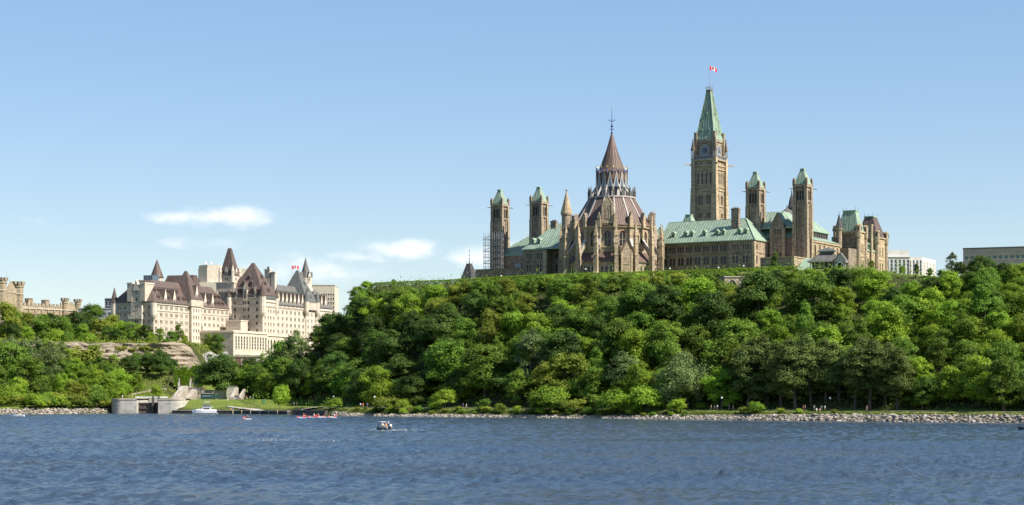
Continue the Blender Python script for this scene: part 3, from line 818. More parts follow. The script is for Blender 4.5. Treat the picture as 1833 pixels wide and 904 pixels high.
# ------------------------------------------------------------------ the main parliament building
def vent_tower(T, u, v, a=3.0):
    zb = T.location.z
    m = MB(); s = a * .86
    ops = lambda: None
    for (p, q) in (((u - s, v - s), (u + s, v - s)), ((u + s, v - s), (u + s, v + s)), ((u + s, v + s), (u - s, v + s)), ((u - s, v + s), (u - s, v - s))):
        W = 2 * s
        o_ = [(W / 2 + i * 1.25 - .42, W / 2 + i * 1.25 + .42, 89.6, 93.4) for i in (-1, 0, 1)]
        m.wall(p, q, zb, 96.0, o_, SANDD, .7)
    for sx in (-1, 1):
        for sy in (-1, 1):
            x, y = u + sx * a * .83, v + sy * a * .83
            m.frust((x - .95, x + .95, y - .95, y + .95), zb, (x - .8, x + .8, y - .8, y + .8), 88.0, SAND)
            m.box(x - .68, x + .68, y - .68, y + .68, 88.0, 95.0, SAND)
    for sx, sy in ((0, -1), (0, 1), (1, 0), (-1, 0)):
        for t in (-.36, .36):
            x, y = u + sx * s + (t * a if sx == 0 else 0), v + sy * s + (t * a if sy == 0 else 0)
            m.box(x - .3, x + .3, y - .3, y + .3, 74.0, 88.6, SAND)
    m.box(u - a * 1.04, u + a * 1.04, v - a * 1.04, v + a * 1.04, 88.6, 89.1, SANDD)
    m.box(u - a * 1.06, u + a * 1.06, v - a * 1.06, v + a * 1.06, 95.0, 96.1, SAND)
    for k in range(1): m.box(u - s + .65, u + s - .65, v - s + .65, v + s - .65, 89, 94, GLASS)
    t = m.build('tower', T)
    r = MB(); r.frust((u - a, u + a, v - a, v + a), 96.1, (u - .75, u + .75, v - .75, v + .75), 102.3, COPPER); r.box(u - .95, u + .95, v - .95, v + .95, 102.3, 102.9, COPPERL)
    r.box(u - a - .08, u + a + .08, v - a - .08, v + a + .08, 95.95, 96.35, COPPERL)
    r.build('tower_roof', t, zb=zb)
    for sx in (-1, 1):
        for sy in (-1, 1):
            r = MB(); x, y = u + sx * a * .93, v + sy * a * .93
            r.box(x - .5, x + .5, y - .5, y + .5, 95.6, 98.0, SANDD); r.frust((x - .55, x + .55, y - .55, y + .55), 98.0, (x - .15, x + .15, y - .15, y + .15), 99.0, SANDD); r.build('pinnacle', t, zb=zb)
            r = MB(); r.beam((x, y, 94.4), (x + sx * 1.0, y + sy * 1.0, 94.5), .35, .4, SANDD); r.beam((x + sx * 1.0, y + sy * 1.0, 94.5), (x + sx * 1.7, y + sy * 1.7, 94.2), .25, .3, SANDD); r.build('gargoyle', t, zb=zb)
    return t

def centre_block():
    zb = PLAT - 1.0
    T = root('parliament_building', 'long Gothic sandstone building with green copper roofs behind the round library', 'parliament', (42.9, 785.0, zb), -32.0)
    for px, v in ((895, 29.), (965, 29.), (1352.5, 29.), (1437, 29.)):
        vent_tower(T, PF.U(px, v), v)
    # right hand front wing
    uL, uS, uE = PF.U(1180, 14.), PF.U(1304, 14.), PF.U(1352, 14.)
    w = MB(); ZE = 72.4
    def row(W, st, en, n, groups):
        out = []
        for i in range(n):
            c = st + (en - st) * (i + .5) / n
            for kind, s, ww, h in groups: out.append((kind, c, s, ww, h))
        return out
    G3 = [('twin', 63.0, 2.9, 3.4), ('triple', 68.6, 3.2, 2.5), ('lancet', 57.4, 1.9, 2.9)]
    L1 = uS - uL
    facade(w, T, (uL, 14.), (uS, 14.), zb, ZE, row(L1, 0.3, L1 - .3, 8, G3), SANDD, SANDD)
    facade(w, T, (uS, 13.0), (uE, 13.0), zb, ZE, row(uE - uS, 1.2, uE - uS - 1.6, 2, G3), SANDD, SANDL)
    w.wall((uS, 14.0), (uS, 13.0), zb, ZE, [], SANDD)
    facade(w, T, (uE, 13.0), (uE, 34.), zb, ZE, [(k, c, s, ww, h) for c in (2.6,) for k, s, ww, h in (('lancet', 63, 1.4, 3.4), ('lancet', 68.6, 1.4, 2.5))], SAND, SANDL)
    for z in (61.4, 67.3):
        w.box(uL, uS, 13.75, 13.998, z, z + .35, SANDD); w.box(uS - .1, uE + .25, 12.75, 12.998, z + .003, z + .353, SANDD); w.box(uE + .003, uE + .25, 12.998, 34, z + .003, z + .353, SAND)
    w.box(uL, uS - .2, 13.5, 13.998, 71.7, 72.2, SANDD)
    for i in range(26): w.box(uL + i * 1.15, uL + i * 1.15 + .5, 13.62, 13.99, 71.2, 71.69, SANDD)
    w.box(uE - .8, uE + .3, 12.6, 13.7, zb, 71.9, SANDL)
    w.build('front_wall', T)
    r = MB(); hip(r, uL, uE + .6, 12.6, 34.6, ZE + .35, 82.5, 0, 8.6, 10.2, 11., COPPER, trim=COPPERL)
    r.box(uL, uE - 9, 23.4, 24.6, 82.4, 82.8, COPPERL)
    r.beam((uE + .5, 12.7, ZE + .5), (uE - 8.0, 22.8, 82.6), .5, .3, COPPERL)
    r.build('wing_roof', T)
    dm = dormer_mesh(1.7, 1.9, 3.0, COPPERL, COPPER)
    for px in (1205, 1227, 1238, 1260.5, 1283, 1294, 1323, 1334.5):
        u = PF.U(px, 15.4); link('dormer', dm, T, (u, 15.3, 74.9 - zb), 0)
    for px, vv, ww, z1 in ((1317, 19.0, 1.7, 86.2), (992, 22.0, 1.4, 85.6)):
        u = PF.U(px, vv); c = MB(); c.box(u - ww, u + ww, vv - .9, vv + .9, 72, z1, SANDD); c.box(u - ww - .15, u + ww + .15, vv - 1.05, vv + 1.05, z1, z1 + .5, SANDD)
        for i in (-1, 0, 1): c.ngon(u + i * ww * .55, vv, [(.3, z1 + .5), (.3, z1 + 1.1)], 6, SANDD)
        c.build('chimney', T)
    # left hand front pavilion and wall
    e0, e1, e2 = PF.U(936, 9.), PF.U(978, 9.), PF.U(1010, 14.)
    w = MB(); We = e1 - e0
    facade(w, T, (e0, 9.), (e1, 9.), zb, ZE, row(We, .6, We - .9, 2, [('twin', 62.6, 2.6, 3.6), ('triple', 68.2, 3.1, 2.8), ('lancet', 57.4, 1.9, 2.9)]), SANDD, SANDL)
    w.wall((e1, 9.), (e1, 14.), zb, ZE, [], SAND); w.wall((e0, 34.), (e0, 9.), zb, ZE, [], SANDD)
    facade(w, T, (e1, 14.), (e2, 14.), zb, ZE, row(e2 - e1, 1, e2 - e1, 2, [('lancet', 62.6, 1.3, 3.6), ('lancet', 68.2, 1.3, 2.8)]), SANDD, SANDL)
    for z in (61.4, 67.3): w.box(e0 - .2, e1 + .2, 8.75, 8.998, z, z + .35, SANDD)
    w.box(e1 - 1.6, e1 + .2, 8.6, 9.8, zb, 71.9, SANDL)
    w.build('front_wall', T)
    r = MB(); hip(r, e0 - .5, e2 + 8, 8.5, 33, ZE + .35, 82.3, 8.5, 0, 10, 10, COPPER, trim=COPPERL); r.build('wing_roof', T)
    for px in (952, 963): u = PF.U(px, 10.4); link('dormer', dm, T, (u, 10.9, 74.8 - zb), 0)
    # main block behind: left side
    mL, mR = PF.U(893, 27.) - 3, 77.5
    w = MB()
    w.wall((mL, 27.), (e0, 27.), zb, 71.8, [], SANDD); w.wall((mL, 96.), (mL, 27.), zb, 71.8, [], SANDD)
    w.box(mL, e0 - 1, 26.7, 26.998, 66, 66.5, SANDD)
    w.build('side_wall', T)
    m = MB(); bx = PF.U(925, 26.6); m.box(bx - 1.2, bx + 2.4, 26.4, 26.9, 62.0, 68.0, GLASSB); m.build('covered_window', T)
    r = MB(); hip(r, mL - .5, -18, 26.4, 62, 72.0, 87.2, 22, 0, 17, 17, COPPER, trim=COPPERL); r.build('main_roof', T)
    r = MB(); hip(r, -30, 44, 36, 66, 72.0, 81.6, 0, 0, 12, 12, COPPER, trim=COPPERL); r.build('middle_roof', T)
    # right side: between the two towers, with the gabled bay
    w = MB(); s0, s1 = PF.U(1360, 29.), mR
    facade(w, T, (s0 - 6, 28.), (s1, 28.), zb, 74.2, [], SANDD)
    for z in (61.4, 67.3): w.box(s0 - 5, s1, 27.75, 27.998, z, z + .4, SANDD)
    g0, g1 = PF.U(1381, 26.8), PF.U(1403, 26.8)
    facade(w, T, (g0, 26.8), (g1, 26.8), zb, 79.6, [('triple', (g1 - g0) / 2, 63.2, 3.4, 5.0), ('triple', (g1 - g0) / 2, 75.4, 3.4, 2.6)], SANDD, SANDL)
    w.wall((g1, 26.8), (g1, 31.), zb, 79.6, [], SANDD); w.wall((g0, 31.), (g0, 26.8), zb, 79.6, [], SANDD)
    gm = (g0 + g1) / 2
    w.face([(g0 - .2, 26.8, 79.6), (g1 + .2, 26.8, 79.6), (gm, 26.8, 84.6)], SANDD)
    w.face([(g0 - .4, 26.5, 79.4), (gm, 26.5, 84.9), (gm, 36, 84.9), (g0 - .4, 36, 79.4)], COPPER); w.face([(g1 + .4, 26.5, 79.4), (g1 + .4, 36, 79.4), (gm, 36, 84.9), (gm, 26.5, 84.9)], COPPER)
    for x in (g0, g1): w.box(x - .6, x + .6, 26.3, 27.4, zb, 78.0, SAND)
    w.build('gabled_bay', T)
    # chamber on the right hand end: lower aisle, clerestory, upper roof
    w = MB(); bays = []
    for i in range(6): bays.append(('lancet', 7.6 + i * 5.0, 60.5, 2.4, 8.4))
    facade(w, T, (mR, 28.), (mR, 66.), zb, 73.2, bays, SAND, SANDL)
    for i in range(7): c = 33.0 + i * 5.0; w.frust((mR, mR + 1.4, c - .55, c + .55), zb, (mR, mR + .7, c - .5, c + .5), 71.5, SANDL)
    w.box(mR + .003, mR + .4, 33, 66, 72.4, 73.2, SANDL)
    w.build('chamber_wall', T)
    w = MB()
    facade(w, T, (72.0, 30.), (72.0, 66.), 74.0, 78.6, [('rect', 3.2 + i * 2.55, 75.8, 2.0, 1.9) for i in range(13)], GREYR, GREYR)
    w.wall((72., 66.), (40, 66.), zb, 78.6, [], SANDD)
    w.build('clerestory', T)
    r = MB(); r.grid([[(mR + .5, 28.6, 73.3), (mR + .5, 66.3, 73.3)], [(72.0, 28.6, 75.7), (72.0, 66.3, 75.7)]], COPPER, close=False); r.grid([[(mR + .5, 66.3, 73.3), (mR + .5, 66.3, 73.0), (mR + .5, 28.6, 73.0), (mR + .5, 28.6, 73.3)], [(72, 66.3, 75.7), (72, 66.3, 73.0), (72, 28.6, 73.0), (72, 28.6, 75.7)]], COPPERL, close=False)
    r.build('aisle_roof', T)
    r = MB(); hip(r, s0 - 7, 72.6, 27.4, 67, 78.5, 86.2, 6, 9, 9, 4, COPPER, trim=COPPERL)
    r.frust((s0 - 6, 76.5, 27.3, 40), 74.2, (s0 - 6, 72.4, 31.8, 40), 78.4, COPPER)
    r.build('chamber_roof', T)
    c = MB(); u, v = PF.U(1417, 48.), 48.; c.ngon(u, v, [(1.4, 85), (1.4, 88.5), (1.7, 88.8), (1.1, 92), (.3, 94.5), (.08, 97)], 8, DARKR); c.build('ventilator', T)
    c = MB(); u, v = PF.U(1409, 46.), 46.; c.ngon(u, v, [(4.2, 85.8), (.5, 88.4), (.3, 88.8), (.3, 89.6)], 10, GREYR); c.tube((u - 9, v - 8, 84), (u - 9, v - 8, 94), .12, .06, 6, IRON); c.build('roof_ventilator', T)
    # the two mansard pavilions at the far right
    def pavilion(v0, v1, u0, u1, ze, zt, roof, nm):
        w = MB(); 
        facade(w, T, (u0, v0), (u1, v0), zb, ze, [(k, c, s, ww, h) for c in ((u1 - u0) * .25, (u1 - u0) * .5, (u1 - u0) * .75) for k, s, ww, h in (('twin', 58, 1.7, 3.4), ('twin', 63.6, 1.7, 3.4), ('pair', 70.6, 1.8, 2.8))], SANDD, SANDL)
        facade(w, T, (u1, v0), (u1, v1), zb, ze, [(k, c, s, ww, h) for c in ((v1 - v0) * .36, (v1 - v0) * .66) for k, s, ww, h in (('twin', 58, 1.6, 3.4), ('lancet', 64, 1.4, 3.6), ('pair', 70.4, 1.7, 4.2))], SANDL, SANDL)  # west wall painted lighter than the north one, as if sunlit
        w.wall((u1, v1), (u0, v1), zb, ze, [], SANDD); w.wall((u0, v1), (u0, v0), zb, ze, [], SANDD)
        for z in (62.4, 68.6): w.box(u0, u1 + .2, v0 - .25, v0 - .003, z, z + .4, SANDD); w.box(u1 + .003, u1 + .25, v0 - .2, v1, z + .003, z + .4, SANDL)
        w.box(u0 - .5, u1 + .5, v0 - .5, v1 + .5, ze, ze + .6, SANDL)
        for x, y in ((u1, v0), (u1, v1), (u0, v0)):
            w.ngon(x, y, [(1.0, zb), (1.0, ze - 3), (1.35, ze - 2), (1.35, ze + 2.6), (1.5, ze + 2.7), (1.4, ze + 3.2), (.5, ze + 3.6)], 8, SAND)
            for k in range(4): a = k * math.pi / 2 + R(20); w.box(x + 1.2 * math.cos(a) - .3, x + 1.2 * math.cos(a) + .3, y + 1.2 * math.sin(a) - .3, y + 1.2 * math.sin(a) + .3, ze + .8, ze + 2.2, GLASS)
        for i in range(6): x = u0 + .8 + i * (u1 - u0 - 2) / 5; w.box(x - .3, x + .3, v0 - .7, v0 - .3, ze - .9, ze - .003, SANDL)
        o = w.build(nm, T)
        r = MB(); i = min(u1 - u0, v1 - v0) * .30
        r.frust((u0, u1, v0, v1), ze + .6, (u0 + i, u1 - i, v0 + i, v1 - i), zt, roof); r.box(u0 + i - .3, u1 - i + .3, v0 + i - .3, v1 - i + .3, zt + .003, zt + .5, COPPERL)
        for x in (u0 + i, u1 - i):
            for y in (v0 + i, v1 - i): r.tube((x, y, zt + .4), (x, y, zt + 2.2), .09, .04, 5, IRON)
        ro = r.build('mansard_roof', o, zb=zb)
        dmm = dormer_mesh(1.2, 1.4, 1.8, COPPERL if roof is COPPER else DARKR, roof)
        for t in (.36, .64): link('dormer', dmm, o, (u0 + (u1 - u0) * t, v0 + 1.0, ze + 2.0 - zb), 0)
        link('dormer', dmm, o, (u1 - 1.0, (v0 + v1) / 2, ze + 2.0 - zb), R(90))
        return o
    pavilion(76.4, 84.6, 71.5, 82.0, 79.4, 89.0, COPPER, 'corner_pavilion')
    pavilion(99., 110., 72., 82.0, 78.4, 88.3, BROWN, 'corner_pavilion')
    u, v = 72.5, 72.0
    m = MB(); m.ngon(u + 2.2, v, [(1.3, zb), (1.3, 80), (1.7, 80.4), (1.7, 81.2), (1.2, 81.3)], 10, SAND); o = m.build('stair_turret', T)
    m = MB(); m.ngon(u + 2.2, v, [(1.75, 81.2), (.1, 87.6), (.05, 88.6)], 10, DARKR); m.build('turret_cone', o, zb=zb)
    w = MB(); facade(w, T, (81.5, 85.), (81.5, 99.), zb, 71.8, [(k, c, s, ww, h) for c in (4.5, 9.5) for k, s, ww, h in (('twin', 58, 1.7, 3.2), ('pair', 64.6, 2.2, 4.2))], SANDL, SANDL)
    w.build('side_wall', T)
    w = MB(); w.wall((81.5, 66.), (81.5, 76.), zb, 71.8, [], SANDD); w.wall((72, 66.), (81.5, 66.), zb, 71.8, [], SANDD); w.build('link_wall', T)
    w = MB(); w.box(81.6, 82.4, 91.2, 93.2, zb, 83.5, SAND); w.box(81.5, 82.5, 91.1, 93.3, 83.5, 84.0, SANDL); w.build('chimney', T)
    r = MB(); r.frust((66, 82, 84.7, 98.9), 71.8, (66, 76, 84.7, 98.9), 78.6, COPPER); r.build('side_roof', T)
    for v_ in (89.5, 94.5): link('dormer', dm, T, (80.9, v_, 73.0 - zb), R(90))
    # low service range in front on the right, with its pale green roof
    w = MB(); a0, a1, vv = PF.U(1361, 8.), PF.U(1421, 8.), 8.
    zt = PF.Z(462.5, a0, vv)
    facade(w, T, (a0, vv), (a1, vv), zb, zt, [('lancet', 4 + i * 6.2, 57.0, 2.0, 2.8) for i in range(3)], SANDD, SANDL)
    w.wall((a1, vv), (a1, 27.), zb, zt, [], SAND); w.box(a0, a1 + .3, vv - .3, 27, zt, zt + .35, SANDL)
    w.box(a1 - 1, a1 + .4, vv - .4, vv + .6, zb, zt - .02, SANDL)
    w.build('service_range', T)
    r = MB(); b0, b1 = PF.U(1422, 7.), PF.U(1457, 7.); zr = PF.Z(462.5, b0, 14.)
    r.face([(b0 - .5, 5., zb + 1.2), (b1, 5., zb + 1.2), (b1 - 1.0, 15., zr), (b0 + 1.0, 15., zr)], COPPERL); r.wall((b0, 5.5), (b1, 5.5), zb - 1, zb + 1.5, [], SANDD); r.wall((b1 - .5, 5.5), (b1 - .5, 15), zb - 1, zb + 1.2, [], SANDD)
    r.box((b0 + b1) / 2 - .6, (b0 + b1) / 2 + .6, 5.6, 8, zb, zb + 3.0, SANDD)
    r.build('low_roof', T)
    # low range on the left, in front of the scaffolded tower
    w = MB(); a0, a1, vv = PF.U(851, 10.), e0, 10.
    zt = PF.Z(484, a0, vv)
    facade(w, T, (a0, vv), (a1, vv), zb, zt, [('lancet', 3.6 + i * 4.6, 57.2, 1.9, 2.9) for i in range(6)], SANDD, SANDL)
    w.wall((a0, 26.), (a0, vv), zb, zt, [], SANDD); w.box(a0 - .2, a1, vv - .25, 26.9, zt, zt + .4, SANDD); w.box(a0, a1, vv - .2, vv - .003, 61.2, 61.6, SANDD)
    w.build('service_range', T)
    # copper roof lanterns poking over the ridge
    for px, v, w_, z0, z1 in ((1233.5, 60., 4.0, 80, 89.6), (1275, 46., 1.9, 81, 84.6), (1183, 52., 2.1, 80, 83.6)):
        u = PF.U(px, v); m = MB(); m.box(u - w_ * .95, u + w_ * .95, v - w_ * .95, v + w_ * .95, z0 - 8, z0 + (z1 - z0) * .18, SANDD)
        m.frust((u - w_, u + w_, v - w_, v + w_), z0 + (z1 - z0) * .18, (u - w_ * .3, u + w_ * .3, v - w_ * .3, v + w_ * .3), z1 - .4, COPPER); m.box(u - w_ * .36, u + w_ * .36, v - w_ * .36, v + w_ * .36, z1 - .4, z1, COPPERL)
        m.build('roof_lantern', T)
    return T
centre_block()

# ------------------------------------------------------------------ the clock tower
def clock_tower():
    v = 96.0; u = PF.U(1270, v); x, y = PF.W(u, v); zb = PLAT - .5
    T = root('clock_tower', 'tall sandstone clock tower with pointed green copper spire and flagpole', 'clock tower', (x, y, zb), -32.0)
    a = 5.5
    w = MB()
    sides = [((-a, -a), (a, -a)), ((a, -a), (a, a)), ((a, a), (-a, a)), ((-a, a), (-a, -a))]
    for i, (p, q) in enumerate(sides):
        W = 2 * a
        ws = [('lancet', W / 2 + k * 2.15, 107.0, 1.0, 5.6) for k in (-1.5, -.5, .5, 1.5)] + [('twin', W / 2 + k * 2.1, 97.4, 2.3, 4.6) for k in (-1, 1)] + [('twin', W / 2 + k * 2.1, 91.0, 2.2, 2.4) for k in (-1, 1)]
        facade(w, T, p, q, zb, 118.6, ws if i < 2 else [], SAND, SANDL, depth=.6)
    for sx in (-1, 1):
        for sy in (-1, 1):
            X, Y = sx * a, sy * a
            w.frust((X - 1.6, X + 1.6, Y - 1.6, Y + 1.6), zb, (X - 1.35, X + 1.35, Y - 1.35, Y + 1.35), 95.5, SANDL if sx > 0 else SAND)  # sun-side corners get the paler stone, light put into the colour
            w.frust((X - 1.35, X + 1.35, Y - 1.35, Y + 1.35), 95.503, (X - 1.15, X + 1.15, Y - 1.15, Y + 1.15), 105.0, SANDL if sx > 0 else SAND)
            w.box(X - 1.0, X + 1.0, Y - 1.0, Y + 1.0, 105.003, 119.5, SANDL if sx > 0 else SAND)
    for z, g in ((96.3, .35), (103.8, .3), (105.3, .35), (113.6, .45), (115.4, .55), (118.0, .9)):
        w.box(-a - g, a + g, -a - g, a + g, z, z + .45, SANDL)
    for s in range(14):
        for (p, q) in sides[:2]:
            t = (s + .5) / 14; X, Y = p[0] + (q[0] - p[0]) * t, p[1] + (q[1] - p[1]) * t
            w.box(X - .22, X + .22, Y - .22, Y + .22, 114.1, 115.2, SANDL)
    w.build('shaft', T)
    b = MB()
    for z, h in ((118.6, .25), (120.2, .2)): b.box(-a - .7, a + .7, -a - .7, -a - .45, z, z + h, STEEL); b.box(a + .45, a + .7, -a - .45, a + .7, z, z + h, STEEL); b.box(-a - .7, -a - .45, -a - .45, a + .7, z, z + h, STEEL)
    for s in range(17): t = -a - .5 + (2 * a + 1) * s / 16; b.box(t - .07, t + .07, -a - .64, -a - .5, 118.85, 120.2, STEEL); b.box(a + .5, a + .64, t - .07, t + .07, 118.85, 120.2, STEEL)
    b.build('balcony_rail', T)
    c = MB(); k = 4.75
    for p, q in (((-k, -k), (k, -k)), ((k, -k), (k, k)), ((k, k), (-k, k)), ((-k, k), (-k, -k))): c.wall(p, q, 118.4, 128.4, [], SANDD)
    for sx in (-1, 1):
        for sy in (-1, 1): c.box(sx * k - .75, sx * k + .75, sy * k - .75, sy * k + .75, 118.4, 131.6, SAND)
    c.box(-k - .35, k + .35, -k - .35, k + .35, 126.9, 128.2, SAND); c.box(-k - .2, k + .2, -k - .2, k + .2, 125.6, 126.0, SAND)
    c.build('clock_stage', T)
    DIAL = m_plain('clock_dial_dark', (0.045, 0.05, 0.06), 0.5); MARK = m_plain('clock_marks_pale', (0.42, 0.45, 0.48), 0.5)
    dial = MB(); n = 32
    ring = lambda r, yy: [(r * math.cos(2 * math.pi * i / n), yy, r * math.sin(2 * math.pi * i / n)) for i in range(n)]
    dial.face(ring(2.5, -.2), DIAL); dial.grid([ring(2.5, 0), ring(2.5, -.2)], DIAL); dial.grid([ring(2.75, -.28), ring(2.45, -.28)], SANDL); dial.grid([ring(2.75, 0), ring(2.75, -.28)], SANDL)
    dial.grid([ring(.75, -.23), ring(.55, -.23)], MARK); dial.grid([ring(2.4, -.23), ring(2.28, -.23)], MARK)
    for i in range(12):
        t = i * math.pi / 6; d = Vector((math.cos(t), 0, math.sin(t))); e = Vector((-math.sin(t), 0, math.cos(t)))
        for r0, r1, w0, w1 in ((1.2, 2.15, .12, .30),):
            pts = [d * r0 - e * w0, d * r1 - e * w1, d * r1 + e * w1, d * r0 + e * w0]; dial.face([(p.x, -.235, p.z) for p in pts], MARK)
    dme = dial.mesh('clock_face')
    hd = MB()
    for ang, ln, ww in ((R(90 - 4.4 * 30), 1.35, .2), (R(90 - 21 * 6), 2.1, .14)):
        d = Vector((math.cos(ang), 0, math.sin(ang))); e = Vector((-math.sin(ang), 0, math.cos(ang)))
        pts = [d * -.4 - e * ww, d * ln - e * ww * .5, d * ln + e * ww * .5, d * -.4 + e * ww]; hd.face([(p.x, -.30, p.z) for p in pts], IRON)
    hme = hd.mesh('clock_hands')
    for loc, rz in (((0, -k, 123.0 - zb), 0), ((k, 0, 123.0 - zb), R(90))):
        o = link('clock_face', dme, T, loc, rz); link('clock_hands', hme, o)
    for sx in (-1, 1):
        for sy in (-1, 1):
            p = MB(); X, Y = sx * (a + .3), sy * (a + .3)
            for ox in (-.6, .6):
                for oy in (-.6, .6): p.box(X + ox - .14, X + ox + .14, Y + oy - .14, Y + oy + .14, 119.5, 123.0, LEAD)
            p.box(X - .85, X + .85, Y - .85, Y + .85, 123.0, 123.5, SANDD); p.frust((X - .8, X + .8, Y - .8, Y + .8), 123.5, (X - .1, X + .1, Y - .1, Y + .1), 128.2, SANDD)
            p.ngon(X, Y, [(.1, 128), (.35, 128.5), (.08, 129.0)], 6, SANDD); p.build('pinnacle', T)
            g = MB(); g.beam((sx * a, sy * a, 116.0), (sx * (a + 2.2), sy * (a + 2.2), 116.4), .6, .65, SANDL); g.beam((sx * (a + 2.2), sy * (a + 2.2), 116.4), (sx * (a + 3.3), sy * (a + 3.3), 116.0), .4, .45, SANDL); g.build('gargoyle', T)
    s = MB(); s.frust((-5.1, 5.1, -5.1, 5.1), 128.4, (-4.6, 4.6, -4.6, 4.6), 130.2, COPPER); s.frust((-4.6, 4.6, -4.6, 4.6), 130.203, (-1.05, 1.05, -1.05, 1.05), 151.2, COPPER)
    s.box(-5.2, 5.2, -5.2, 5.2, 128.0, 128.398, COPPERL)
    for sx in (-1, 1):
        for sy in (-1, 1): s.beam((sx * 4.6, sy * 4.6, 130.2), (sx * 1.05, sy * 1.05, 151.2), .28, .28, COPPERL)
    for t in np.linspace(-.8, .8, 8):
        s.beam((4.62 * t, -4.64, 130.2), (1.07 * t, -1.08, 151.2), .13, .13, COPPER); s.beam((4.64, 4.62 * t, 130.2), (1.08, 1.07 * t, 151.2), .13, .13, COPPER)
    sp = s.build('spire', T)
    dm = dormer_mesh(.9, 1.3, 1.6, COPPERL, COPPER)
    for t in (-1.7, 1.7): link('dormer', dm, sp, (t, -4.45, 131.2 - zb), 0); link('dormer', dm, sp, (4.45, t, 131.2 - zb), R(90))
    link('dormer', dm, sp, (0, -3.2, 139.4 - zb), 0); link('dormer', dm, sp, (3.2, 0, 139.4 - zb), R(90))
    m = MB(); m.box(-1.3, 1.3, -1.3, 1.3, 151.2, 152.0, SANDD)
    for sx in (-1, -.33, .33, 1):
        for sy in (-1, -.33, .33, 1):
            if max(abs(sx), abs(sy)) == 1: m.box(sx * 1.2 - .07, sx * 1.2 + .07, sy * 1.2 - .07, sy * 1.2 + .07, 152, 154.2 if abs(sx) == abs(sy) else 153.4, STEEL)
    m.box(-1.28, 1.28, -1.28, -1.16, 153.2, 153.35, STEEL); m.box(1.16, 1.28, -1.16, 1.28, 153.2, 153.35, STEEL)
    m.build('lookout', T)
    m = MB(); m.tube((0, 0, 152), (0, 0, 163.6), .14, .07, 8, STEEL); m.ngon(0, 0, [(.05, 163.5), (.2, 163.75), (.03, 164)], 8, GOLD); m.build('flagpole', T)
    return T, x, y, zb
CT, ctx, cty, ctz = clock_tower()

def canada_flag(name, label, x, y, z, w, h, droop, rz=0):
    """red white red flag with a maple leaf, rippling and drooping off its pole"""
    FR = m_plain('flag_red', (0.70, 0.02, 0.03), 0.8, var=.03); FW = m_plain('flag_white', (0.82, 0.82, 0.82), 0.8, var=.02)
    leaf = [(0, 1), (.14, .72), (.32, .80), (.25, .38), (.48, .60), (.54, .44), (.82, .50), (.72, .22), (.86, .10), (.38, -.28), (.44, -.46), (.06, -.40), (.05, -.85)]
    leaf = leaf + [(-a, b) for a, b in reversed(leaf[1:])]
    P = lambda s, t: (s * w * .93, .35 * math.sin(s * 7.5 + t) * s + .1 * s, z - t * h - droop * s * s - .12 * math.sin(s * 9))
    m = MB(); n = 16
    for i in range(n):
        s0, s1 = i / n, (i + 1) / n; mat = FW if 4 <= i < 12 else FR
        for j in range(6): m.face([P(s0, (j + 1) / 6), P(s1, (j + 1) / 6), P(s1, j / 6), P(s0, j / 6)], mat)
    for off in (-.03, .03):
        for i in range(len(leaf)):
            (a0, b0), (a1, b1) = leaf[i], leaf[(i + 1) % len(leaf)]
            pts = [(.5, .5), (.5 + a0 * .19, .5 - b0 * .42), (.5 + a1 * .19, .5 - b1 * .42)]
            m.face([(lambda p: (p[0], p[1] + off, p[2]))(P(*q)) for q in pts], FR)
    o = m.build(name, None); o.location = (x, y, 0); o.rotation_euler = (0, 0, R(rz)); tag(o, label, 'flag', 'maple leaf flags on rooftop poles')
    return o
canada_flag('flag', 'red and white maple leaf flag flying from the clock tower spire', ctx + .12, cty, 163.4, 3.6, 1.9, 1.1)

# ------------------------------------------------------------------ scaffolding round the leftmost tower
def scaffold():
    v0 = 20.5; u0, u1 = PF.U(866, v0), PF.U(897, v0)
    x, y = PF.W((u0 + u1) / 2, v0 + 2.0); zb = PLAT - 1
    T = root('scaffolding', 'grey tubular scaffolding wrapped round the leftmost green-capped tower', 'scaffolding', (x, y, zb), -32.0)
    W = (u1 - u0) / 2; zt = PF.Z(417, u0, v0)
    cols = np.linspace(-W, W, 5)
    for c in cols:
        for d in (-2.0, -.4):
            m = MB(); m.tube((c, d, zb + 8), (c, d, zt), .11, .11, 5, STEEL); m.build('standard', T)
    lv = np.arange(zb + 10.5, zt - 1, 2.75)
    DECK = m_plain('scaffold_deck', (0.32, 0.30, 0.27), 0.9)
    for i, z in enumerate(lv):
        m = MB(); m.box(-W - .5, W + .3, -2.1, -.3, z, z + .16, DECK); m.build('deck', T)
        m = MB()
        for dz in (.75, 1.4): m.tube((-W - .3, -2.05, z + dz), (W + .3, -2.05, z + dz), .07, .07, 5, STEEL); m.tube((-W, -2.05, z + dz), (-W, 0, z + dz), .07, .07, 5, STEEL)
        m.build('guard_rail', T)
        m = MB(); s = 1 if i % 2 else -1; m.tube((-W * s, -2.0, z), (0, -2.0, z + 2.75), .08, .08, 5, STEEL); m.build('brace', T)
scaffold()

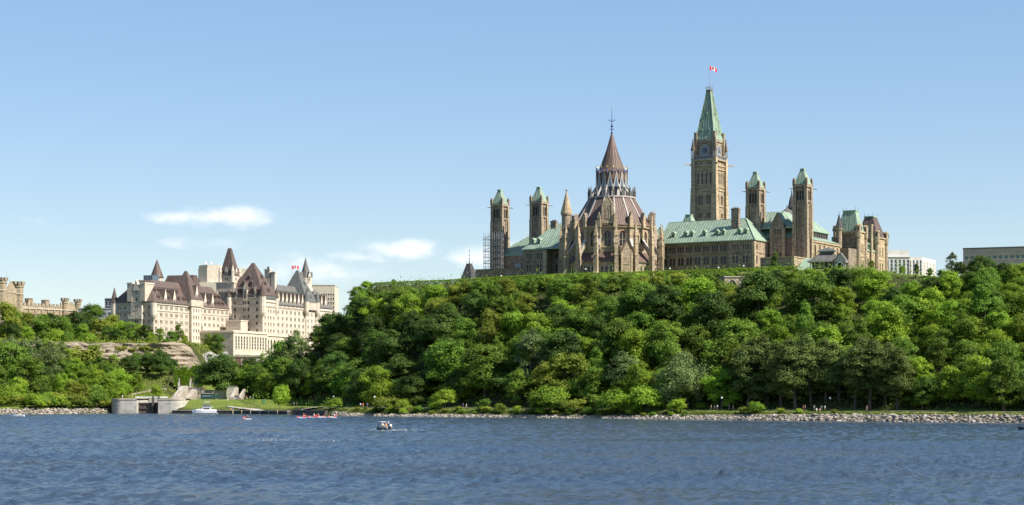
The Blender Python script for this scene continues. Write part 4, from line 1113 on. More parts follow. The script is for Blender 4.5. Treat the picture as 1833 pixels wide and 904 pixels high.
# ------------------------------------------------------------------ slate tower of a farther building, left of the scaffolding
def slate_tower():
    D = 905.0; c = at(841, 500, D); zb = PLAT - 2
    T = root('slate_tower', 'small dark slate-roofed tower with iron cresting left of the scaffolding', 'tower', (c.x, D, zb), -32.0)
    z0, z1 = 65.0, 72.4
    w = MB(); facade(w, T, (-3, -2.6), (2.4, -2.6), zb, z0, [('lancet', 1.6, 60, 1.1, 3), ('lancet', 3.8, 60, 1.1, 3)], SANDD, SANDL); w.wall((2.4, -2.6), (2.4, 2.6), zb, z0, [], SAND); w.wall((-3, 2.6), (-3, -2.6), zb, z0, [], SANDD); w.wall((2.4, 2.6), (-3, 2.6), zb, z0, [], SANDD)
    w.build('wall', T)
    r = MB(); r.frust((-3.4, 2.8, -3, 3), z0, (-1.3, .7, -1, 1), z1, DARKR); r.box(-3.5, 2.9, -3.1, 3.1, z0 - .4, z0 - .003, LEAD)
    r.build('roof', T)
    m = MB()
    for X in (-1.3, .7):
        for Y in (-1, 1): m.tube((X, Y, z1), (X, Y, z1 + 2.4), .1, .03, 5, IRON)
    m.tube((-.3, 0, z1), (-.3, 0, z1 + 7.2), .13, .04, 6, IRON)
    for h in (2.6, 4.4, 6.4): m.ngon(-.3, 0, [(.05, z1 + h - .3), (.3, z1 + h), (.05, z1 + h + .3)], 6, IRON)
    for X in (-3.2, 2.6): m.tube((X, -2.8, z0), (X, -2.8, z0 + 4), .09, .03, 5, IRON)
    m.build('iron_cresting', T)
slate_tower()

# ------------------------------------------------------------------ grey summer pavilion on the hilltop
def summer_pavilion():
    D = 716.0; c = at(1481, 480, D); zb = PLAT - 1.2
    zg = ground(c.x, D); zb = zg - .3
    T = root('summer_pavilion', 'open hilltop pavilion with grey hipped roof and small lantern', 'pavilion', (c.x, D, zb), -20.0)
    ze, zr, zl = 60.0, 63.0, 64.2
    w = MB(); w.box(-6.6, 6.6, -3.6, 3.6, zb, zb + .9, SANDD); w.build('plinth', T)
    for i in range(8):
        for Y in (-3.1, 3.1):
            p = MB(); X = -6 + i * 1.714; p.box(X - .16, X + .16, Y - .16, Y + .16, zb + .9, ze, LEAD); p.beam((X, Y, ze - .9), (X + .7, Y, ze - .1), .14, .14, LEAD); p.beam((X, Y, ze - .9), (X - .7, Y, ze - .1), .14, .14, LEAD); p.build('post', T)
    w = MB(); w.box(-5.6, 5.6, -2.2, 2.6, zb + .9, ze - .2, WOOD); w.build('inner_wall', T)
    r = MB(); hip(r, -7.2, 7.2, -4.2, 4.2, ze, zr, 4.4, 4.4, 3.2, 3.2, GREYR, trim=LEAD); r.build('roof', T)
    l = MB(); l.box(-2.6, 2.6, -1.0, 1.0, zr - .3, zl, GREYG); hip(l, -3.6, 3.6, -1.9, 1.9, zl, zl + 1.1, 2.6, 2.6, 1.8, 1.8, GREYG, trim=LEAD); l.build('lantern', T)
    g = MB(); g.face([(3.6, -5.6, ze - .6), (8.2, -5.6, ze - .6), (5.9, -5.6, zr - .2)], LEAD)
    g.face([(3.0, -5.9, ze - .9), (5.9, -5.9, zr + .1), (5.9, 0, zr + .1), (3.0, 0, ze - .9)], GREYR); g.face([(8.8, -5.9, ze - .9), (8.8, 0, ze - .9), (5.9, 0, zr + .1), (5.9, -5.9, zr + .1)], GREYR)
    for X in (3.9, 7.9): g.box(X - .18, X + .18, -5.5, -5.1, zb, ze - .6, LEAD)
    n = 8
    for i in range(n):
        t0, t1 = math.pi * i / n, math.pi * (i + 1) / n
        g.face([(5.9 + 1.6 * math.cos(t), -5.62, ze - 2.2 + 1.6 * math.sin(t)) for t in (t0, t1)] + [(5.9 + 1.3 * math.cos(t), -5.62, ze - 2.2 + 1.3 * math.sin(t)) for t in (t1, t0)], WHITE)
    g.build('gabled_porch', T)
summer_pavilion()

# ------------------------------------------------------------------ stone arches under the hilltop hedge
def arches():
    D = 693.0; a = at(1299, 515, D); b = at(1346, 515, D); zb = 44.0; zt = EYE + (HOR - 496.5) / FPX * D
    cx = (a.x + b.x) / 2; 
    T = root('arched_retaining_wall', 'stone wall with two pointed dark arches just under the hilltop hedge', 'wall', (cx, D, zb), 10.0)
    w = MB(); W = (b.x - a.x) / 2 + .6
    facade(w, T, (-W, 0), (W, 0), zb, zt, [('lancet', 3.0, zb + 2.2, 3.0, zt - zb - 3.2), ('lancet', 7.4, zb + 2.2, 2.7, zt - zb - 3.4)], RUBBLE, CONCL, depth=1.4)
    w.wall((W, 0), (W, 8), zb, zt, [], RUBBLE); w.wall((-W, 8), (-W, 0), zb, zt, [], RUBBLE)
    w.box(-W - .3, W + .3, -.3, 8, zt + .003, zt + .4, CONCL)
    w.build('wall', T)
arches()

# ------------------------------------------------------------------ the hotel, a pale chateau with brown roofs
CF = Frame(-136.5, 1000.0, -20.0)
def chateau():
    zb = 20.0
    T = root('grand_hotel', 'pale limestone chateau hotel with steep brown roofs beyond the canal', 'hotel', (-136.5, 1000.0, zb), -20.0)
    Z = CF.Z
    rows = [33.0, 36.6, 40.2, 43.8, 47.4, 51.0]
    def bays(y0, y1, step, zr, kind='pair', w=2.5, h=2.1, off=0.0):
        n = max(1, int((y1 - y0) / step)); out = []
        for i in range(n):
            c = (y1 - y0) * (i + .5) / n + off
            for z in zr: out.append((kind, c, z, w, h))
        return out
    # left block
    AX0, AX1, AY0, AY1, AE = -42.3, -19.3, -81.5, -3.0, 55.0
    w = MB()
    gw = []
    for c in (3.0, 6.2, 17.0, 20.4):
        for z in rows[1:]: gw.append(('pair', c, z, 1.7, 1.9))
    gw += [('pair', c, z, 1.5, 2.0) for c in (11.6, 14.0) for z in rows[1:5]]
    facade(w, T, (AX0, AY0), (AX1, AY0), zb, AE, gw, LIME, LIMET)
    facade(w, T, (AX1, AY0), (AX1, -46.), zb, AE, bays(AY0, -46., 5.0, rows), LIME, LIMET)
    facade(w, T, (AX1, -36.), (AX1, AY1), zb, AE - .6, bays(-36., AY1, 4.7, rows), LIME, LIMET)
    w.wall((AX0, AY1), (AX0, AY0), zb, AE, [], LIME)
    for z, g in ((53.6, .5), (50.3, .3)):
        w.box(AX0 - g, AX1 + g, AY0 - g, AY0 - .003, z, z + .35, LIMET); w.box(AX1 + .003, AX1 + g, AY0 - g, -46.2, z + .003, z + .35, LIMET); w.box(AX1 + .003, AX1 + g, -35.9, AY1, z + .003, z + .35, LIMET)
    for i in range(23): w.box(AX0 + .3 + i, AX0 + .8 + i, AY0 - .45, AY0 - .01, 49.4, 50.3, LIMET)
    w.build('left_block_wall', T)
    w = MB()        # bay in the middle of the gable end
    facade(w, T, (-31.6, AY0 - 1.6), (-25.2, AY0 - 1.6), zb, 62.4, [('pair', 3.2, z_, 1.9, 2.0) for z_ in rows[1:6]] + [('rect', 3.2, 55.0, 1.3, 2.0), ('rect', 3.2, 58.6, 1.3, 2.0)], LIME, LIMET)
    w.wall((-25.2, AY0 - 1.6), (-25.2, AY0 + 7), zb, 63.4, [], LIMET); w.wall((-31.6, AY0 + 7), (-31.6, AY0 - 1.6), zb, 63.4, [], LIME)
    for x0, x1 in ((-33.6, -30.8), (-26.0, -23.2)): w.box(x0, x1, AY0 - 1.9, AY0 + 7, 55.0, 64.0, LIME); w.box(x0 - .2, x1 + .2, AY0 - 2.1, AY0 + 7.2, 64.0, 64.7, LIMET)
    w.box(-30.8, -26.0, AY0 - 1.4, AY0 + 7, 60.0, 63.8, LIME)
    w.face([(-30.4, AY0 - 2.0, 60.6), (-26.4, AY0 - 2.0, 60.6), (-28.4, AY0 - 2.0, 66.2)], LIMET); w.face([(-30.4, AY0 - 2.0, 60.6), (-28.4, AY0 - 2.0, 66.2), (-28.4, AY0, 66.2), (-30.4, AY0, 60.6)], LIMET); w.face([(-26.4, AY0 - 2.0, 60.6), (-26.4, AY0, 60.6), (-28.4, AY0, 66.2), (-28.4, AY0 - 2.0, 66.2)], LIMET)
    w.box(-32.4, -24.4, AY0 - 3.0, AY0 - 1.603, 46.0, 48.2, LIMET)
    w.build('gable_bay', T)
    def bartizan(x, y, z0, z1, r, cone=None, roof=BROWN):
        m = MB(); m.ngon(x, y, [(.2, z0 - 3.0), (r * .8, z0 - 1), (r, z0), (r, z1)], 10, LIMET); o = m.build('corner_turret', T)
        if cone: m = MB(); m.ngon(x, y, [(r + .3, z1), (.1, cone)], 10, roof); m.build('turret_cone', o, zb=zb)
    bartizan(AX1, AY0, 48.0, 54.2, 1.7); bartizan(AX0, AY0, 48.0, 54.6, 1.7, 62.5)
    r = MB(); hip(r, AX0 - .6, AX1 + .6, AY0 - .6, -40, AE, 66.6, 8.2, 8.2, 10.5, 0, BROWN, trim=GREYG); r.build('left_roof', T)
    r = MB(); hip(r, AX0 - .6, AX1 + .6, -42, AY1, AE - .6, 66.2, 8.6, 8.6, 0, 5.0, BROWN, trim=BROWN); r.build('left_roof', T)
    w = MB(); facade(w, T, (AX1 + 1.6, -46.), (AX1 + 1.6, -36.), zb, 57.6, [(k, c, z, ww, 1.9) for c in (2.4, 5.0, 7.6) for k, ww in (('rect', 1.2),) for z in rows + [54.2]], LIMET, LIMET)
    w.wall((AX1 - 1, -46.), (AX1 + 1.6, -46.), zb, 57.6, [], LIME); w.wall((AX1 + 1.6, -36.), (AX1 - 1, -36.), zb, 57.6, [], LIME); w.build('oriel_bay', T)
    r = MB(); r.frust((AX1 - 11.6, AX1 + 2.4, -47.6, -34.4), 57.6, (AX1 - 5.2, AX1 - 4.2, -41.6, -40.4), 73.0, BROWN); r.box(AX1 - 11.4, AX1 + 2.2, -47.4, -34.6, 54, 57.597, LIME); r.build('pavilion_roof', T)
    sd = dormer_mesh(2.2, 3.6, 3.4, LIMET, BROWN, spike=3.2)
    bd = dormer_mesh(1.7, 1.5, 2.6, BROWN, BROWN)
    for y in (-70, -61, -29, -21): link('stone_dormer', sd, T, (AX1 + .1, y, 53.6 - zb), R(90))
    link('stone_dormer', sd, T, (AX1 + 1.8, -41, 57.0 - zb), R(90))
    for z, inn, st in ((56.4, .35, 5.0), (60.2, 2.85, 4.4)):
        for i in range(6): link('dormer', bd, T, (AX1 - inn, -75 + i * st, z - zb), R(90))
        for i in range(7): link('dormer', bd, T, (AX1 - inn, -33 + i * 4.2, z - .5 - zb), R(90))
    # central tower
    cx, cy = -22.7, 4.5; a = 4.6
    w = MB()
    facade(w, T, (cx - a, cy - a), (cx + a, cy - a), zb, 66.0, [('rect', c, z, 1.2, 1.9) for c in (2.6, 6.6) for z in rows + [54.6, 58.2]], LIME, LIMET)
    facade(w, T, (cx + a, cy - a), (cx + a, cy + a), zb, 66.0, [('rect', c, z, 1.2, 1.9) for c in (2.6, 6.6) for z in rows + [54.6, 58.2, 61.8]], LIMET, LIMET)  # paler stone than the other face paints this one sunlit
    w.wall((cx - a, cy + a), (cx - a, cy - a), zb, 66., [], LIME)
    w.box(cx - a - .9, cx + a + .9, cy - a - .9, cy + a + .9, 64.6, 68.8, LIME); w.box(cx - a - 1.2, cx + a + 1.2, cy - a - 1.2, cy + a + 1.2, 68.803, 69.4, LIMET)
    for i in range(11): w.box(cx - a - .6 + i, cx - a - .1 + i, cy - a - 1.15, cy - a - .903, 63.6, 65.0, LIMET); w.box(cx + a + .903, cx + a + 1.15, cy - a - .6 + i, cy - a - .1 + i, 63.6, 65.0, LIMET)
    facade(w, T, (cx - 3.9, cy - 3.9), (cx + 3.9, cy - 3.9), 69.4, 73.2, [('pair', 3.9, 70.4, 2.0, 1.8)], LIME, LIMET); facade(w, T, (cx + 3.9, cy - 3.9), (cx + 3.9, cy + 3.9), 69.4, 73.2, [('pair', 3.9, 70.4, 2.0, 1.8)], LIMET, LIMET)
    for x in (cx - 3.9, cx + 3.9):
        for y in (cy - 3.9, cy + 3.9): w.ngon(x, y, [(.9, 66.0), (.9, 75.0), (1.05, 75.2), (.1, 78.6)], 8, LIMET)
    o = w.build('tower', T)
    r = MB(); r.frust((cx - 4.2, cx + 4.2, cy - 4.2, cy + 4.2), 73.2, (cx - .9, cx + .9, cy - .6, cy + .6), 88.4, BROWN); r.build('tower_roof', o, zb=zb)
    for rz, p in ((0, (cx, cy - 4.0)), (R(90), (cx + 4.0, cy))): link('stone_dormer', dormer_mesh(1.8, 2.6, 2.0, LIMET, BROWN, spike=1.6), o, (p[0], p[1], 72.6 - zb), rz)
    # right block: gable pavilion, long front, second pavilion, round tower
    w = MB(); CE = 62.0
    cols = [(3.6, 'rect', 1.4), (9.4, 'pair', 1.9), (11.9, 'rect', 1.2), (17.2, 'rect', 1.4)]
    facade(w, T, (-20.7, 0), (0, 0), zb, CE, [(k, c, z, ww, 2.1) for c, k, ww in cols for z in (41.6, 45.4, 49.2, 53.0, 56.8)], LIME, LIMET)
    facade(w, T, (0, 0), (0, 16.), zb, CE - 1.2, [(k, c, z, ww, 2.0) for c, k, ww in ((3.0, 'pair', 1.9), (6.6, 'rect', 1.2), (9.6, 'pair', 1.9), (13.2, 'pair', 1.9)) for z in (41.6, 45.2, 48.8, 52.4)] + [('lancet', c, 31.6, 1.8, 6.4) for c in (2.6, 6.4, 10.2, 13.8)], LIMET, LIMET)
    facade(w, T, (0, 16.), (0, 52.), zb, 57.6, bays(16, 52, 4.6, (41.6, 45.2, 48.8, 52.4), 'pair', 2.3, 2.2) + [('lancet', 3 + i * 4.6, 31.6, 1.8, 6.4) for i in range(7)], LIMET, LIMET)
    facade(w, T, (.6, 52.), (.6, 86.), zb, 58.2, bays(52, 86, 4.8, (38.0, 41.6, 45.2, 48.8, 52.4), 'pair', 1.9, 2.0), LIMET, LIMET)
    w.wall((0, 52.), (.6, 52.), zb, 58.2, [], LIMET); w.wall((-20.7, 86), (-20.7, 0), zb, 57, [], LIME)
    for z, g in ((39.6, .5), (56.2, .45), (60.2, .5)):
        w.box(-20.7 - g, g, -g, -.003, z, z + .4, LIMET)
        if z < 60: w.box(.003, g, -g, 52, z + .003, z + .4, LIMET); w.box(.603, .6 + g, 52, 86, z + .003, z + .4, LIMET)
        else: w.box(.003, g, -g, 16, z - 2, z - 1.6, LIMET)
    for i in range(20): w.box(-20.2 + i, -19.7 + i, -.42, -.01, 55.3, 56.2, LIMET)
    for i in range(48): w.box(.01, .42, .4 + i * 1.08, .9 + i * 1.08, 55.4, 56.2, LIMET)
    w.build('right_block_wall', T)
    bartizan(0, 0, 52.4, 61.4, 1.8, 69.5); bartizan(-20.7, 0, 52.4, 61.4, 1.7, 69.5); bartizan(0, 16, 54, 61, 1.3, 67)
    r = MB(); r.frust((-21.2, .6, -.6, 17.), CE, (-10.8, -9.6, 7.6, 8.8), 80.2, BROWN); r.box(-21., .4, -.4, 16.8, CE - 2, CE - .003, GREYG); r.build('pavilion_roof', T)
    for x, z in ((-14.6, 63.4), (-6.4, 63.4), (-12.6, 67.4), (-8.0, 67.4)): link('dormer', bd, T, (x, (z - CE) * .45 - .95, z - zb), 0)
    link('dormer', dormer_mesh(1.6, 1.6, 2.6, BROWN, BROWN), T, (-10.3, 3.2, 70.6 - zb), 0)
    for z in (63.6, 67.4, 71): link('dormer', bd, T, (.7 - (z - CE) * .56, 8.2, z - zb), R(90))
    sdt = dormer_mesh(2.4, 5.6, 3.0, LIMET, BROWN, spike=2.2); link('stone_dormer', sdt, T, (-10.4, -.7, 59.6 - zb), 0)
    ss = dormer_mesh(1.1, 3.0, 2.0, LIMET, BROWN, spike=2.0)
    for x in (-16.0, -4.4): link('stone_dormer', ss, T, (x, -.5, 61.2 - zb), 0)
    c = MB(); c.box(-9.6, -6.4, 20.5, 23, 66, 77.0, LIMET); c.box(-9.9, -6.1, 20.2, 23.3, 77, 77.6, LIMET); c.box(-5.6, -3.2, 20.5, 22.6, 62, 75.4, LIMET); c.box(-5.9, -2.9, 20.2, 22.9, 75.4, 76, LIMET); c.ngon(-8, 21.8, [(.6, 77.6), (.6, 79.0)], 8, IRON); c.build('chimney', T)
    r = MB(); hip(r, -21.2, .6, 15., 54., 57.6, 69.4, 8, 8, 0, 0, GREYR, trim=GREYG); r.build('right_roof', T)
    r = MB(); hip(r, -21.2, 1.1, 53., 86.5, 58.2, 69.0, 8, 8, 0, 8, GREYR, trim=GREYG); r.build('right_roof', T)
    for i in range(7): link('stone_dormer', sd, T, (.2, 18.6 + i * 4.9, 56.4 - zb), R(90))
    for i in range(3): link('stone_dormer', sd, T, (.8, 66.5 + i * 5.2, 57.0 - zb), R(90))
    bg = dormer_mesh(1.7, 1.5, 2.6, GREYG, GREYG)
    for i in range(8): link('dormer', bg, T, (-.5, 16.3 + i * 4.9, 59.6 - zb), R(90)); link('dormer', bg, T, (-2.95, 18.6 + i * 4.4, 63.2 - zb), R(90))
    r = MB(); r.frust((-17, 2.0, 50., 65.), 60.4, (-8.3, -7.3, 57, 58), 79.2, GREYG); r.box(-16.8, 1.8, 50.2, 64.8, 56, 60.397, LIME); r.build('pavilion_roof', T)
    for z in (62, 66, 70): link('dormer', bg, T, (1.6 - (z - 60.4) * .48, 57.6, z - zb), R(90))
    bartizan(1.4, 50.6, 55, 61, 1.4, 68, GREYG); bartizan(1.6, 64.4, 55, 61, 1.4, 67, GREYG)
    p = at(547, 500, 1066); lx = CF.c * (p.x + 136.5) + CF.s * (p.y - 1000); ly = -CF.s * (p.x + 136.5) + CF.c * (p.y - 1000)
    m = MB(); m.ngon(lx, ly, [(3.5, zb), (3.5, 66.4), (4.2, 67.4), (4.2, 69.4), (3.9, 69.4), (3.6, 69.6), (3.6, 75.2)], 16, LIMET)
    for k in range(16): a_ = k * math.pi / 8; m.box(lx + 4.1 * math.cos(a_) - .3, lx + 4.1 * math.cos(a_) + .3, ly + 4.1 * math.sin(a_) - .3, ly + 4.1 * math.sin(a_) + .3, 66.0, 67.4, GLASS)
    o = m.build('round_tower', T)
    m = MB(); m.ngon(lx, ly, [(3.3, 75.2), (3.0, 76.2), (.12, 87.0), (.05, 88.2)], 12, GREYR); m.build('turret_cone', o, zb=zb)
    for k, a_ in enumerate((-1.9, -.5, .6)):
        link('stone_dormer', dormer_mesh(1.5, 3.2, 1.6, LIMET, GREYR, spike=1.4), o, (lx + 3.9 * math.cos(a_), ly + 3.9 * math.sin(a_), 73.0 - zb), a_ + R(90))
    # podium with the tall slot windows, plant box on top
    w = MB(); PT = Z(592.5, 2, -37)
    w.wall((-27, -37), (2.2, -37), zb - 1, PT, [], LIME)
    facade(w, T, (2.2, -37), (2.2, 2.), zb - 1, PT, [('slot', 3.0 + i * 3.05, 31.6, 1.7, 7.0) for i in range(12)] + [('pair', 3.0 + i * 3.05, 27.6, 1.8, 1.4) for i in range(6)], LIMET, LIMET)
    w.box(-27.3, 2.6, -37.4, 1.0, PT - .8, PT, LIMET); w.box(-27, 1.6, -36.5, 0, PT + .003, PT + .5, LIMET)
    w.build('podium', T)
    w = MB(); w.box(-15.5, -6.5, -13, -5, PT, PT + 6.2, LIME); w.box(-15.8, -6.2, -13.3, -4.7, PT + 6.2, PT + 6.8, LIMET); w.build('plant_room', T)
    w = MB(); w.box(-26, -18, -34, -28, PT, PT + 3.0, LIME); w.build('plant_room', T)
    # roofs seen beyond the left block
    p = at(281, 497, 990); lx = CF.c * (p.x + 136.5) + CF.s * (p.y - 1000); ly = -CF.s * (p.x + 136.5) + CF.c * (p.y - 1000)
    m = MB(); m.ngon(lx, ly, [(3.2, zb), (3.2, 70.6), (3.6, 71.0)], 12, LIME); o = m.build('round_tower', T); m = MB(); m.ngon(lx, ly, [(3.7, 70.8), (.1, 80.6)], 12, BROWN); m.build('turret_cone', o, zb=zb)
    m = MB(); hip(m, lx, lx + 20, ly + 2, ly + 14, 62, 72.2, 3, 1, 4, 4, BROWN); m.box(lx, lx + 20, ly + 3, ly + 13, zb, 61.6, LIME); m.build('rear_roof', T)
    p = at(269, 497, 975); lx = CF.c * (p.x + 136.5) + CF.s * (p.y - 1000); ly = -CF.s * (p.x + 136.5) + CF.c * (p.y - 1000)
    m = MB(); m.box(lx - 2.8, lx + 2.6, ly - 2, ly + 4, 60, 71.0, GLASSB)
    for i in range(5): m.box(lx - 2.9 + i * 1.3, lx - 2.8 + i * 1.3, ly - 2.1, ly - 2.0, 60, 71.2, STEEL)
    m.build('glass_plant_room', T)
    return T
chateau()
cfx, cfy = CF.W(-8, 57.5)
p = at(522.5, 480, 1078); 
m = MB(); m.tube((p.x, p.y, 69), (p.x, p.y, 83.6), .14, .08, 6, STEEL); o = m.build('flagpole', None); o.location = (0, 0, 0); tag(o, 'thin flagpole on the far roof of the pale hotel', 'flagpole')
canada_flag('flag', 'small maple leaf flag above the far roofs of the pale hotel', p.x + .1, p.y, 83.4, 4.2, 2.0, .1)

# ------------------------------------------------------------------ battlemented tan building, far left
def castle():
    D0 = 1000.0; o0 = at(40, 0, D0); zb = 34.0
    F = Frame(o0.x, D0, -33.0)
    T = root('battlemented_building', 'tan stone office building with castle battlements at the far left', 'building', (o0.x, D0, zb), -33.0)
    Z = F.Z; L = F.V(140, 0); zt = Z(546, 0, 0); zc = Z(549, 0, 0)
    w = MB(); ws = []
    n = 7
    for i in range(n):
        for z, h in ((zc - 6.2, 2.8), (zc - 12.0, 3.6), (zc - 18.5, 3.6)): ws.append(('triple', (i + .5) * (L - 9) / n, z, 3.2, h))
    facade(w, T, (0, 0), (0, L), zb, zt, ws, TAN, TAN)
    w.wall((-30, 0), (0, 0), zb, zt, [], TAN); w.wall((0, L), (-30, L), zb, zt, [], TAN)
    w.box(.003, .5, 0, L, zc - 1.0, zc - .5, LIME)
    for i in range(n + 1): c = i * (L - 9) / n; w.box(.003, .6, c - .4, c + .4, zb, zc - 1.2, TAN)
    w.box(-30, 0, 0, L, zt - .4, zt - .1, LEAD)
    w.build('wall', T)
    w = MB()
    for i in range(12):
        c = 1 + i * (L - 9) / 12; h = 1.4 if i % 4 != 2 else 2.3; w.box(-.5, .1, c, c + 1.6, zt, zt + h, TAN)
    w.build('parapet', T)
    for y, k in ((8, 2.6), (20, 2.2)):
        w = MB(); w.box(-7, -4, y, y + 3.4, zt, zt + k + 1.0, TAN); cren(w, -7, -4, y, y + 3.4, zt + k + 1.0, .7, SANDD, 2); w.build('chimney', T)
    def turret(y, r, z1, name='turret'):
        m = MB(); m.ngon(.2, y, [(r, zb), (r, z1 - 3.4), (r * 1.14, z1 - 3.1), (r * 1.14, z1 - 1.4)], 8, TAN, R(22.5)); 
        m.ngon(.2, y, [(r * 1.1, z1 - 7.2), (r * 1.16, z1 - 7.1), (r * 1.16, z1 - 6.7), (r * 1.05, z1 - 6.6)], 8, LIME, R(22.5), False, False)
        for i in range(8):
            a = R(45 * i); x_, y_ = .2 + r * 1.06 * math.cos(a), y + r * 1.06 * math.sin(a); m.box(x_ - r * .22, x_ + r * .22, y_ - r * .22, y_ + r * .22, z1 - 1.6, z1, SANDD if i % 2 else TAN)
        return m.build(name, T)
    zt2 = Z(535.5, 0, L)
    turret(L - .5, 1.75, zt2); turret(L - 10.2, 1.75, zt2 + .2)
    w = MB(); c = L - 5.3
    w.face([(.25, c - 4, zt - 2), (.25, c + 4, zt - 2), (.25, c + 3.4, zt), (.25, c + .6, zt + 3.2), (.25, c - .6, zt + 3.2), (.25, c - 3.4, zt)], TAN)
    w.face([(-.4, c - 4, zt - 2), (-.4, c - 3.4, zt), (-.4, c - .6, zt + 3.2), (-.4, c + .6, zt + 3.2), (-.4, c + 3.4, zt), (-.4, c + 4, zt - 2)], TAN)
    w.face([(.3, c - 3.4, zt), (.3, c - .6, zt + 3.2), (-.45, c - .6, zt + 3.2), (-.45, c - 3.4, zt)], LIME); w.face([(.3, c + .6, zt + 3.2), (.3, c + 3.4, zt), (-.45, c + 3.4, zt), (-.45, c + .6, zt + 3.2)], LIME)
    w.build('end_gable', T)
    # entrance tower with two octagonal turrets
    ye, zg = F.V(18, 1.0), Z(509, 0, -8)
    y0, y1 = F.V(9, .5), F.V(27, .5)
    w = MB(); facade(w, T, (1.2, y0 - .5), (1.2, y1 + .5), zb, zg - 2.2, [('lancet', (y1 - y0) / 2 + .5, Z(545, 1, -8), (y1 - y0) * .74, 5.2)], TAN, TAN)
    cm = (y0 + y1) / 2; w.face([(1.2, y0 + .3, zg - 2.2), (1.2, y1 - .3, zg - 2.2), (1.2, cm + .5, zg + 1.8), (1.2, cm - .5, zg + 1.8)], TAN); w.box(-8, 1.15, y0, y1, zb, zg - 2.4, TAN)
    w.box(1.21, 1.6, y0, y1, zg - 4.6, zg - 4.2, LIME)
    w.build('entrance_front', T)
    zt3 = Z(504, 0, -3)
    for pc, rr in ((33.5, 2.55), (3.5, 2.4), (-22, 2.5)):
        yy = F.V(pc, .2); o = turret(yy, rr, zt3 + (1.6 if pc < 20 else 0), 'octagonal_tower')
        for a in (-.6, .2, 1.0):
            link('window', win_mesh('lancet', .8, 6.0, TAN, GLASS), o, (.2 + rr * .93 * math.cos(a), yy + rr * .93 * math.sin(a), zt3 - 13.0 - zb), a + R(90))
    m = MB(); m.tube((-2, cm, zg), (-2, cm, zg + 7), .12, .06, 6, STEEL); m.build('flagpole', T)
castle()

# ------------------------------------------------------------------ plain modern buildings in the background
def block(name, label, px0, px1, top, D, dep, rz, zb, mat, trim, wins, glass=GLASS, roofbits=True, cat='office building'):
    a, b = at(px0, top, D), at(px1, top, D); W = (b.x - a.x); zt = a.z
    T = root(name, label, cat, ((a.x + b.x) / 2, D, zb), rz)
    w = MB(); h = W / 2
    facade(w, T, (-h, 0), (h, 0), zb, zt, wins(W, zt), mat, trim, glass); w.wall((h, 0), (h, dep), zb, zt, [], mat); w.wall((-h, dep), (-h, 0), zb, zt, [], mat); w.wall((h, dep), (-h, dep), zb, zt, [], mat)
    w.box(-h, h, 0, dep, zt - .5, zt - .2, LEAD); w.box(-h - .1, h + .1, -.1, .2, zt, zt + .5, trim)
    w.build('wall', T)
    return T, h, zt
BEIGE = m_plain('beige_concrete', (0.52, 0.45, 0.36), 0.9, scale=.4); WHITEC = m_plain('white_concrete', (0.62, 0.58, 0.53), 0.85, scale=.4)
MAUVE = m_plain('brown_precast', (0.38, 0.32, 0.295), 0.9, scale=.3); GREYB = m_plain('grey_cladding', (0.33, 0.34, 0.35), 0.6, scale=.4); DARKB = m_plain('dark_blue_cladding', (0.045, 0.06, 0.09), 0.4, 0.5)
grid = lambda nx, z0, dz, ny, w, h, kind='rect': (lambda W, zt: [(kind, W * (i + .5) / nx, zt - z0 - dz * j, w, h) for i in range(nx) for j in range(ny)])
T, h, zt = block('office_block', 'beige concrete office block with rows of small windows right of the round hotel tower', 556, 599, 511, 1300, 30, 0, 40, BEIGE, BEIGE, grid(10, 7.2, 3.0, 7, 1.2, 1.45))
def beige_tower():
    D = 1240.0; T = root('concrete_tower', 'windowless beige concrete tower rising behind the pale hotel', 'tower', (at(400, 0, D).x, D, 30), 0)
    m = MB(); X = lambda px: (px - 400) / FPX * D; Zz = lambda py: EYE + (HOR - py) / FPX * D
    pts = [(X(352), 6), (X(359), 0), (X(372), -3), (X(395), 0), (X(445), 4), (X(445), 26), (X(352), 26)]
    m.grid([[(x, y, 30) for x, y in pts], [(x, y, Zz(480)) for x, y in pts]], BEIGE, True, False, True)
    m.grid([[(x * .98, y + .4, Zz(480)) for x, y in pts[:4]] + [(X(395), 20, Zz(480)), (X(354), 20, Zz(480))], [(x * .98, y + .4, Zz(474.5)) for x, y in pts[:4]] + [(X(395), 20, Zz(474.5)), (X(354), 20, Zz(474.5))]], BEIGE, True, False, True)
    m.build('wall', T)
    m = MB(); m.box(X(318), X(400), -6, 12, 30, Zz(506), BEIGE); m.build('low_wing', T)
    for px in (366, 376):
        m = MB(); x = X(px); m.tube((x, 3, Zz(475)), (x, 3, Zz(472)), .25, .25, 6, WHITE); m.ngon(x, 3, [(.3, Zz(472.4)), (1.1, Zz(471)), (1.0, Zz(469.2)), (.3, Zz(468.6))], 10, WHITE); m.build('satellite_dome', T)
beige_tower()
T, h, zt = block('modern_building', 'low grey modern building left of the pale hotel', 140, 212, 553, 980, 25, 0, 34, GREYB, GREYB, grid(7, 3.6, 4.0, 2, 2.6, 1.8), GLASSB)
T, h, zt = block('dark_glass_box', 'dark blue glazed block on the skyline left of the pale hotel', 187.5, 205, 535, 1060, 12, 0, 34, DARKB, GREYB, grid(3, 4, 4, 1, 1.5, 2.6), GLASS)
m = MB(); m.box(h + .02, h + 3.2, .5, 10, 34, zt + .6, GREYB); m.build('stair_core', T)
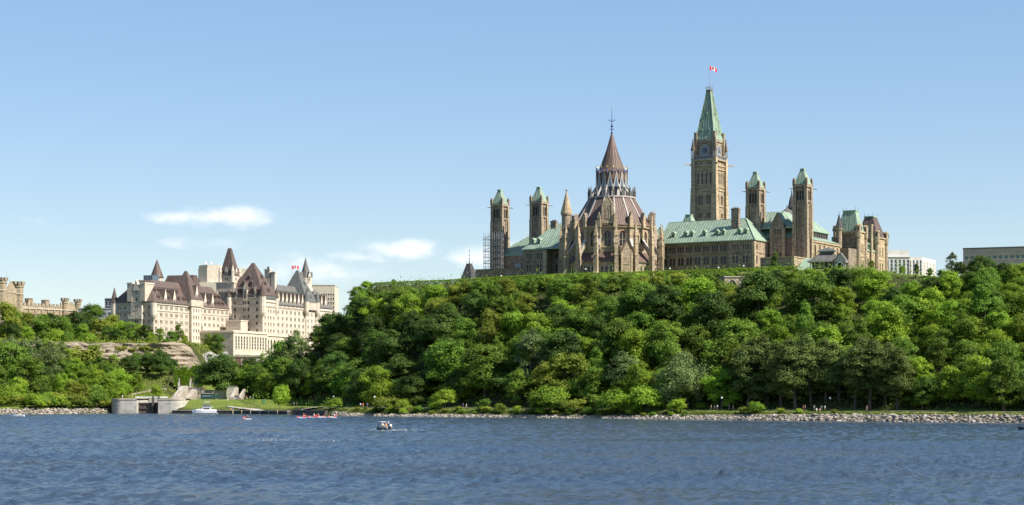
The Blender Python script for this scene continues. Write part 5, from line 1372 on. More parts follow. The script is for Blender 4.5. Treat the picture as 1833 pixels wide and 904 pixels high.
# white office with tall piers at the right, in two volumes
def white_office():
    D = 960.0; zb = 50.0
    T = root('white_office', 'white office block with tall window strips right of the mansard towers', 'office building', (at(1640, 0, D).x, D, zb), 0)
    X = lambda px: (px - 1640) / FPX * D; Zz = lambda py: EYE + (HOR - py) / FPX * D
    w = MB(); W = X(1629) - X(1570)
    facade(w, T, (X(1570), 0), (X(1629), 0), zb, Zz(459.5), [('slot', W * (i + .5) / 8, Zz(492), 1.45, Zz(464.5) - Zz(492)) for i in range(8)], WHITEC, WHITEC, GLASSB)
    w.wall((X(1629), 0), (X(1629), 20), zb, Zz(459.5), [], WHITEC); w.box(X(1570), X(1629) - .3, 1, 18, Zz(459.5), Zz(447.5), WHITEC); w.box(X(1570) - .2, X(1629) + .3, -.4, 18, Zz(460.4), Zz(459.4), WHITEC)
    for px in (1590, 1602, 1619): w.tube((X(px), 6, Zz(447.5)), (X(px), 6, Zz(440 if px == 1619 else 445)), .12, .06, 5, STEEL)
    w.build('wall', T)
    w = MB(); W2 = X(1654) - X(1629)
    facade(w, T, (X(1629) + .05, 4), (X(1654), 4), zb, Zz(459.5), [('slot', W2 * (i + .5) / 4, Zz(492), 1.0, Zz(465) - Zz(492)) for i in range(4)], WHITEC, WHITEC, GLASSB)
    e = ((1675 - 916.5) / FPX * (D + 28.0) - T.location.x, 28.0); L = (Vector(e) - Vector((X(1654), 4))).length
    facade(w, T, (X(1654), 4), e, zb, Zz(459.5), [('slot', L * (i + .5) / 9, Zz(492), 1.3, Zz(466) - Zz(492)) for i in range(9)], WHITEC, WHITEC, GLASS)
    w.box(X(1629), X(1654), 4.2, 28, Zz(460), Zz(459.6), WHITEC)
    w.build('rear_wing', T)
white_office()
def brown_office():
    D = 905.0; zb = 48.0
    p0, p1 = at(1724, 446, D), at(1905, 437, D - 18)
    ang = math.degrees(math.atan2(p1.y - p0.y, p1.x - p0.x)); L = math.hypot(p1.x - p0.x, p1.y - p0.y)
    T = root('brown_office', 'long flat brown office building with teal window band above the right trees', 'office building', (p0.x, p0.y, zb), ang)
    zt = p0.z; w = MB()
    n = int(L / 2.72)
    facade(w, T, (0, 0), (L, 0), zb, zt, [('rect', 1.7 + 2.72 * i, zt - 5.4, 1.95, 2.0) for i in range(n)] + [('rect', 1.7 + 2.72 * i, zt - 10.2, 1.95, 1.9) for i in range(n)], MAUVE, MAUVE, TEAL)
    w.wall((0, 30), (0, 0), zb, zt, [], MAUVE); w.box(-.2, L, -.25, 28, zt + .003, zt + .55, DARKB); 
    for z in (1.9, 3.6): w.box(0, L, -.08, -.003, zt - z, zt - z + .1, GREYB)
    w.build('wall', T)
brown_office()

# ------------------------------------------------------------------ canal lock, quay, retaining walls
def lock():
    D = 756.0; zt = EYE + (HOR - 714.2) / FPX * D; g = lambda px, d=D: (px - 916.5) / FPX * d
    T = root('canal_lock', 'canal lock with rounded concrete piers and dark timber gate', 'lock', (g(262), D, -2.5), 0)
    ox = g(262)
    def pier(x0, x1, side):
        m = MB(); pts = []; n = 10; r = 5.0
        if side < 0:
            for i in range(n + 1): t = math.pi / 2 * i / n; pts.append((x0 + r - r * math.cos(t), r - r * math.sin(t)))
            pts += [(x1, 0), (x1, 26), (x0, 26)]
        else:
            pts = [(x0, 0)]
            for i in range(n + 1): t = math.pi / 2 * i / n; pts.append((x1 - r + r * math.sin(t), r - r * math.cos(t)))
            pts += [(x1, 26), (x0, 26)]
        m.grid([[(x - ox, y, -2.5) for x, y in pts], [(x - ox, y, zt) for x, y in pts]], CONC, True, False, True)
        m.grid([[(x - ox, y - .12, zt - .55) for x, y in pts], [(x - ox, y - .12, zt + .18) for x, y in pts]], CONCL, True, True, True)
        return m.build('pier', T)
    xa, xb, xc, xd = g(195.5), g(244.5), g(283), g(329)
    pier(xa, xb, -1); pier(xc, xd, 1)
    n = 9; W = (xc - xb) / n; zg = zt - 1.5
    PLK = m_stone('wet_timber', (0.22, 0.19, 0.155), (0.15, 0.125, 0.10), (0.075, 0.06, 0.05), .8, 3.0, soot=.6)
    pk = MB(); pk.box(-W / 2 + .03, W / 2 - .03, -.18, .18, -2.5, zg, PLK); me = pk.mesh('gate_plank', -2.5)
    for i in range(n): link('gate_plank', me, T, (xb + W * (i + .5) - ox, 4.0 + .08 * (i % 2), 0), 0)
    for px in (271.2, 281.5):
        m = MB(); x = g(px) - ox; m.box(x - .4, x + .4, 2.6, 3.5, -2.5, zt + .9, WOOD); m.build('gate_post', T)
    for z in (zg - .5, zg - 2.6): m = MB(); m.box(xb - ox, xc - ox, 3.45, 3.76, z, z + .35, WOOD); m.build('gate_rail', T)
    m = MB(); m.box(g(238) - ox, g(296) - ox, 4.4, 4.9, zt + .5, zt + .95, WHITE); m.build('balance_beam', T)
    for px in (240, 262, 294):
        m = MB(); m.box(g(px) - ox - .2, g(px) - ox + .2, 4.45, 4.85, zt - 1.2, zt + .5, WOOD); m.build('beam_support', T)
    m = MB(); m.box(xb - ox, xc - ox, 4.3, 24, zt - 2.0, zt - 1.7, MW); m.build('chamber_water', T)
    m = MB(); m.box(xb - ox, xc - ox, 24, 24.6, -2, zt + .1, CONC); m.build('upper_sill', T)
    return zt
LZT = lock()
def quay():
    T = root('quay_wall', 'long low dark quay wall behind the moored cabin cruiser', 'quay', (at(420, 0, 742).x, 742.0, -2.0), 0)
    ox = T.location.x
    DQ = m_stone('dark_quay_timber', (0.10, 0.095, 0.09), (0.065, 0.06, 0.056), (0.035, 0.032, 0.03), 2.4, .45)
    pts = [(at(308, 0, 748).x - ox, 6.0), (at(420, 0, 742).x - ox, 0.0), (at(514, 0, 728).x - ox, -14.0)]
    for (a, b) in zip(pts[:-1], pts[1:]):
        m = MB(); d = Vector(b) - Vector(a); n = Vector((-d.y, d.x)).normalized() * 2.0
        q = [a, b, (b[0] + n.x, b[1] + n.y), (a[0] + n.x, a[1] + n.y)]
        m.grid([[(x, y, -2) for x, y in q], [(x, y, 1.15) for x, y in q]], DQ, True, False, False); m.build('facing', T)
        m = MB(); n2 = n * .06; q2 = [(x - n2.x, y - n2.y) for x, y in q[:2]] + q[2:]
        m.grid([[(x, y, 1.153) for x, y in q2], [(x, y, 1.4) for x, y in q2]], CONCL, True, True, True); m.build('coping', T)
    me = None
    for px in (417, 433, 449, 465, 481, 497):
        t = (px - 420) / 94.; y = (0 - 14 * max(t, 0)) + (-t * 6 if t < 0 else 0); D = 742 + y
        m = MB(); x = at(px, 0, D).x - ox; m.box(x - .17, x + .17, y - .3, y + .05, .1, 1.6, m_yel); m.build('mooring_post', T)
m_yel = m_plain('weathered_post', (0.50, 0.42, 0.25), 0.9)
quay()
def wing_walls():
    def ramp(label, px0, px1, pyt, pyb, D, dep, thick):
        a, b = at(px0, pyb, D), at(px1, pyt, D + dep)
        T = root('wing_wall', label, 'retaining wall', (a.x, a.y, a.z - 1.5), 0)
        m = MB(); d = Vector((b.x - a.x, b.y - a.y, 0)); n = Vector((-d.y, d.x, 0)).normalized() * thick
        A = [Vector((0, 0, a.z - 1.5)), d + Vector((0, 0, a.z - 1.5)), d + Vector((0, 0, b.z)), Vector((0, 0, a.z))]
        m.grid([[p for p in A], [p + n for p in A]], CONCL, True, True, True)
        m.build('wall', T); return T
    ramp('steep sloping pale concrete wall right of the lock piers', 319, 337, 690.5, 713, 764, 16, 3.2)
    ramp('sloping pale concrete wall under the dark round tree', 339, 356, 694.5, 712, 770, 16, 2.4)
    ramp('sloping pale wall right of the dark round tree', 418, 427, 694, 711, 772, 12, 1.6)
    ramp('last sloping pale wall before the wooded hill', 430, 440, 696.5, 712, 772, 12, 1.2)
    for label, px0, px1, pt, pb, D, mat in (('broad pale concrete wall between the two sloping walls', 334, 366, 695, 713, 784, CONCL), ('weathered stone wall half hidden behind the dark round tree', 406, 424, 692, 713, 788, CONC), ('pale wall under the dark round tree crown', 366, 404, 699, 713, 790, CONC)):
        a, b = at(px0, pb, D), at(px1, pt, D); T = root('retaining_wall', label, 'retaining wall', (a.x, D, a.z - 1), 0)
        m = MB(); m.box(0, b.x - a.x, 0, 1.2, a.z - 1, b.z, mat); m.build('wall', T); m = MB(); m.box(-.1, b.x - a.x + .1, -.15, 1.3, b.z + .003, b.z + .25, CONCL); m.build('coping', T)
    a, b = at(404, 657, 905), at(470, 639, 905)
    T = root('garage_wall', 'concrete wall with brown garage doors below the hotel podium', 'retaining wall', (a.x, 905, a.z - 2), 0)
    w = MB(); w.box(0, b.x - a.x, 0, 5, a.z - 2, b.z, CONC); w.box(-.4, b.x - a.x + .3, -.4, 5, b.z + .003, b.z + .8, CONCL); w.build('wall', T)
    BD = m_plain('brown_garage_door', (0.16, 0.085, 0.06), 0.7)
    for i in range(4): w = MB(); w.box(1.0 + i * 3.8, 3.8 + i * 3.8, -.08, -.003, a.z - .5, b.z - .6, BD); w.build('garage_door', T)
    a, b = at(352, 655, 895), at(408, 632, 895)
    T = root('rock_cut', 'pale bare rock cutting left of the garage doors', 'rock face', (a.x, 895, a.z - 2), 0)
    nx, nz = 24, 12; PR = m_rock('pale_cut_rock', (0.42, 0.40, 0.36), (0.56, 0.53, 0.48), (0.66, 0.63, 0.57)); rings = []
    for j in range(nz + 1):
        rings.append([((b.x - a.x) * i / nx, 1.6 * float(fbm(np.array([i * .4]), np.array([j * .5 + 9.]), 3)[0]) + j * .12, a.z - 2 + (b.z - a.z + 2 - .8 * math.sin(i * .5)) * j / nz) for i in range(nx + 1)])
    m = MB(); m.grid(rings, PR, close=False); m.box(0, b.x - a.x, 2.6, 5, a.z - 2, b.z - 1, PR); m.build('face', T)
wing_walls()
def vine_wall():
    a, b = at(314, 692, 822), at(364, 656, 822)
    T = root('buttressed_wall', 'stone wall hung with bright green vines above the lock', 'retaining wall', (a.x, 822, a.z - 1), 0)
    m = MB(); m.box(0, b.x - a.x, 0, 2, a.z - 1, b.z, RUBBLE); m.build('wall', T)
    for px in (321, 341):
        x = at(px, 0, 822).x - a.x; m = MB(); m.frust((x - .55, x + .55, -1.3, 0), a.z - 1, (x - .3, x + .3, -.3, 0), b.z - 2.5, CONC); m.build('buttress', T)
    return a, b
VA, VB = vine_wall()

def rail_fence(name, label, pts, mat, post_h=1.1, step=2.2, rails=(.55, 1.05), w=.1, rw=.07):
    P = [Vector(p) for p in pts]; c = P[0]
    T = root(name, label, 'railing', (c.x, c.y, c.z), 0)
    for a, b in zip(P[:-1], P[1:]):
        n = max(1, int((b - a).length / step))
        for i in range(n + (b is P[-1])):
            p = a.lerp(b, i / n) - c; m = MB(); m.box(p.x - w / 2, p.x + w / 2, p.y - w / 2, p.y + w / 2, p.z - .3 + c.z, p.z + post_h + c.z, mat); m.build('post', T)
        for h in rails: m = MB(); m.beam(a - c + Vector((0, 0, h + c.z)), b - c + Vector((0, 0, h + c.z)), rw, rw * 1.4, mat); m.build('rail', T)
G = on_ground
rail_fence('guard_rail', 'pale wooden guard rail climbing the grass behind the lock', [G(231, 800), G(258, 806), G(280, 811), G(298, 813)], CONCL, 1.3, 3.0, (.7, 1.2), .2, .22)
rail_fence('lawn_railing', 'thin dark railing across the lawn behind the cruiser', [G(384, 750), G(408, 752), G(434, 751), G(448, 748)], IRON, 1.1, 2.4)
rail_fence('upper_railing', 'dark railing along the top of the lawn', [G(330, 773), G(362, 774), G(380, 774)], IRON, 1.1, 1.6)
rail_fence('path_railing', 'thin railing beside the steps at the lawn edge', [G(428, 770), G(440, 762), G(456, 752), G(465, 746)], IRON, 1.0, 2.2)
def steps():
    a, b = G(444, 741), G(462, 757); T = root('stone_steps', 'short flight of pale steps up from the quay to the path', 'steps', (a.x, a.y, a.z), 0)
    n = 8
    for i in range(n):
        p = a.lerp(b, i / n) - a; z = a.z + (b.z + .3 - a.z) * i / n; m = MB(); m.box(p.x - 1.6, p.x + 1.6, p.y, p.y + 1.9, z - .6, z + .22, CONCL); m.build('step', T)
steps()
def dark_wall():
    a, b = at(522, 741, 716), at(580, 731, 690); T = root('dry_stone_wall', 'dark layered stone wall behind the red pedal boats', 'stone wall', (a.x, a.y, -1), 0)
    DW = m_rock('dark_wall_stone', (0.06, 0.056, 0.05), (0.13, 0.122, 0.11), (0.28, 0.26, 0.235)); r = random.Random(3)
    d = Vector((b.x - a.x, b.y - a.y, 0)); L = d.length; d.normalize(); n = Vector((-d.y, d.x, 0))
    for row in range(4):
        x = 0
        while x < L:
            w_ = r.uniform(1.6, 3.4); w_ = min(w_, L - x)
            m = MB(); o = r.uniform(-.12, .12); p0, p1 = d * (x + .04) + n * (row * .18 + o), d * (x + w_ - .04) + n * (row * .18 + o)
            z0 = -.6 + row * .62
            q = [p0, p1, p1 + n * 1.0, p0 + n * 1.0]; m.grid([[(v.x, v.y, z0) for v in q], [(v.x, v.y, z0 + .58) for v in q]], DW, True, True, True)
            x += w_
            m.build('stone', T)
dark_wall()

# ------------------------------------------------------------------ boats
def hull(m, L, B, zs, zk, mat, bow=1.0, deck=None, n=9, flare=.82):
    rings = []
    for i in range(n):
        t = i / (n - 1); x = -L / 2 + L * t
        b = B / 2 * (1 - max(0, (t - .45) / .55) ** 2.1 * .985); s = zs + (t ** 2) * .35 * zs * bow; k = zk * (1 - max(0, (t - .7) / .3) ** 1.6 * .9)
        rings.append([(x + t * .4, -b, s), (x, -b * flare, s * .25), (x, 0, k), (x, b * flare, s * .25), (x + t * .4, b, s)])
    m.grid(rings, mat, close=False); m.face([rings[0][j] for j in range(5)], mat)
    dk = deck or mat
    for i in range(n - 1): m.face([rings[i][0], rings[i + 1][0], rings[i + 1][4], rings[i][4]], dk)
def boat_root(name, label, px, py, rz, cat='boat', group=None):
    D = EYE * FPX / (py - HOR); return root(name, label, cat, ((px - 916.5) / FPX * D, D, 0), rz, group)
def cruiser():
    T = boat_root('cabin_cruiser', 'white cabin cruiser with flybridge moored at the quay', 366, 741.0, 196)
    m = MB(); hull(m, 9.4, 3.1, 1.35, -.5, WHITE); m.build('hull', T)
    m = MB(); m.frust((-2.6, 1.6, -1.2, 1.2), 1.35, (-2.4, .9, -1.05, 1.05), 2.7, WHITE); m.frust((1.6, 4.0, -1.0, 1.0), 1.5, (1.5, 2.2, -.7, .7), 2.0, WHITE); m.build('cabin', T)
    m = MB()
    for s in (-1, 1): m.box(-2.0, .7, s * 1.16 - .03, s * 1.16 + .03, 1.8, 2.4, GLASS)
    m.frust((.92, 1.62, -1.0, 1.0), 1.75, (.9, 1.25, -.9, .9), 2.55, GLASS); m.box(-2.62, -2.5, -.8, .8, 1.5, 2.5, GLASS); m.build('cabin_window', T)
    m = MB(); m.box(-3.4, 1.0, -1.25, 1.25, 2.7, 2.85, WHITE); m.frust((-2.2, .7, -1.1, 1.1), 2.85, (-2.2, .3, -1.0, 1.0), 3.5, DARKB); m.build('flybridge', T)
    m = MB(); m.frust((.1, .6, -1.0, 1.0), 3.5, (-.3, .1, -.9, .9), 4.1, GLASSB); m.build('windscreen', T)
    m = MB(); m.box(-1.9, .3, -1.15, 1.15, 4.75, 4.9, WHITE)
    for x in (-1.8, .1):
        for y in (-1.05, 1.05): m.tube((x, y, 3.4), (x, y, 4.78), .05, .05, 5, STEEL)
    m.build('bimini_top', T)
    m = MB(); m.box(-4.7, -2.6, -1.35, -1.2, 1.35, 1.8, WHITE); m.box(-4.7, -2.6, 1.2, 1.35, 1.35, 1.8, WHITE); m.box(-5.3, -4.7, -1.3, 1.3, .25, .4, WHITE); m.build('cockpit', T)
    m = MB()
    for s in (-1, 1):
        pr = [(-.5, s * 1.45, 2.2), (2.0, s * 1.3, 2.35), (4.2, s * .35, 2.5)]
        for a, b in zip(pr[:-1], pr[1:]): m.tube(a, b, .035, .035, 5, STEEL)
        for a in pr: m.tube((a[0], a[1], 1.4), a, .03, .03, 5, STEEL)
    m.build('bow_rail', T)
cruiser()
def motorboat():
    T = boat_root('motorboat', 'small motorboat with outboard crossing the open river', 686, 769.0, 132)
    HB = m_plain('aluminium_hull', (0.50, 0.48, 0.45), .35, .5, .3)
    m = MB(); hull(m, 5.4, 2.0, .75, -.35, HB, 1.3, m_plain('boat_floor', (.30, .27, .24), .9)); m.build('hull', T)
    m = MB(); hull(m, 5.45, 2.05, .30, -.1, IRON, 1.0); m.build('boot_stripe', T)
    m = MB(); m.frust((.4, 1.5, -.9, .9), .85, (.5, .9, -.8, .8), 1.5, GLASSB); m.build('windscreen', T)
    m = MB(); m.box(-3.3, -2.75, -.3, .3, -.3, .95, IRON); m.frust((-3.4, -2.7, -.32, .32), .953, (-3.3, -2.8, -.25, .25), 1.5, WHITE); m.build('outboard_motor', T)
    m = MB()
    for y in (-.5, .5): m.box(-.6, .0, y - .3, y + .3, .5, .9, m_yel); m.box(-.7, -.55, y - .3, y + .3, .9, 1.3, m_yel)
    m.build('seats', T)
    m = MB(); m.box(-.2, 1.5, -.85, .85, 2.05, 2.14, WHITE)
    for x in (-.1, 1.4):
        for y in (-.8, .8): m.tube((x, y, .8), (x, y, 2.06), .04, .04, 5, STEEL)
    m.build('sunshade', T)
    T.scale = (.88, .88, .88)
    return T
MBT = motorboat()
def pedal(px, py, label, rz):
    T = boat_root('pedal_boat', label, px, py, rz, 'pedal boat', 'red and white pedal boats in front of the dark stone wall')
    for s in (-1, 1): m = MB(); hull(m, 3.5, .62, .34, -.15, WHITE); m2 = MB(); m2.v = [(x, y + s * .55, z) for x, y, z in m.v]; m2.f, m2.m, m2.mats = m.f, m.m, m.mats; m2.build('float', T)
    m = MB(); m.box(-1.2, 1.0, -.6, .6, .34, .46, WHITE); m.build('deck', T)
    m = MB(); m.frust((-1.3, -.5, -.7, .7), .46, (-1.2, -.6, -.65, .65), .8, REDP); m.frust((-1.5, -1.25, -.7, .7), .46, (-1.75, -1.55, -.65, .65), 1.2, REDP); m.frust((.7, 1.5, -.55, .55), .46, (.8, 1.1, -.4, .4), .8, REDP); m.build('seat', T)
    return T
PED = [pedal(539, 749.0, 'leftmost red and white pedal boat', 178), pedal(558, 748.6, 'pedal boat beside the rider in black, second from left', 172), pedal(574, 748.2, 'wide red pedal boat, third from left', 4), pedal(594, 748.4, 'rightmost red and white pedal boat', 186)]
def jetski():
    T = boat_root('jet_ski', 'small white jet ski with one rider left of the pedal boats', 441, 751.5, 200)
    m = MB(); hull(m, 3.0, 1.1, .45, -.2, WHITE, 1.2); m.build('hull', T)
    m = MB(); m.frust((-1.0, .5, -.25, .25), .45, (-.9, .4, -.2, .2), .85, IRON); m.build('seat', T)
    m = MB(); m.frust((.4, 1.3, -.35, .35), .5, (.5, .8, -.2, .2), 1.05, REDP); m.tube((.6, -.4, 1.1), (.6, .4, 1.1), .04, .04, 5, IRON); m.build('steering', T)
    return T
JET = jetski()
T = boat_root('runabout', 'low white open boat near the left bank', 29, 746.0, 184); m = MB(); hull(m, 5.6, 1.9, .8, -.3, WHITE); m.build('hull', T)
m = MB(); m.frust((.2, 1.4, -.8, .8), .85, (.2, .7, -.7, .7), 1.25, GLASSB); m.build('windscreen', T); m = MB(); m.box(-1.6, -.9, -.7, .7, .8, 1.15, m_yel); m.build('seat', T)
T = boat_root('dark_boat', 'dark blue boat bow at the right edge of the river', 1840, 771.0, 180); m = MB(); hull(m, 4.2, 1.7, .7, -.3, DARKB); m.build('hull', T); m = MB(); m.box(-1.2, .2, -.6, .6, .7, 1.1, WHITE); m.build('seat', T)
# wakes: thin ridges of white water
FOAM = m_plain('white_foam', (0.50, 0.51, 0.51), 0.7, var=.1, scale=4)
def foam(name, label, pts, w, n, sz):
    r = np.random.default_rng(len(name) + n); k = r.random(n) * (len(pts) - 1); i = k.astype(int); fr = (k - i)[:, None]
    P = np.array(pts, float); c = P[i] * (1 - fr) + P[i + 1] * fr
    xy = c + r.normal(0, 1, (n, 2)) * np.array([w * 1.5, w]); 
    z = waves(xy[:, 0], xy[:, 1]) + .03
    o = rocks(name, np.stack([xy[:, 0], xy[:, 1], z], 1), r.uniform(.4, 1.0, n) * sz, FOAM, .22); tag(o, label, 'foam', kind='stuff')
q = lambda px, py: (lambda D: ((px - 916.5) / FPX * D, D))(EYE * FPX / (py - HOR))
foam('motorboat_wake', 'white foam trailing from the motorboat', [q(692, 770.5), q(712, 770.5), q(740, 770)], .9, 150, .22)
foam('bow_wave', 'white water at the motorboat bow', [q(656, 769.5), q(667, 769.5)], .7, 40, .2)
for i, (a, b, n) in enumerate((((440, 787), (512, 788), 90), ((255, 781), (300, 781), 40), ((575, 789), (594, 789), 30), ((470, 786), (500, 787), 30))):
    foam('wave_crest', ['long white wave crest left of the motorboat', 'short white crest in front of the canal lock', 'short white crest below the motorboat', 'second white crest left of the motorboat'][i], [q(*a), q(*b)], 2.0, n, .13)

# ------------------------------------------------------------------ people
SKIN = m_plain('skin', (0.48, 0.27, 0.18), .6, var=.05); HAIR = m_plain('dark_hair', (0.05, 0.035, 0.025), .7); SHOE = m_plain('dark_shoe', (0.05, 0.05, 0.05), .7)
def body(pose):
    V, E, RAD = [], [], []
    def add(p, r, prev=None):
        V.append(p); RAD.append(r)
        if prev is not None: E.append((prev, len(V) - 1))
        return len(V) - 1
    sit = pose == 'sit'; dz = -.47 if sit else 0
    pel = add((0, 0, .95 + dz), .145); bel = add((0, -.01, 1.12 + dz), .135, pel); ch = add((0, .0, 1.33 + dz), .16, bel); nk = add((0, -.01, 1.48 + dz), .06, ch)
    j = add((0, -.02, 1.56 + dz), .075, nk); hd = add((0, -.03, 1.66 + dz), .10, j); add((0, -.02, 1.74 + dz), .07, hd)
    for s in (-1, 1):
        st = {'stand': 0, 'walk': .22, 'sit': 0}[pose] * s
        sh = add((s * .17, 0, 1.42 + dz), .07, ch)
        if sit: el = add((s * .24, -.14, 1.18 + dz), .045, sh); wr = add((s * .17, -.34, 1.06 + dz), .035, el); add((s * .14, -.43, 1.05 + dz), .03, wr)
        else: el = add((s * .25, st * .5, 1.14), .045, sh); wr = add((s * .26, st * .9 - .08, .92), .033, el); add((s * .25, st * .95 - .11, .83), .035, wr)
        hp = add((s * .10, 0, .88 + dz), .10, pel)
        if sit: kn = add((s * .13, -.44, .88 + dz + .04), .068, hp); an = add((s * .13, -.46, .08), .045, kn); add((s * .13, -.62, .04), .04, an)
        else: kn = add((s * .11, -st * .8 - .02, .50), .068, hp); an = add((s * .11, -st * 1.1 + (.10 if st else 0), .09), .042, kn); add((s * .12, -st * 1.1 - .12, .045), .038, an)
    me = bpy.data.meshes.new('p'); me.from_pydata(V, E, []); o = bpy.data.objects.new('p', me); COL.objects.link(o)
    o.modifiers.new('s', 'SKIN'); sv = me.skin_vertices[0].data
    for i, r in enumerate(RAD): sv[i].radius = (r, r * (.8 if i in (0, 1, 2) else 1))
    sv[0].use_root = True
    ss = o.modifiers.new('d', 'SUBSURF'); ss.levels = 1; ss.render_levels = 1
    dg = bpy.context.evaluated_depsgraph_get(); out = bpy.data.meshes.new_from_object(o.evaluated_get(dg)); out.name = 'person_' + pose
    bpy.data.objects.remove(o); out.materials.clear()
    for mm in (SKIN, SHOE, SHOE, SHOE, HAIR): out.materials.append(mm)
    for p in out.polygons:
        c = p.center; z = c.z - dz; arm = abs(c.x) > .215
        if sit and c.y < -.12 and z < 1.0: k = 2 if c.y > -.36 and c.z > .3 else (3 if c.z < .12 else 0)
        elif sit and c.y < -.2: k = 0
        elif z > 1.66 and (c.y > -.05 or z > 1.72): k = 4
        elif z > 1.47: k = 0
        elif arm and z < 1.25: k = 0
        elif z > .96: k = 1
        elif z > .55: k = 2
        elif z > .1: k = 0
        else: k = 3
        p.material_index = k; p.use_smooth = True
    return out
BODY = {k: body(k) for k in ('stand', 'walk', 'sit')}
CLOTH = {}
def cloth(name, c):
    if name not in CLOTH: CLOTH[name] = m_plain(name + '_cloth', c, .85, var=.06)
    return CLOTH[name]
PAL = {'white': (.78, .78, .76), 'orange': (.75, .16, .03), 'blue': (.05, .12, .40), 'black': (.02, .02, .022), 'red': (.55, .04, .03), 'grey': (.30, .30, .30), 'teal': (.12, .45, .42), 'tan': (.40, .30, .18), 'navy': (.02, .03, .08), 'yellow': (.72, .50, .12), 'pink': (.65, .30, .28), 'pale': (.55, .60, .66)}
def person(label, loc, top, bottom, pose='stand', rz=0, s=1.0, hair=None):
    o = link('person', BODY[pose]); o.location = loc; o.rotation_euler = (0, 0, R(rz)); o.scale = (s, s, s)
    for i, mm in ((1, cloth(top, PAL[top])), (2, cloth(bottom, PAL[bottom])), (4, hair or HAIR)):
        o.material_slots[i].link = 'OBJECT'; o.material_slots[i].material = mm
    return tag(o, label, 'person', 'people along the waterfront and afloat')
def bank(px, qo):
    xs_ = np.linspace(-150, 260, 4000); ys_ = shore_y(xs_) + qo / .79; i = int(np.argmin(np.abs(px_of(xs_, ys_) - px))); return Vector((xs_[i], ys_[i], ground(xs_[i], ys_[i]) + .02))
for a in [('person in yellow top walking with the one in white, left of the path lamp', bank(1273, 9.0), 'yellow', 'white', 'walk', 90), ('person in white walking left of the path lamp', bank(1278.5, 9.4), 'white', 'grey', 'walk', 80),
          ('child in pale blue right behind the person in white', bank(1284, 9.6), 'pale', 'navy', 'stand', 30), ('person in blue and red walking right of the path lamp', bank(1305, 9.2), 'blue', 'red', 'walk', 90),
          ('person in tan walking behind the one in blue', bank(1312.5, 9.6), 'tan', 'grey', 'walk', 90), ('person in orange shirt walking below the poplars', bank(1438, 9.2), 'orange', 'navy', 'walk', 270),
          ('person in pale blue beside the one in orange', bank(1441.5, 9.6), 'pale', 'navy', 'walk', 270), ('person in white and pink standing left of the seated pair', bank(1457.5, 9.0), 'white', 'pink', 'stand', 20),
          ('person in white and teal standing right of the seated pair', bank(1471, 9.2), 'white', 'teal', 'stand', -20), ('person in white standing rightmost of the riverside group', bank(1476.5, 9.2), 'white', 'tan', 'stand', 0),
          ('bare-chested jogger alone below the right poplars', bank(1551.5, 9.0), 'pink', 'tan', 'walk', 90), ('person in blue walking on the path under the left slope', bank(829, 9.0), 'blue', 'navy', 'walk', 90),
          ('person in white walking beside the one in blue under the left slope', bank(835, 9.0), 'white', 'pink', 'walk', 90), ('person in red walking between shore bushes below the library', bank(890, 9.0), 'red', 'navy', 'walk', 90),
          ('person in orange on the shaded path left of the shore lamp', bank(650, 9.5), 'orange', 'tan', 'stand', 0), ('person in white on the shaded path left of the shore lamp', bank(645.5, 9.5), 'white', 'navy', 'stand', 0),
          ('person in blue on the shaded path left of the shore lamp', bank(658, 9.5), 'blue', 'navy', 'stand', 0)]:
    person(*a)
def seated(label, px, qo, top, bottom, rz):
    p = bank(px, qo); p.z -= .02; person(label, p, top, bottom, 'sit', rz)
seated('person in white sitting on the grass below the poplars', 1461.5, 7.4, 'white', 'tan', 10); seated('person in pink sitting on the grass below the poplars', 1467.5, 7.4, 'pink', 'tan', -10)
seated('person in white and red sitting low on the boulders', 1386.5, 2.6, 'white', 'red', 10); seated('person in pale blue and red sitting low on the boulders', 1390, 2.6, 'pale', 'red', -15)
for a in [('person in white standing on the left lock pier', Vector((at(219.5, 0, 766).x, 766, LZT)), 'white', 'tan', 'stand', 0), ('person in grey on the right lock pier', Vector((at(311, 0, 766).x, 766, LZT)), 'grey', 'navy', 'walk', 90), ('person in red on the right lock pier', Vector((at(317.5, 0, 766).x, 766, LZT)), 'red', 'navy', 'walk', 90),
          ('person in orange walking on the path right of the lawn', G(441.5, 770), 'orange', 'white', 'walk', 90), ('person in white walking on the path right of the lawn', G(447.5, 769), 'white', 'navy', 'walk', 90), ('person in teal walking on the path right of the lawn', G(453, 768), 'teal', 'pink', 'walk', 90),
          ('person in dark clothes standing at the lawn top', G(427, 771), 'navy', 'black', 'stand', 0), ('person in pale blue in the shade right of the young tree', G(526, 742), 'pale', 'navy', 'walk', 90), ('person in grey in the shade right of the young tree', G(531.5, 741), 'grey', 'navy', 'stand', 90)]:
    person(*a)
for lb, px, D, t, b in (('person in blue sitting on the lawn above the quay', 417, 749, 'blue', 'red'), ('person in pink sitting on the lawn above the quay', 413.5, 749, 'pink', 'tan'), ('person in white sitting high on the lawn', 407.5, 766, 'white', 'black')):
    p = G(px, D); person(lb, p, t, b, 'sit', 0)
def aboard(T, dx, dy, z, label, top, bottom, rz=0, pose='sit', s=1.0):
    c, s_ = math.cos(T.rotation_euler.z), math.sin(T.rotation_euler.z); l = T.location
    person(label, Vector((l.x + c * dx - s_ * dy, l.y + s_ * dx + c * dy, z)), top, bottom, pose, rz, s)
aboard(MBT, -.4, -.5, .42, 'person in orange sitting in the motorboat', 'orange', 'tan', 60); aboard(MBT, -.4, .5, .42, 'person in white at the wheel of the motorboat', 'white', 'navy', 60); aboard(MBT, -2.0, .1, .45, 'person in white standing at the stern of the motorboat', 'white', 'black', 150, 'stand')
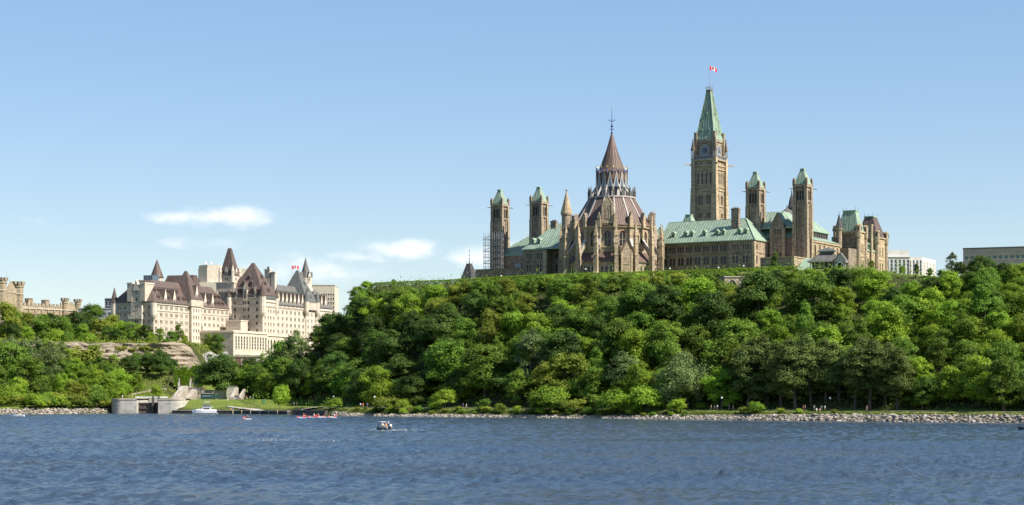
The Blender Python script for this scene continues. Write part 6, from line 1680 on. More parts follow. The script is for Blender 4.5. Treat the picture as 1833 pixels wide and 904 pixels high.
for i, (T_, t) in enumerate(zip(PED, ('orange', 'black', 'tan', 'pink'))):
    nm = ['leftmost pedal boat', 'second pedal boat from left', 'third pedal boat from left', 'rightmost pedal boat'][i]
    aboard(T_, -.85, -.33, .42, 'person in %s pedalling the %s' % (t, nm), t, 'navy', 90); aboard(T_, -.85, .33, .42, 'person in %s beside the pedaller on the %s' % (['red', 'white', 'pink', 'white'][i], nm), ['red', 'white', 'pink', 'white'][i], 'white', 90)
aboard(JET, -.3, 0, .42, 'rider in orange life vest on the jet ski', 'orange', 'black', 110)

# ------------------------------------------------------------------ lamps, sign, bins
GLOBE = m_plain('opal_globe', (0.80, 0.79, 0.74), .3, .5, var=.02)
def lamp(loc, label, h=3.6):
    T = root('globe_lamp', label, 'lamp post', loc, 0, 'globe lamps on posts')
    m = MB(); z = loc[2]; m.ngon(0, 0, [(.16, z - .2), (.16, z + .4), (.07, z + .6), (.06, z + h)], 8, IRON); m.build('post', T)
    m = MB(); m.ngon(0, 0, [(.10, z + h), (.26, z + h + .1), (.36, z + h + .32), (.30, z + h + .56), (.08, z + h + .68)], 10, GLOBE); m.build('globe', T)
lamp(bank(1292, 9.8), 'globe lamp post on the path between walkers'); lamp(bank(670, 10.5), 'globe lamp on the path behind the motorboat'); lamp(bank(790, 10.0), 'globe lamp by the bright shrubs on the left path'); lamp(bank(1486, 10.2), 'globe lamp in the shade of the poplars')
lamp(G(597, 716), 'globe lamp beside the round shore bush')
for px, v, what in ((897, -14, 'below the scaffolded tower'), (958, -12, 'before the left copper-roofed wing'), (1048, -33, 'at the library foot, left of its middle'), (1286, -12, 'before the right copper-roofed wing'), (1331, -16, 'before the wing end under the chimney'), (1199, -18, 'just right of the library'), (968, -20, 'between the left wing and the library')):
    u = PF.U(px, v); x, y = PF.W(u, v); lamp((x, y, ground(x, y)), 'globe lamp on the hilltop ' + what, 3.4)
def sign(label, p, w, h, z, col):
    T = root('notice_board', label, 'sign', p, 0); m = MB(); m.box(-w / 2, w / 2, -.06, .06, p[2] + z, p[2] + z + h, col); m.box(-w / 2 - .08, w / 2 + .08, -.04, .04, p[2] + z - .1, p[2] + z + h + .1, IRON); m.build('panel', T)
    for s in (-1, 1): m = MB(); m.box(s * w / 2 - .06, s * w / 2 + .06, -.05, .05, p[2] - .2, p[2] + z, IRON); m.build('post', T)
GRN = m_plain('dark_green_panel', (0.03, 0.075, 0.06), .5)
sign('wide dark green board at the top of the lawn', G(387, 772), 2.9, 1.3, .5, GRN); sign('narrow teal sign post beside the path near the hill foot', G(472.5, 760), .5, 1.6, .9, m_plain('teal_panel', (.06, .30, .24), .5))
def canopy():
    p = G(420, 775); T = root('bin_shelter', 'dark box shelter at the lawn top', 'shelter', p, 0); m = MB(); m.box(-1.8, 1.8, -.8, .8, p.z, p.z + 1.4, GREYB); m.build('body', T); m = MB(); m.box(-2, 2, -1, 1, p.z + 1.4, p.z + 1.6, IRON); m.build('roof', T)
    p = G(370, 778); T = root('kiosk', 'dark kiosk with pale counter under the round tree', 'kiosk', p, 0); m = MB(); m.box(-2.4, 2.4, -1, 1, p.z, p.z + 2.4, GRN); m.build('wall', T); m = MB(); m.box(-2.6, 2.6, -1.3, 1.2, p.z + 2.4, p.z + 2.65, CONCL); m.build('roof', T); m = MB(); m.box(-2.0, 2.0, -1.08, -1.003, p.z + 1.0, p.z + 2.0, GLASSB); m.build('window', T)
canopy()
def tent(px, py, label):
    D = 900.; b = at(px, py + 9, D); t = at(px, py, D); T = root('white_tent', label, 'tent', (b.x, D, 54), 0)
    m = MB(); m.frust((-1.7, 1.7, -1.7, 1.7), b.z, (-.15, .15, -.15, .15), t.z, WHITE); m.box(-1.6, 1.6, -1.6, 1.6, b.z - .8, b.z - .003, WHITE); m.build('canopy', T)
    for x in (-1.5, 1.5):
        for y in (-1.5, 1.5): m = MB(); m.tube((x, y, 54), (x, y, b.z), .08, .08, 5, STEEL); m.build('leg', T)
    m = MB(); m.tube((0, 0, t.z), (0, 0, t.z + 2.2), .05, .03, 5, STEEL); m.build('pole', T)
tent(730.5, 503, 'white peaked tent showing over the left hilltop'); tent(743.5, 505.5, 'second white tent peak right of the first')
def gull(px, py, D, rz, label):
    p = at(px, py, D); m = MB(); o = root('gull', label, 'bird', p, rz)
    m.ngon(0, 0, [(.02, -.35), (.09, -.15), (.11, .1), (.05, .35)], 6, WHITE); m.v = [(z, y, x) for x, y, z in m.v]
    for s in (-1, 1): m.face([(.1, 0, .02), (.18, s * .35, .16), (-.02, s * .75, .06), (-.12, s * .35, .14), (-.12, 0, .02)], WHITE)
    m.v = [(x, y, z + p.z) for x, y, z in m.v]; m.build('body', o)
gull(1315, 261, 640, 70, 'white gull flying right of the clock tower'); gull(27, 289, 640, 20, 'white gull high over the far left'); gull(555, 405, 650, 40, 'white gull below the left cloud')

# ------------------------------------------------------------------ trees and shrubs
LEAF = {
 'bright': m_leaf('leaf_bright_green', (0.123, 0.198, 0.018), (0.212, 0.332, 0.026), (0.318, 0.458, 0.042), .014),
 'mid': m_leaf('leaf_mid_green', (0.073, 0.133, 0.018), (0.140, 0.234, 0.025), (0.223, 0.344, 0.042), .014),
 'dark': m_leaf('leaf_dark_green', (0.033, 0.069, 0.012), (0.069, 0.126, 0.020), (0.123, 0.205, 0.036), .010),
 'olive': m_leaf('leaf_olive', (0.075, 0.107, 0.022), (0.138, 0.190, 0.040), (0.221, 0.284, 0.081), .008),
 'silver': m_leaf('leaf_grey_green', (0.084, 0.124, 0.035), (0.151, 0.208, 0.062), (0.232, 0.303, 0.114), .010),
 'yellow': m_leaf('leaf_yellow_olive', (0.135, 0.168, 0.018), (0.225, 0.271, 0.031), (0.323, 0.364, 0.051), .012),
}
BARK = m_plain('grey_brown_bark', (0.10, 0.080, 0.060), .95, .1, var=.4, scale=3)
def leaves(P, Nrm, size, r):
    n = len(P)
    Nrm = Nrm / np.maximum(np.linalg.norm(Nrm, axis=1, keepdims=True), 1e-6)
    a = r.normal(0, 1, (n, 3)); t = np.cross(Nrm, a); t /= np.maximum(np.linalg.norm(t, axis=1, keepdims=True), 1e-6); b = np.cross(Nrm, t)
    s = size[:, None]
    v = np.stack([P - t * s * .62, P - b * s * .40 - Nrm * s * .08, P + t * s * .62, P + b * s * .40 + Nrm * s * .10], 1)
    return v.reshape(-1, 3), np.arange(4 * n).reshape(-1, 4)
def unit(n, r):
    d = r.normal(0, 1, (n, 3)); return d / np.linalg.norm(d, axis=1, keepdims=True)
def make_tree(kind, seed, H=12.0, Rr=5.0, base=.22, lobes=34, lr=(1.1, 2.0), per=210, leaf=.42, shape='broad', trunk=.28):
    r = np.random.default_rng(seed); PP, NN, SS, VR = [], [], [], []
    cz0, cz1 = H * base, H
    for i in range(lobes):
        t = r.random() ** (.8 if shape != 'cone' else 1.3); a = r.random() * 6.283
        if shape == 'tall': pr = (1 - abs(2 * t - .85) ** 2.4 * .75)
        elif shape == 'cone': pr = (1 - t) * .95 + .06
        elif shape == 'willow': pr = (1 - abs(2 * t - .8) ** 3 * .7)
        else: pr = math.sqrt(max(0.05, 1 - (1.72 * t - .78) ** 2))
        rad = Rr * pr * (r.random() ** .42) * r.uniform(.72, 1.12)
        L = lr[0] * .8 + (lr[1] * 1.15 - lr[0] * .8) * r.random() ** 1.4; L *= (.75 + .5 * pr) * Rr / 5.0
        c = np.array([rad * math.cos(a), rad * math.sin(a), cz0 + L * .5 + (cz1 - cz0 - L * 1.2) * t])
        n = int(per * (L / 1.5) ** 2 * r.uniform(.8, 1.2))
        d = unit(n, r); d[:, 2] = np.where(d[:, 2] < -.25, -d[:, 2] * r.random(n), d[:, 2])
        d /= np.linalg.norm(d, axis=1, keepdims=True)
        rr = L * (1 - .55 * r.random(n) ** 2.0) * (1 + .20 * np.sin(d[:, 0] * 7 + d[:, 2] * 5 + i) + .16 * np.sin(d[:, 1] * 11 - d[:, 2] * 9 + 2 * i) + .13 * r.normal(0, 1, n)) + L * .55 * (r.random(n) < .09) * r.random(n)
        sq = np.array([1.0, 1.0, 1.0])
        p = c + d * rr[:, None] * sq
        if shape == 'willow': p[:, 2] -= (r.random(n) ** 2) * 1.8
        out = p - np.array([0, 0, (cz0 + cz1) * .5]); out /= np.maximum(np.linalg.norm(out, axis=1, keepdims=True), .1)
        PP.append(p); NN.append(d * .80 + out * .35 + unit(n, r) * .75 + np.array([0, -.0, .15])); SS.append(r.uniform(.6, 1.25, n) * leaf)
        VR.append(np.clip(r.random() * .55 + r.random(n) * .45, 0, 1))
    P = np.concatenate(PP); v, f = leaves(P, np.concatenate(NN), np.concatenate(SS), r)
    crown = np_mesh('crown', v, f, [LEAF[kind]], attr=np.concatenate(VR))
    m = MB(); tr = trunk * H / 12
    k = r.normal(0, .25, 2); top = H * .62
    m.tube((0, 0, -1.2), (k[0] * .4, k[1] * .4, H * .25), tr * 1.15, tr * .85, 8, BARK); m.tube((k[0] * .4, k[1] * .4, H * .25 - .02), (k[0], k[1], top), tr * .85, tr * .3, 7, BARK)
    for i in range(6):
        a = r.random() * 6.283; h = H * r.uniform(.24, .5); L = Rr * r.uniform(.4, .75)
        m.tube((k[0] * .5, k[1] * .5, h), (L * math.cos(a), L * math.sin(a), h + L * r.uniform(.5, 1.1)), tr * .42, tr * .12, 5, BARK)
    return crown, m.mesh('trunk'), H, Rr
PROTO = {
 'bright': [make_tree('bright', s, 12.5, 5.0, .05, 62, (.75, 1.45), per=215, leaf=.40) for s in (1, 2, 3)],
 'mid': [make_tree('mid', s, 13.5, 5.2, .05, 66, (.75, 1.45), per=215, leaf=.40) for s in (11, 12, 13)],
 'dark': [make_tree('dark', s, 14.0, 5.2, .05, 66, (.75, 1.5), per=215, leaf=.40) for s in (21, 22)],
 'tallmid': [make_tree('mid', s, 16.5, 4.0, .08, 64, (.9, 1.6), 200, .40, 'tall') for s in (31, 32)],
 'poplar': [make_tree('olive', s, 21.0, 5.4, .13, 92, (.75, 1.4), 215, .40, 'tall', .26) for s in (41, 42, 43)],
 'silver': [make_tree('silver', s, 15.0, 4.4, .12, 66, (.7, 1.4), 210, .36, 'tall') for s in (51, 52)],
 'willow': [make_tree('silver', s, 14.0, 7.0, .06, 76, (.8, 1.4), 180, .36, 'willow') for s in (61,)],
 'yellow': [make_tree('yellow', s, 12.5, 5.0, .08, 58, (.75, 1.4), 215, .38) for s in (71, 72)],
 'maple': [make_tree('dark', s, 15.0, 7.2, .16, 84, (.75, 1.3), 230, .42) for s in (81,)],
 'young': [make_tree('bright', s, 7.0, 2.4, .25, 26, (1.4, 2.4), 330, .30, 'broad', .2) for s in (91,)],
 'cone': [make_tree('dark', s, 9.0, 2.2, .04, 36, (1.3, 2.2), 380, .28, 'cone') for s in (95,)],
 'bush': [make_tree('bright', s, 4.2, 2.6, .0, 24, (1.2, 2.1), 330, .30) for s in (101, 102)],
 'midbush': [make_tree('mid', s, 4.0, 2.5, .0, 24, (1.2, 2.1), 330, .30) for s in (111, 112)],
 'darkbush': [make_tree('dark', s, 4.2, 2.6, .0, 24, (1.2, 2.1), 330, .30) for s in (131, 132)],
 'olivebush': [make_tree('yellow', s, 4.0, 2.4, .0, 24, (1.2, 2.1), 330, .30) for s in (121,)],
}
LOOK = {'bright': 'bright green round tree', 'mid': 'mid green leafy tree', 'dark': 'dark green dense tree', 'tallmid': 'tall narrow green tree', 'poplar': 'tall olive poplar', 'silver': 'grey-green slender tree', 'willow': 'wide grey-green willow',
        'yellow': 'yellowish olive tree', 'maple': 'big dark round tree', 'young': 'small bright young tree', 'cone': 'dark columnar evergreen', 'bush': 'bright green bush', 'midbush': 'mid green bush', 'olivebush': 'yellowish bush', 'darkbush': 'dark green bush'}
ZONE = [(60, 'under the battlemented building'), (195, 'left of the canal lock'), (330, 'above the canal lock'), (430, 'behind the moored cruiser'), (520, 'at the hill\'s left foot'), (640, 'under the hill\'s left shoulder'), (740, 'left of the white tents'), (850, 'under the slate tower'),
        (935, 'under the scaffolded tower'), (1003, 'under the left copper wing'), (1060, 'under the library turret'), (1130, 'under the library'), (1200, 'under the library\'s right side'), (1290, 'under the clock tower'), (1345, 'under the stone arches'), (1420, 'under the gabled bay'),
        (1520, 'under the summer pavilion'), (1590, 'under the mansard towers'), (1690, 'under the white office'), (4000, 'under the brown office')]
BANDS = ((.12, 'at the waterside'), (.36, 'on the lower slope'), (.62, 'halfway up'), (.86, 'on the upper slope'), (9, 'at the crest'))
TREES = []      # (kind, x, y, scale, widening, band)
def plant(kind, x, y, s=1.0, wide=1.0, band=None, sink=0.0):
    TREES.append([kind, x, y, s, wide, band, sink])
def plant_px(kind, px, D, top=None, s=1.0, wide=1.0, band=None):
    """a tree standing at distance D whose top reaches image row top"""
    x = (px - 916.5) / FPX * D; z = ground(x, D)
    if top is not None:
        H = PROTO[kind][0][2]; s = max(.25, (EYE + (HOR - top) / FPX * D - z) / H)
    plant(kind, x, D, s, wide, band)
# the trees one can pick out
for px, D, top in ((1338, 566, 604), (1372, 556, 600), (1398, 560, 612), (1424, 550, 604), (1452, 548, 598), (1478, 545, 606), (1503, 541, 612), (1530, 537, 604), (1556, 533, 606), (1584, 530, 612), (1606, 532, 622)):
    plant_px('poplar', px, bank(px, 19 + 3.5 * math.sin(px)).y, top, band='at the waterside', wide=1.08)
plant_px('willow', 1233, bank(1233, 19).y, 628, band='at the waterside', wide=1.15); plant_px('silver', 945, bank(945, 26).y, 588, band='on the lower slope', wide=1.05); plant_px('yellow', 1012, bank(1012, 21).y, 632, wide=1.3, band='at the waterside'); plant_px('yellow', 985, bank(985, 19).y, 648, band='at the waterside')
plant_px('silver', 1115, bank(1115, 22).y, 628, band='on the lower slope', wide=1.3); plant_px('maple', 388, 792, 634, band='at the waterside', wide=1.08); plant_px('young', 501, 733, 690, band='at the waterside', wide=.85); plant_px('young', 281, 789, 690, band='at the waterside')
for kind, px, qo, top in (('bush', 600, 6.5, 712), ('olivebush', 691, 6, 708), ('bush', 722, 6, 714), ('midbush', 747, 5, 727), ('bush', 775, 7, 718), ('bush', 796, 9, 697), ('midbush', 869, 7, 714), ('bush', 893, 6, 722), ('olivebush', 640, 6, 727), ('bush', 926, 6, 726), ('bush', 985, 7, 692), ('midbush', 1000, 6, 712), ('olivebush', 1036, 6, 712),
                          ('bush', 1100, 6.5, 697), ('bush', 1113, 6, 706), ('bush', 1155, 8, 692), ('bush', 1215, 6.5, 714), ('olivebush', 1331, 6, 727), ('bush', 1352, 6, 719), ('midbush', 960, 8, 716), ('olivebush', 820, 6, 726), ('midbush', 655, 7, 728), ('bush', 1254, 16, 720), ('olivebush', 1493, 6, 732), ('olivebush', 1396, 6, 729), ('bush', 1140, 6, 722), ('midbush', 1060, 9, 706), ('bush', 1430, 6, 731)):
    p = bank(px, qo); plant_px(kind, px, p.y, top, band='at the waterside', wide=1.15)
plant_px('cone', 1386, 716, 442, band='at the crest', wide=.85); plant_px('cone', 1319, 702, 500, band='at the crest', wide=.55)
# left bank
for kind, px, D, top in (('mid', 8, 790, 610), ('mid', -6, 826, 606), ('silver', 22, 826, 600), ('silver', 60, 830, 602), ('mid', 84, 834, 606), ('silver', 108, 836, 610), ('silver', 32, 800, 606), ('mid', 52, 776, 640), ('silver', 96, 806, 612), ('olive_', 0, 0, 0), ('dark', 75, 792, 652), ('bright', 28, 758, 676), ('mid', 72, 764, 684), ('yellow', 128, 764, 682), ('olivebush', 104, 752, 700), ('bush', 88, 748, 702), ('bush', 70, 750, 712), ('yellow', 152, 768, 686), ('midbush', 172, 772, 688), ('bright', 140, 802, 650), ('bright', 168, 812, 652), ('mid', 196, 818, 650),
                         ('bright', 214, 800, 660), ('dark', 232, 828, 636), ('dark', 262, 834, 632), ('maple', 286, 830, 628), ('dark', 310, 836, 642), ('bright', 196, 786, 668), ('bush', 60, 738, 704), ('bush', 12, 742, 690), ('mid', -12, 770, 650), ('bright', 112, 780, 668), ('midbush', 186, 766, 702), ('bush', 345, 836, 660), ('mid', 118, 822, 640), ('bright', 244, 806, 668)):
    if kind != 'olive_': plant_px(kind, px, D, top, band='at the waterside' if D < 785 else 'on the lower slope')
for kind, px, D, top in (('yellow', 6, 884, 540), ('mid', 24, 890, 556), ('yellow', 44, 905, 558), ('dark', 22, 872, 578), ('bright', 50, 880, 584), ('mid', 78, 895, 562), ('dark', 92, 900, 560), ('mid', 112, 896, 566), ('dark', 132, 905, 556), ('bright', 148, 890, 580), ('dark', 152, 915, 560), ('mid', 160, 960, 543), ('yellow', 176, 900, 570), ('yellow', 200, 920, 563), ('mid', 190, 890, 582), ('bright', 214, 905, 574), ('dark', 212, 888, 588), ('mid', 232, 905, 575), ('yellow', 246, 908, 580),
                         ('dark', 262, 900, 580), ('bright', 268, 890, 594), ('mid', 284, 915, 588), ('tallmid', 322, 940, 578), ('mid', 308, 910, 592), ('bright', 330, 915, 600), ('dark', 250, 882, 604), ('bright', 372, 940, 598), ('mid', 388, 935, 596), ('midbush', 336, 905, 616), ('midbush', 120, 878, 596), ('midbush', 60, 872, 602), ('bush', 160, 878, 596), ('midbush', 290, 890, 612), ('olivebush', 222, 880, 606), ('bush', 100, 880, 590)):
    plant_px(kind, px, D, top, band='on the cliff top')
# right of the canal, at the foot of the hill
for kind, px, D, top in (('mid', 424, 815, 668), ('bright', 448, 795, 652), ('tallmid', 470, 830, 628), ('mid', 462, 790, 655), ('bright', 480, 800, 645), ('mid', 505, 800, 612), ('silver', 520, 795, 590), ('dark', 446, 850, 640), ('mid', 490, 840, 630), ('bright', 433, 805, 662), ('mid', 512, 775, 640), ('bright', 470, 782, 668), ('midbush', 420, 800, 690), ('dark', 538, 770, 640)):
    plant_px(kind, px, D, top, band='at the hill foot')
for kind, px, qo, top in (('mid', 520, 40, 655), ('dark', 541, 42, 640), ('bright', 556, 39, 668), ('mid', 575, 42, 642), ('dark', 592, 40, 650), ('mid', 612, 38, 655), ('bright', 634, 36, 652), ('dark', 606, 46, 628), ('mid', 648, 36, 640)):
    plant_px(kind, px, bank(px, qo).y, top, band='at the hill foot')
# hilltop right: big dark trees and the pale thin one
for kind, px, D, top, w in (('maple', 1754, 652, 458, .82), ('dark', 1795, 650, 470, 1.1), ('silver', 1703, 676, 451, .9), ('dark', 1722, 660, 468, 1.0), ('bright', 1818, 640, 473, 1.2), ('dark', 1642, 700, 471, .6), ('dark', 1685, 668, 482, 1.0), ('yellow', 1560, 704, 466, .7), ('mid', 1842, 640, 474, 1.1), ('dark', 1776, 640, 490, 1.2), ('mid', 1664, 672, 488, 1.0), ('mid', 1740, 640, 486, 1.1), ('bright', 1615, 688, 494, 1.0), ('mid', 1868, 630, 470, 1.1),
                            ('bright', 655, 822, 503, 1.3), ('mid', 704, 815, 508, .9), ('bright', 640, 815, 512, 1.2)):
    plant_px(kind, px, D, top, band='at the crest', wide=w)
# the wood on the slope; no crown there rises above this line of the hill's edge
def skyline(px, D=0):
    if 1286 < px < 1352 and 640 < D < 697: return 520.0 - .25 * abs(px - 1318)
    return float(np.interp(px, [430, 470, 500, 530, 560, 600, 640, 690, 740, 830, 1000, 1200, 1400, 1575, 1588, 1650, 1665, 1690, 1720, 1760, 1833],
                           [672, 650, 622, 602, 576, 557, 524, 513, 512, 503, 491, 486, 480, 478, 498, 499, 491, 483, 474, 462, 470]))
def wood():
    r = np.random.default_rng(77); pts = [(t[1], t[2]) for t in TREES if t[0] not in ('bush', 'midbush', 'olivebush', 'darkbush')]
    out = []; tries = 0
    while tries < 26000 and len(out) < 275:
        tries += 1
        x, y = r.uniform(-150, 300), r.uniform(430, 850)
        px = px_of(x, y)
        if px < 448 or px > 2120: continue
        dx, dy = x - 42.9, y - 785.; u = PF.c * dx + PF.s * dy; v_ = -PF.s * dx + PF.c * dy; q_ = float(shore_q(np.array([x]), np.array([y]))[0])
        if q_ < 17 or u + .77 * (v_ + 30) < -205: continue
        b = -36. - v_ - 7 * float(sstep(60, 10, abs(u + 3)))
        if b < 1.5: continue
        if px < 640 and q_ < 36: continue
        if 1325 < px < 1620 and q_ < 24: continue
        t = (q_ - 18) / (q_ - 18 + b)
        dmin = (7.6 + 2.2 * (1 - abs(2 * t - .9)) + 1.6 * r.random()) * (.84 if px > 1590 else 1)
        if any((x - a) ** 2 + (y - c) ** 2 < dmin * dmin for a, c in pts): continue
        D = y; z = ground(x, y)
        n = float(fbm(np.array([x / 40.]), np.array([y / 40.]), 2)[0])
        k = r.random() + (n - .37) * 1.6
        if px < 900: kind = 'dark' if k < .24 else 'mid' if k < .62 else 'bright' if k < .86 else 'tallmid' if k < .97 else 'yellow'
        elif px < 1330: kind = 'dark' if k < .13 else 'mid' if k < .50 else 'bright' if k < .85 else 'tallmid' if k < .97 else 'yellow'
        else: kind = 'dark' if k < .10 else 'mid' if k < .45 else 'bright' if k < .84 else 'yellow' if k < .90 else 'tallmid'
        H = PROTO[kind][0][2]; s = r.uniform(.72, 1.32) * (1.15 if t < .5 else 1.0)
        if px > 1590: s *= .8
        room = EYE + (HOR - skyline(px, D)) / FPX * D - r.uniform(0, 1.6) - z
        if H * s > room: s = room / H
        wide = r.uniform(.9, 1.18)
        if s < .42:
            kind = ('midbush', 'bush', 'mid')[int(r.random() * 2.2)]; H = PROTO[kind][0][2]; s = min(1.5, room / H * .95)
            if s < .2: continue
        elif s < .7: wide = 1.25
        pts.append((x, y)); out.append(1)
        plant(kind, x, y, s, wide, next(n_ for lim, n_ in BANDS if t < lim))
wood()
def gap_bushes():
    r = np.random.default_rng(53); pts = [(t[1], t[2]) for t in TREES]; k = 0
    for _ in range(9000):
        x, y = r.uniform(-110, 230), r.uniform(480, 830); px = px_of(x, y)
        if not 560 < px < 1860: continue
        dx, dy = x - 42.9, y - 785.; u = PF.c * dx + PF.s * dy; v_ = -PF.s * dx + PF.c * dy; q_ = float(shore_q(np.array([x]), np.array([y]))[0])
        if q_ < 36 or -46. - v_ < 0 or any((x - a) ** 2 + (y - c) ** 2 < 24 for a, c in pts): continue
        t = (q_ - 18) / (q_ - 18 - 36 - v_); room = EYE + (HOR - skyline(px, y)) / FPX * y - ground(x, y)
        kind = ('midbush', 'bush', 'bush', 'olivebush', 'midbush')[int(r.random() * 5)]; pts.append((x, y)); k += 1
        plant(kind, x, y, min(r.uniform(1.2, 2.1), max(.3, room / 4.3)), r.uniform(.9, 1.2), next(n_ for lim, n_ in BANDS if t < lim))
        if k >= 58: break
gap_bushes()
def crest_bushes():
    r = np.random.default_rng(5); pts = [(t[1], t[2]) for t in TREES]; k = 0
    for _ in range(6000):
        u = r.uniform(-125, 150); b = r.uniform(.5, 13); v_ = -36. - b - 7 * float(sstep(60, 10, abs(u + 3))); x, y = PF.W(u, v_)
        if any((x - a) ** 2 + (y - c) ** 2 < 20 for a, c in pts) or not 640 < px_of(x, y) < 1640: continue
        kind = ('midbush', 'bush', 'midbush', 'olivebush')[int(r.random() * 3.5)]
        room = EYE + (HOR - skyline(px_of(x, y), y)) / FPX * y - ground(x, y); pts.append((x, y)); plant(kind, x, y, min(1.4, max(.22, room / 4.3)), 1.25, 'at the crest'); k += 1
        if k > 48: break
crest_bushes()
def understory():
    r = np.random.default_rng(31); px = 470
    while px < 1870:
        p = bank(px, r.uniform(22, 29) if px > 700 else r.uniform(40, 46))
        kind = ('darkbush', 'midbush', 'darkbush')[int(r.random() * 3)]
        if px < 1300 or px > 1310: plant(kind, p.x, p.y, r.uniform(1.2, 1.9), 1.7, 'at the slope foot')
        px += r.uniform(24, 33)
    for px, D, top in ((300, 884, 612), (308, 888, 620), (316, 886, 632), (326, 890, 618), (334, 892, 630), (344, 896, 618), (352, 900, 634), (322, 872, 648), (306, 874, 636), (340, 880, 646), (296, 880, 606)):
        plant_px('olivebush' if px % 3 == 0 else 'midbush', px, D, top, wide=1.3, band='on the cliff edge')
    for px, top in ((132, 618), (150, 622), (171, 616), (192, 630), (214, 618), (236, 622), (252, 616), (274, 620), (290, 626), (312, 622), (330, 628)):
        D = float(np.interp((px - 916.5) / FPX * 860, _cx, _cy)) - 3.0; x = (px - 916.5) / FPX * D
        plant_px('midbush' if px % 2 else 'olivebush', px, D + 3.6, top, wide=1.4, band='on the cliff edge')
    for px, D, top in ((136, 838, 640), (158, 840, 645), (178, 842, 638), (204, 844, 634), (222, 846, 640), (246, 846, 632), (120, 838, 622), (262, 848, 628)):
        plant_px('mid' if px % 4 else 'bright', px, D, top, band='under the cliff')
    for px, D, top in ((1291, 690, 503), (1296, 688, 513), (1308, 687, 518), (1319, 687, 515), (1331, 687, 518), (1343, 688, 509), (1349, 690, 499)):
        plant_px(('bush', 'midbush', 'olivebush')[px % 3], px, D, top, wide=1.3, band='at the crest')
    for px in range(672, 1240, 25):
        p = bank(px + r.uniform(-6, 6), r.uniform(2.6, 5.0)); plant(('bush', 'midbush', 'olivebush', 'midbush')[int(r.random() * 4)], p.x, p.y, r.uniform(.3, .75), 1.2, 'at the waterside')
    for i, px in enumerate(range(4, 192, 13)):
        D = 700 + float(np.interp(px, [0, 60, 120, 192], [36, 42, 46, 60])); plant_px(('bush', 'midbush', 'olivebush', 'midbush')[i % 4], px, D, r.uniform(703, 718), wide=1.25, band='at the waterside')
understory()
def name_of(k): return 'bush' if 'bush' in k else 'evergreen_tree' if k == 'cone' else 'poplar_tree' if k == 'poplar' else 'willow_tree' if k == 'willow' else 'leafy_tree'
ORD = ['', 'leftmost', 'second', 'third', 'fourth', 'fifth', 'sixth', 'seventh', 'eighth', 'ninth', 'tenth', 'eleventh', 'twelfth', 'thirteenth', 'fourteenth', 'fifteenth']
def plant_all():
    cells = {}
    for t in TREES:
        px = px_of(t[1], t[2]); zone = next(n for lim, n in ZONE if px < lim); t.append(px); t.append(zone)
        cells.setdefault((t[0], t[5], zone), []).append(t)
    for key, L in cells.items():
        L.sort(key=lambda t: t[7])
        for i, t in enumerate(L):
            kind, x, y, s, wide, band, sink, px, zone = t
            lb = LOOK[kind] + ' ' + (band or '') + ' ' + zone
            if len(L) > 1: lb += ', ' + ('leftmost' if i == 0 else 'rightmost' if i == len(L) - 1 and len(L) > 2 else ORD[i + 1] + ' from left')
            if len(L) == 2: lb = LOOK[kind] + ' ' + (band or '') + ' ' + zone + (', left of two' if i == 0 else ', right of two')
            crown, trunk, H, Rr = PROTO[kind][(int(abs(x) * 7 + abs(y) * 3)) % len(PROTO[kind])]
            T = root(name_of(kind), lb, 'bush' if 'bush' in kind else 'tree', (x, y, ground(x, y) - .05), random.uniform(0, 360), 'bushes on the bank and cliff' if 'bush' in kind else 'trees on the hillsides')
            T.scale = (s * wide * random.uniform(.88, 1.14), s * wide * random.uniform(.88, 1.14), s)
            T.rotation_euler.x, T.rotation_euler.y = random.uniform(-.10, .10), random.uniform(-.10, .10)
            link('crown', crown, T); link('trunk', trunk, T)
plant_all()
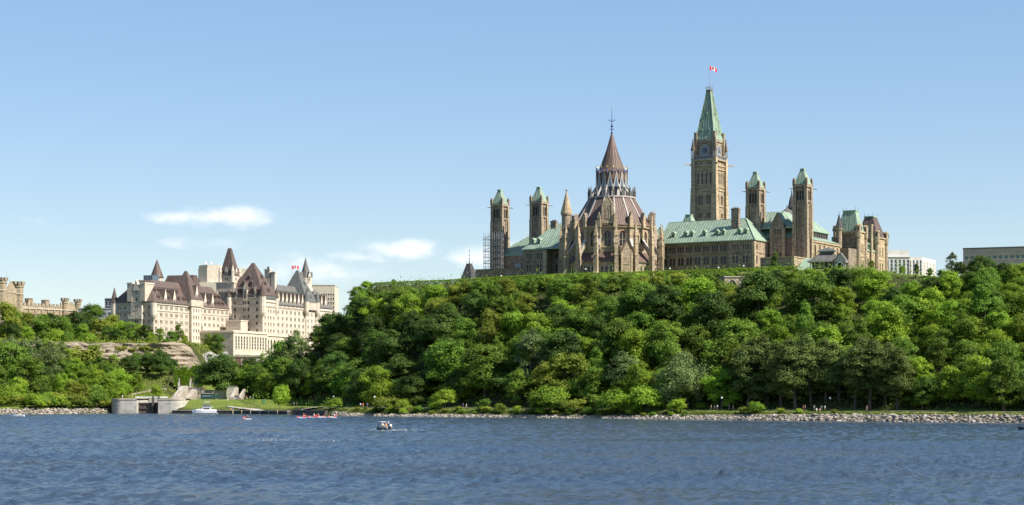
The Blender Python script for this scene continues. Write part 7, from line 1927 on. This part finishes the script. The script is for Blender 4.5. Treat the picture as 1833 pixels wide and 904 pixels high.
# undergrowth between the trunks, hedge on the hilltop edge, vines
def scatter_leaves(name, P, size, mat, seed, up=.4, label=None, cat=None, kind='stuff'):
    r = np.random.default_rng(seed); n = len(P)
    v, f = leaves(P, unit(n, r) * .8 + np.array([.1, -.25, up]), r.uniform(.6, 1.3, n) * size, r)
    o = link(name, np_mesh(name, v, f, [mat], attr=np.clip(r.normal(.5, .22, n), 0, 1))); tag(o, label, cat, None, kind); return o
def undergrowth():
    r = np.random.default_rng(8); n = 300000
    x = r.uniform(-190, 320, n); y = r.uniform(430, 900, n)
    dx, dy = x - 42.9, y - 785.; u = PF.c * dx + PF.s * dy; v_ = -PF.s * dx + PF.c * dy; q_ = shore_q(x, y)
    ok = (q_ > 17) & (u + .77 * (v_ + 30) > -208) & (-33. - v_ - 7 * sstep(60, 10, np.abs(u + 3)) > 0) & (px_of(x, y) > 440) & (px_of(x, y) < 2150) & (y < 860)
    x, y = x[ok], y[ok]
    cl = fbm(x / 4.0, y / 4.0, 3)
    z = height(x, y) + r.random(len(x)) ** 1.2 * (0.5 + 14.0 * np.clip(cl - .34, 0, 1) ** 1.0)
    scatter_leaves('undergrowth', np.stack([x, y, z], 1), .55, LEAF['mid'], 9, label='tangled green undergrowth covering the slope between the trees', cat='undergrowth')
    n = 60000; x = r.uniform(-300, -140, n); y = r.uniform(760, 990, n); cl0 = np.interp(x, _cx, _cy)
    ok = ((y > 786) & (y < cl0 - 6) & (x < -150) & (px_of(x, y) < 318)) | ((y > cl0 + 0.5) & (y < 970)) | ((px_of(x, y) > 280) & (px_of(x, y) < 372) & (y > 838) & (y < 930)); x, y = x[ok], y[ok]
    z = height(x, y) + r.random(len(x)) ** 1.5 * (0.5 + 1.2 * (y < np.interp(x, _cx, _cy) + 9) + 4.5 * np.clip(fbm(x / 4., y / 4., 3) - .3, 0, 1))
    scatter_leaves('undergrowth', np.stack([x, y, z], 1), .55, LEAF['yellow'], 10, label='rough scrub on the left cliff top and bank', cat='undergrowth')
undergrowth()
def hedge():
    r = np.random.default_rng(12); n = 26000; u = r.uniform(-128, 100, n); s_ = sstep(60, 10, np.abs(u + 3))
    a = r.random(n) * math.pi; rad = np.sqrt(.45 + .55 * r.random(n))
    v_ = -34.6 - 7 * s_ + 1.3 * np.cos(a) * rad; x = PF.ox + PF.c * u - PF.s * v_; y = PF.oy + PF.s * u + PF.c * v_
    z = height(x, y) + (1.55 + .25 * vnoise(u / 3.0, u * 0)) * np.sin(a) * rad
    scatter_leaves('hedge', np.stack([x, y, z], 1), .36, LEAF['bright'], 13, .7, 'long clipped green hedge along the hilltop edge', 'hedge', None)
    n = 17000; x = r.uniform(VA.x - .4, VB.x + .3, n); t = r.random(n); z = VA.z + (VB.z + .4 - VA.z) * t
    ok = (vnoise(x / 1.3, z / 3.5) * .6 + vnoise(x / .5, z / 1.2 + 8) * .4 > .40); scatter_leaves('wall_vines', np.stack([x[ok], np.full(ok.sum(), 821.6) - r.random(ok.sum()) * .5, z[ok]], 1), .45, LEAF['bright'], 14, .2, 'bright green vines hanging down the buttressed wall', 'vines')
hedge()
def grass():
    r = np.random.default_rng(15); GR = m_leaf('grass_tufts', (0.09, 0.13, 0.025), (0.15, 0.19, 0.035), (0.22, 0.235, 0.06), .02)
    n = 16000; x = r.uniform(-70, 240, n); q_ = 4.6 + np.abs(r.normal(0, 1.3, n)); y = shore_y(x) + q_ / .79
    z = height(x, y) + r.random(n) * .3
    scatter_leaves('bank_grass', np.stack([x, y, z], 1), .34, GR, 16, .3, 'rough grass and weeds along the top of the boulder bank', 'grass')
grass()
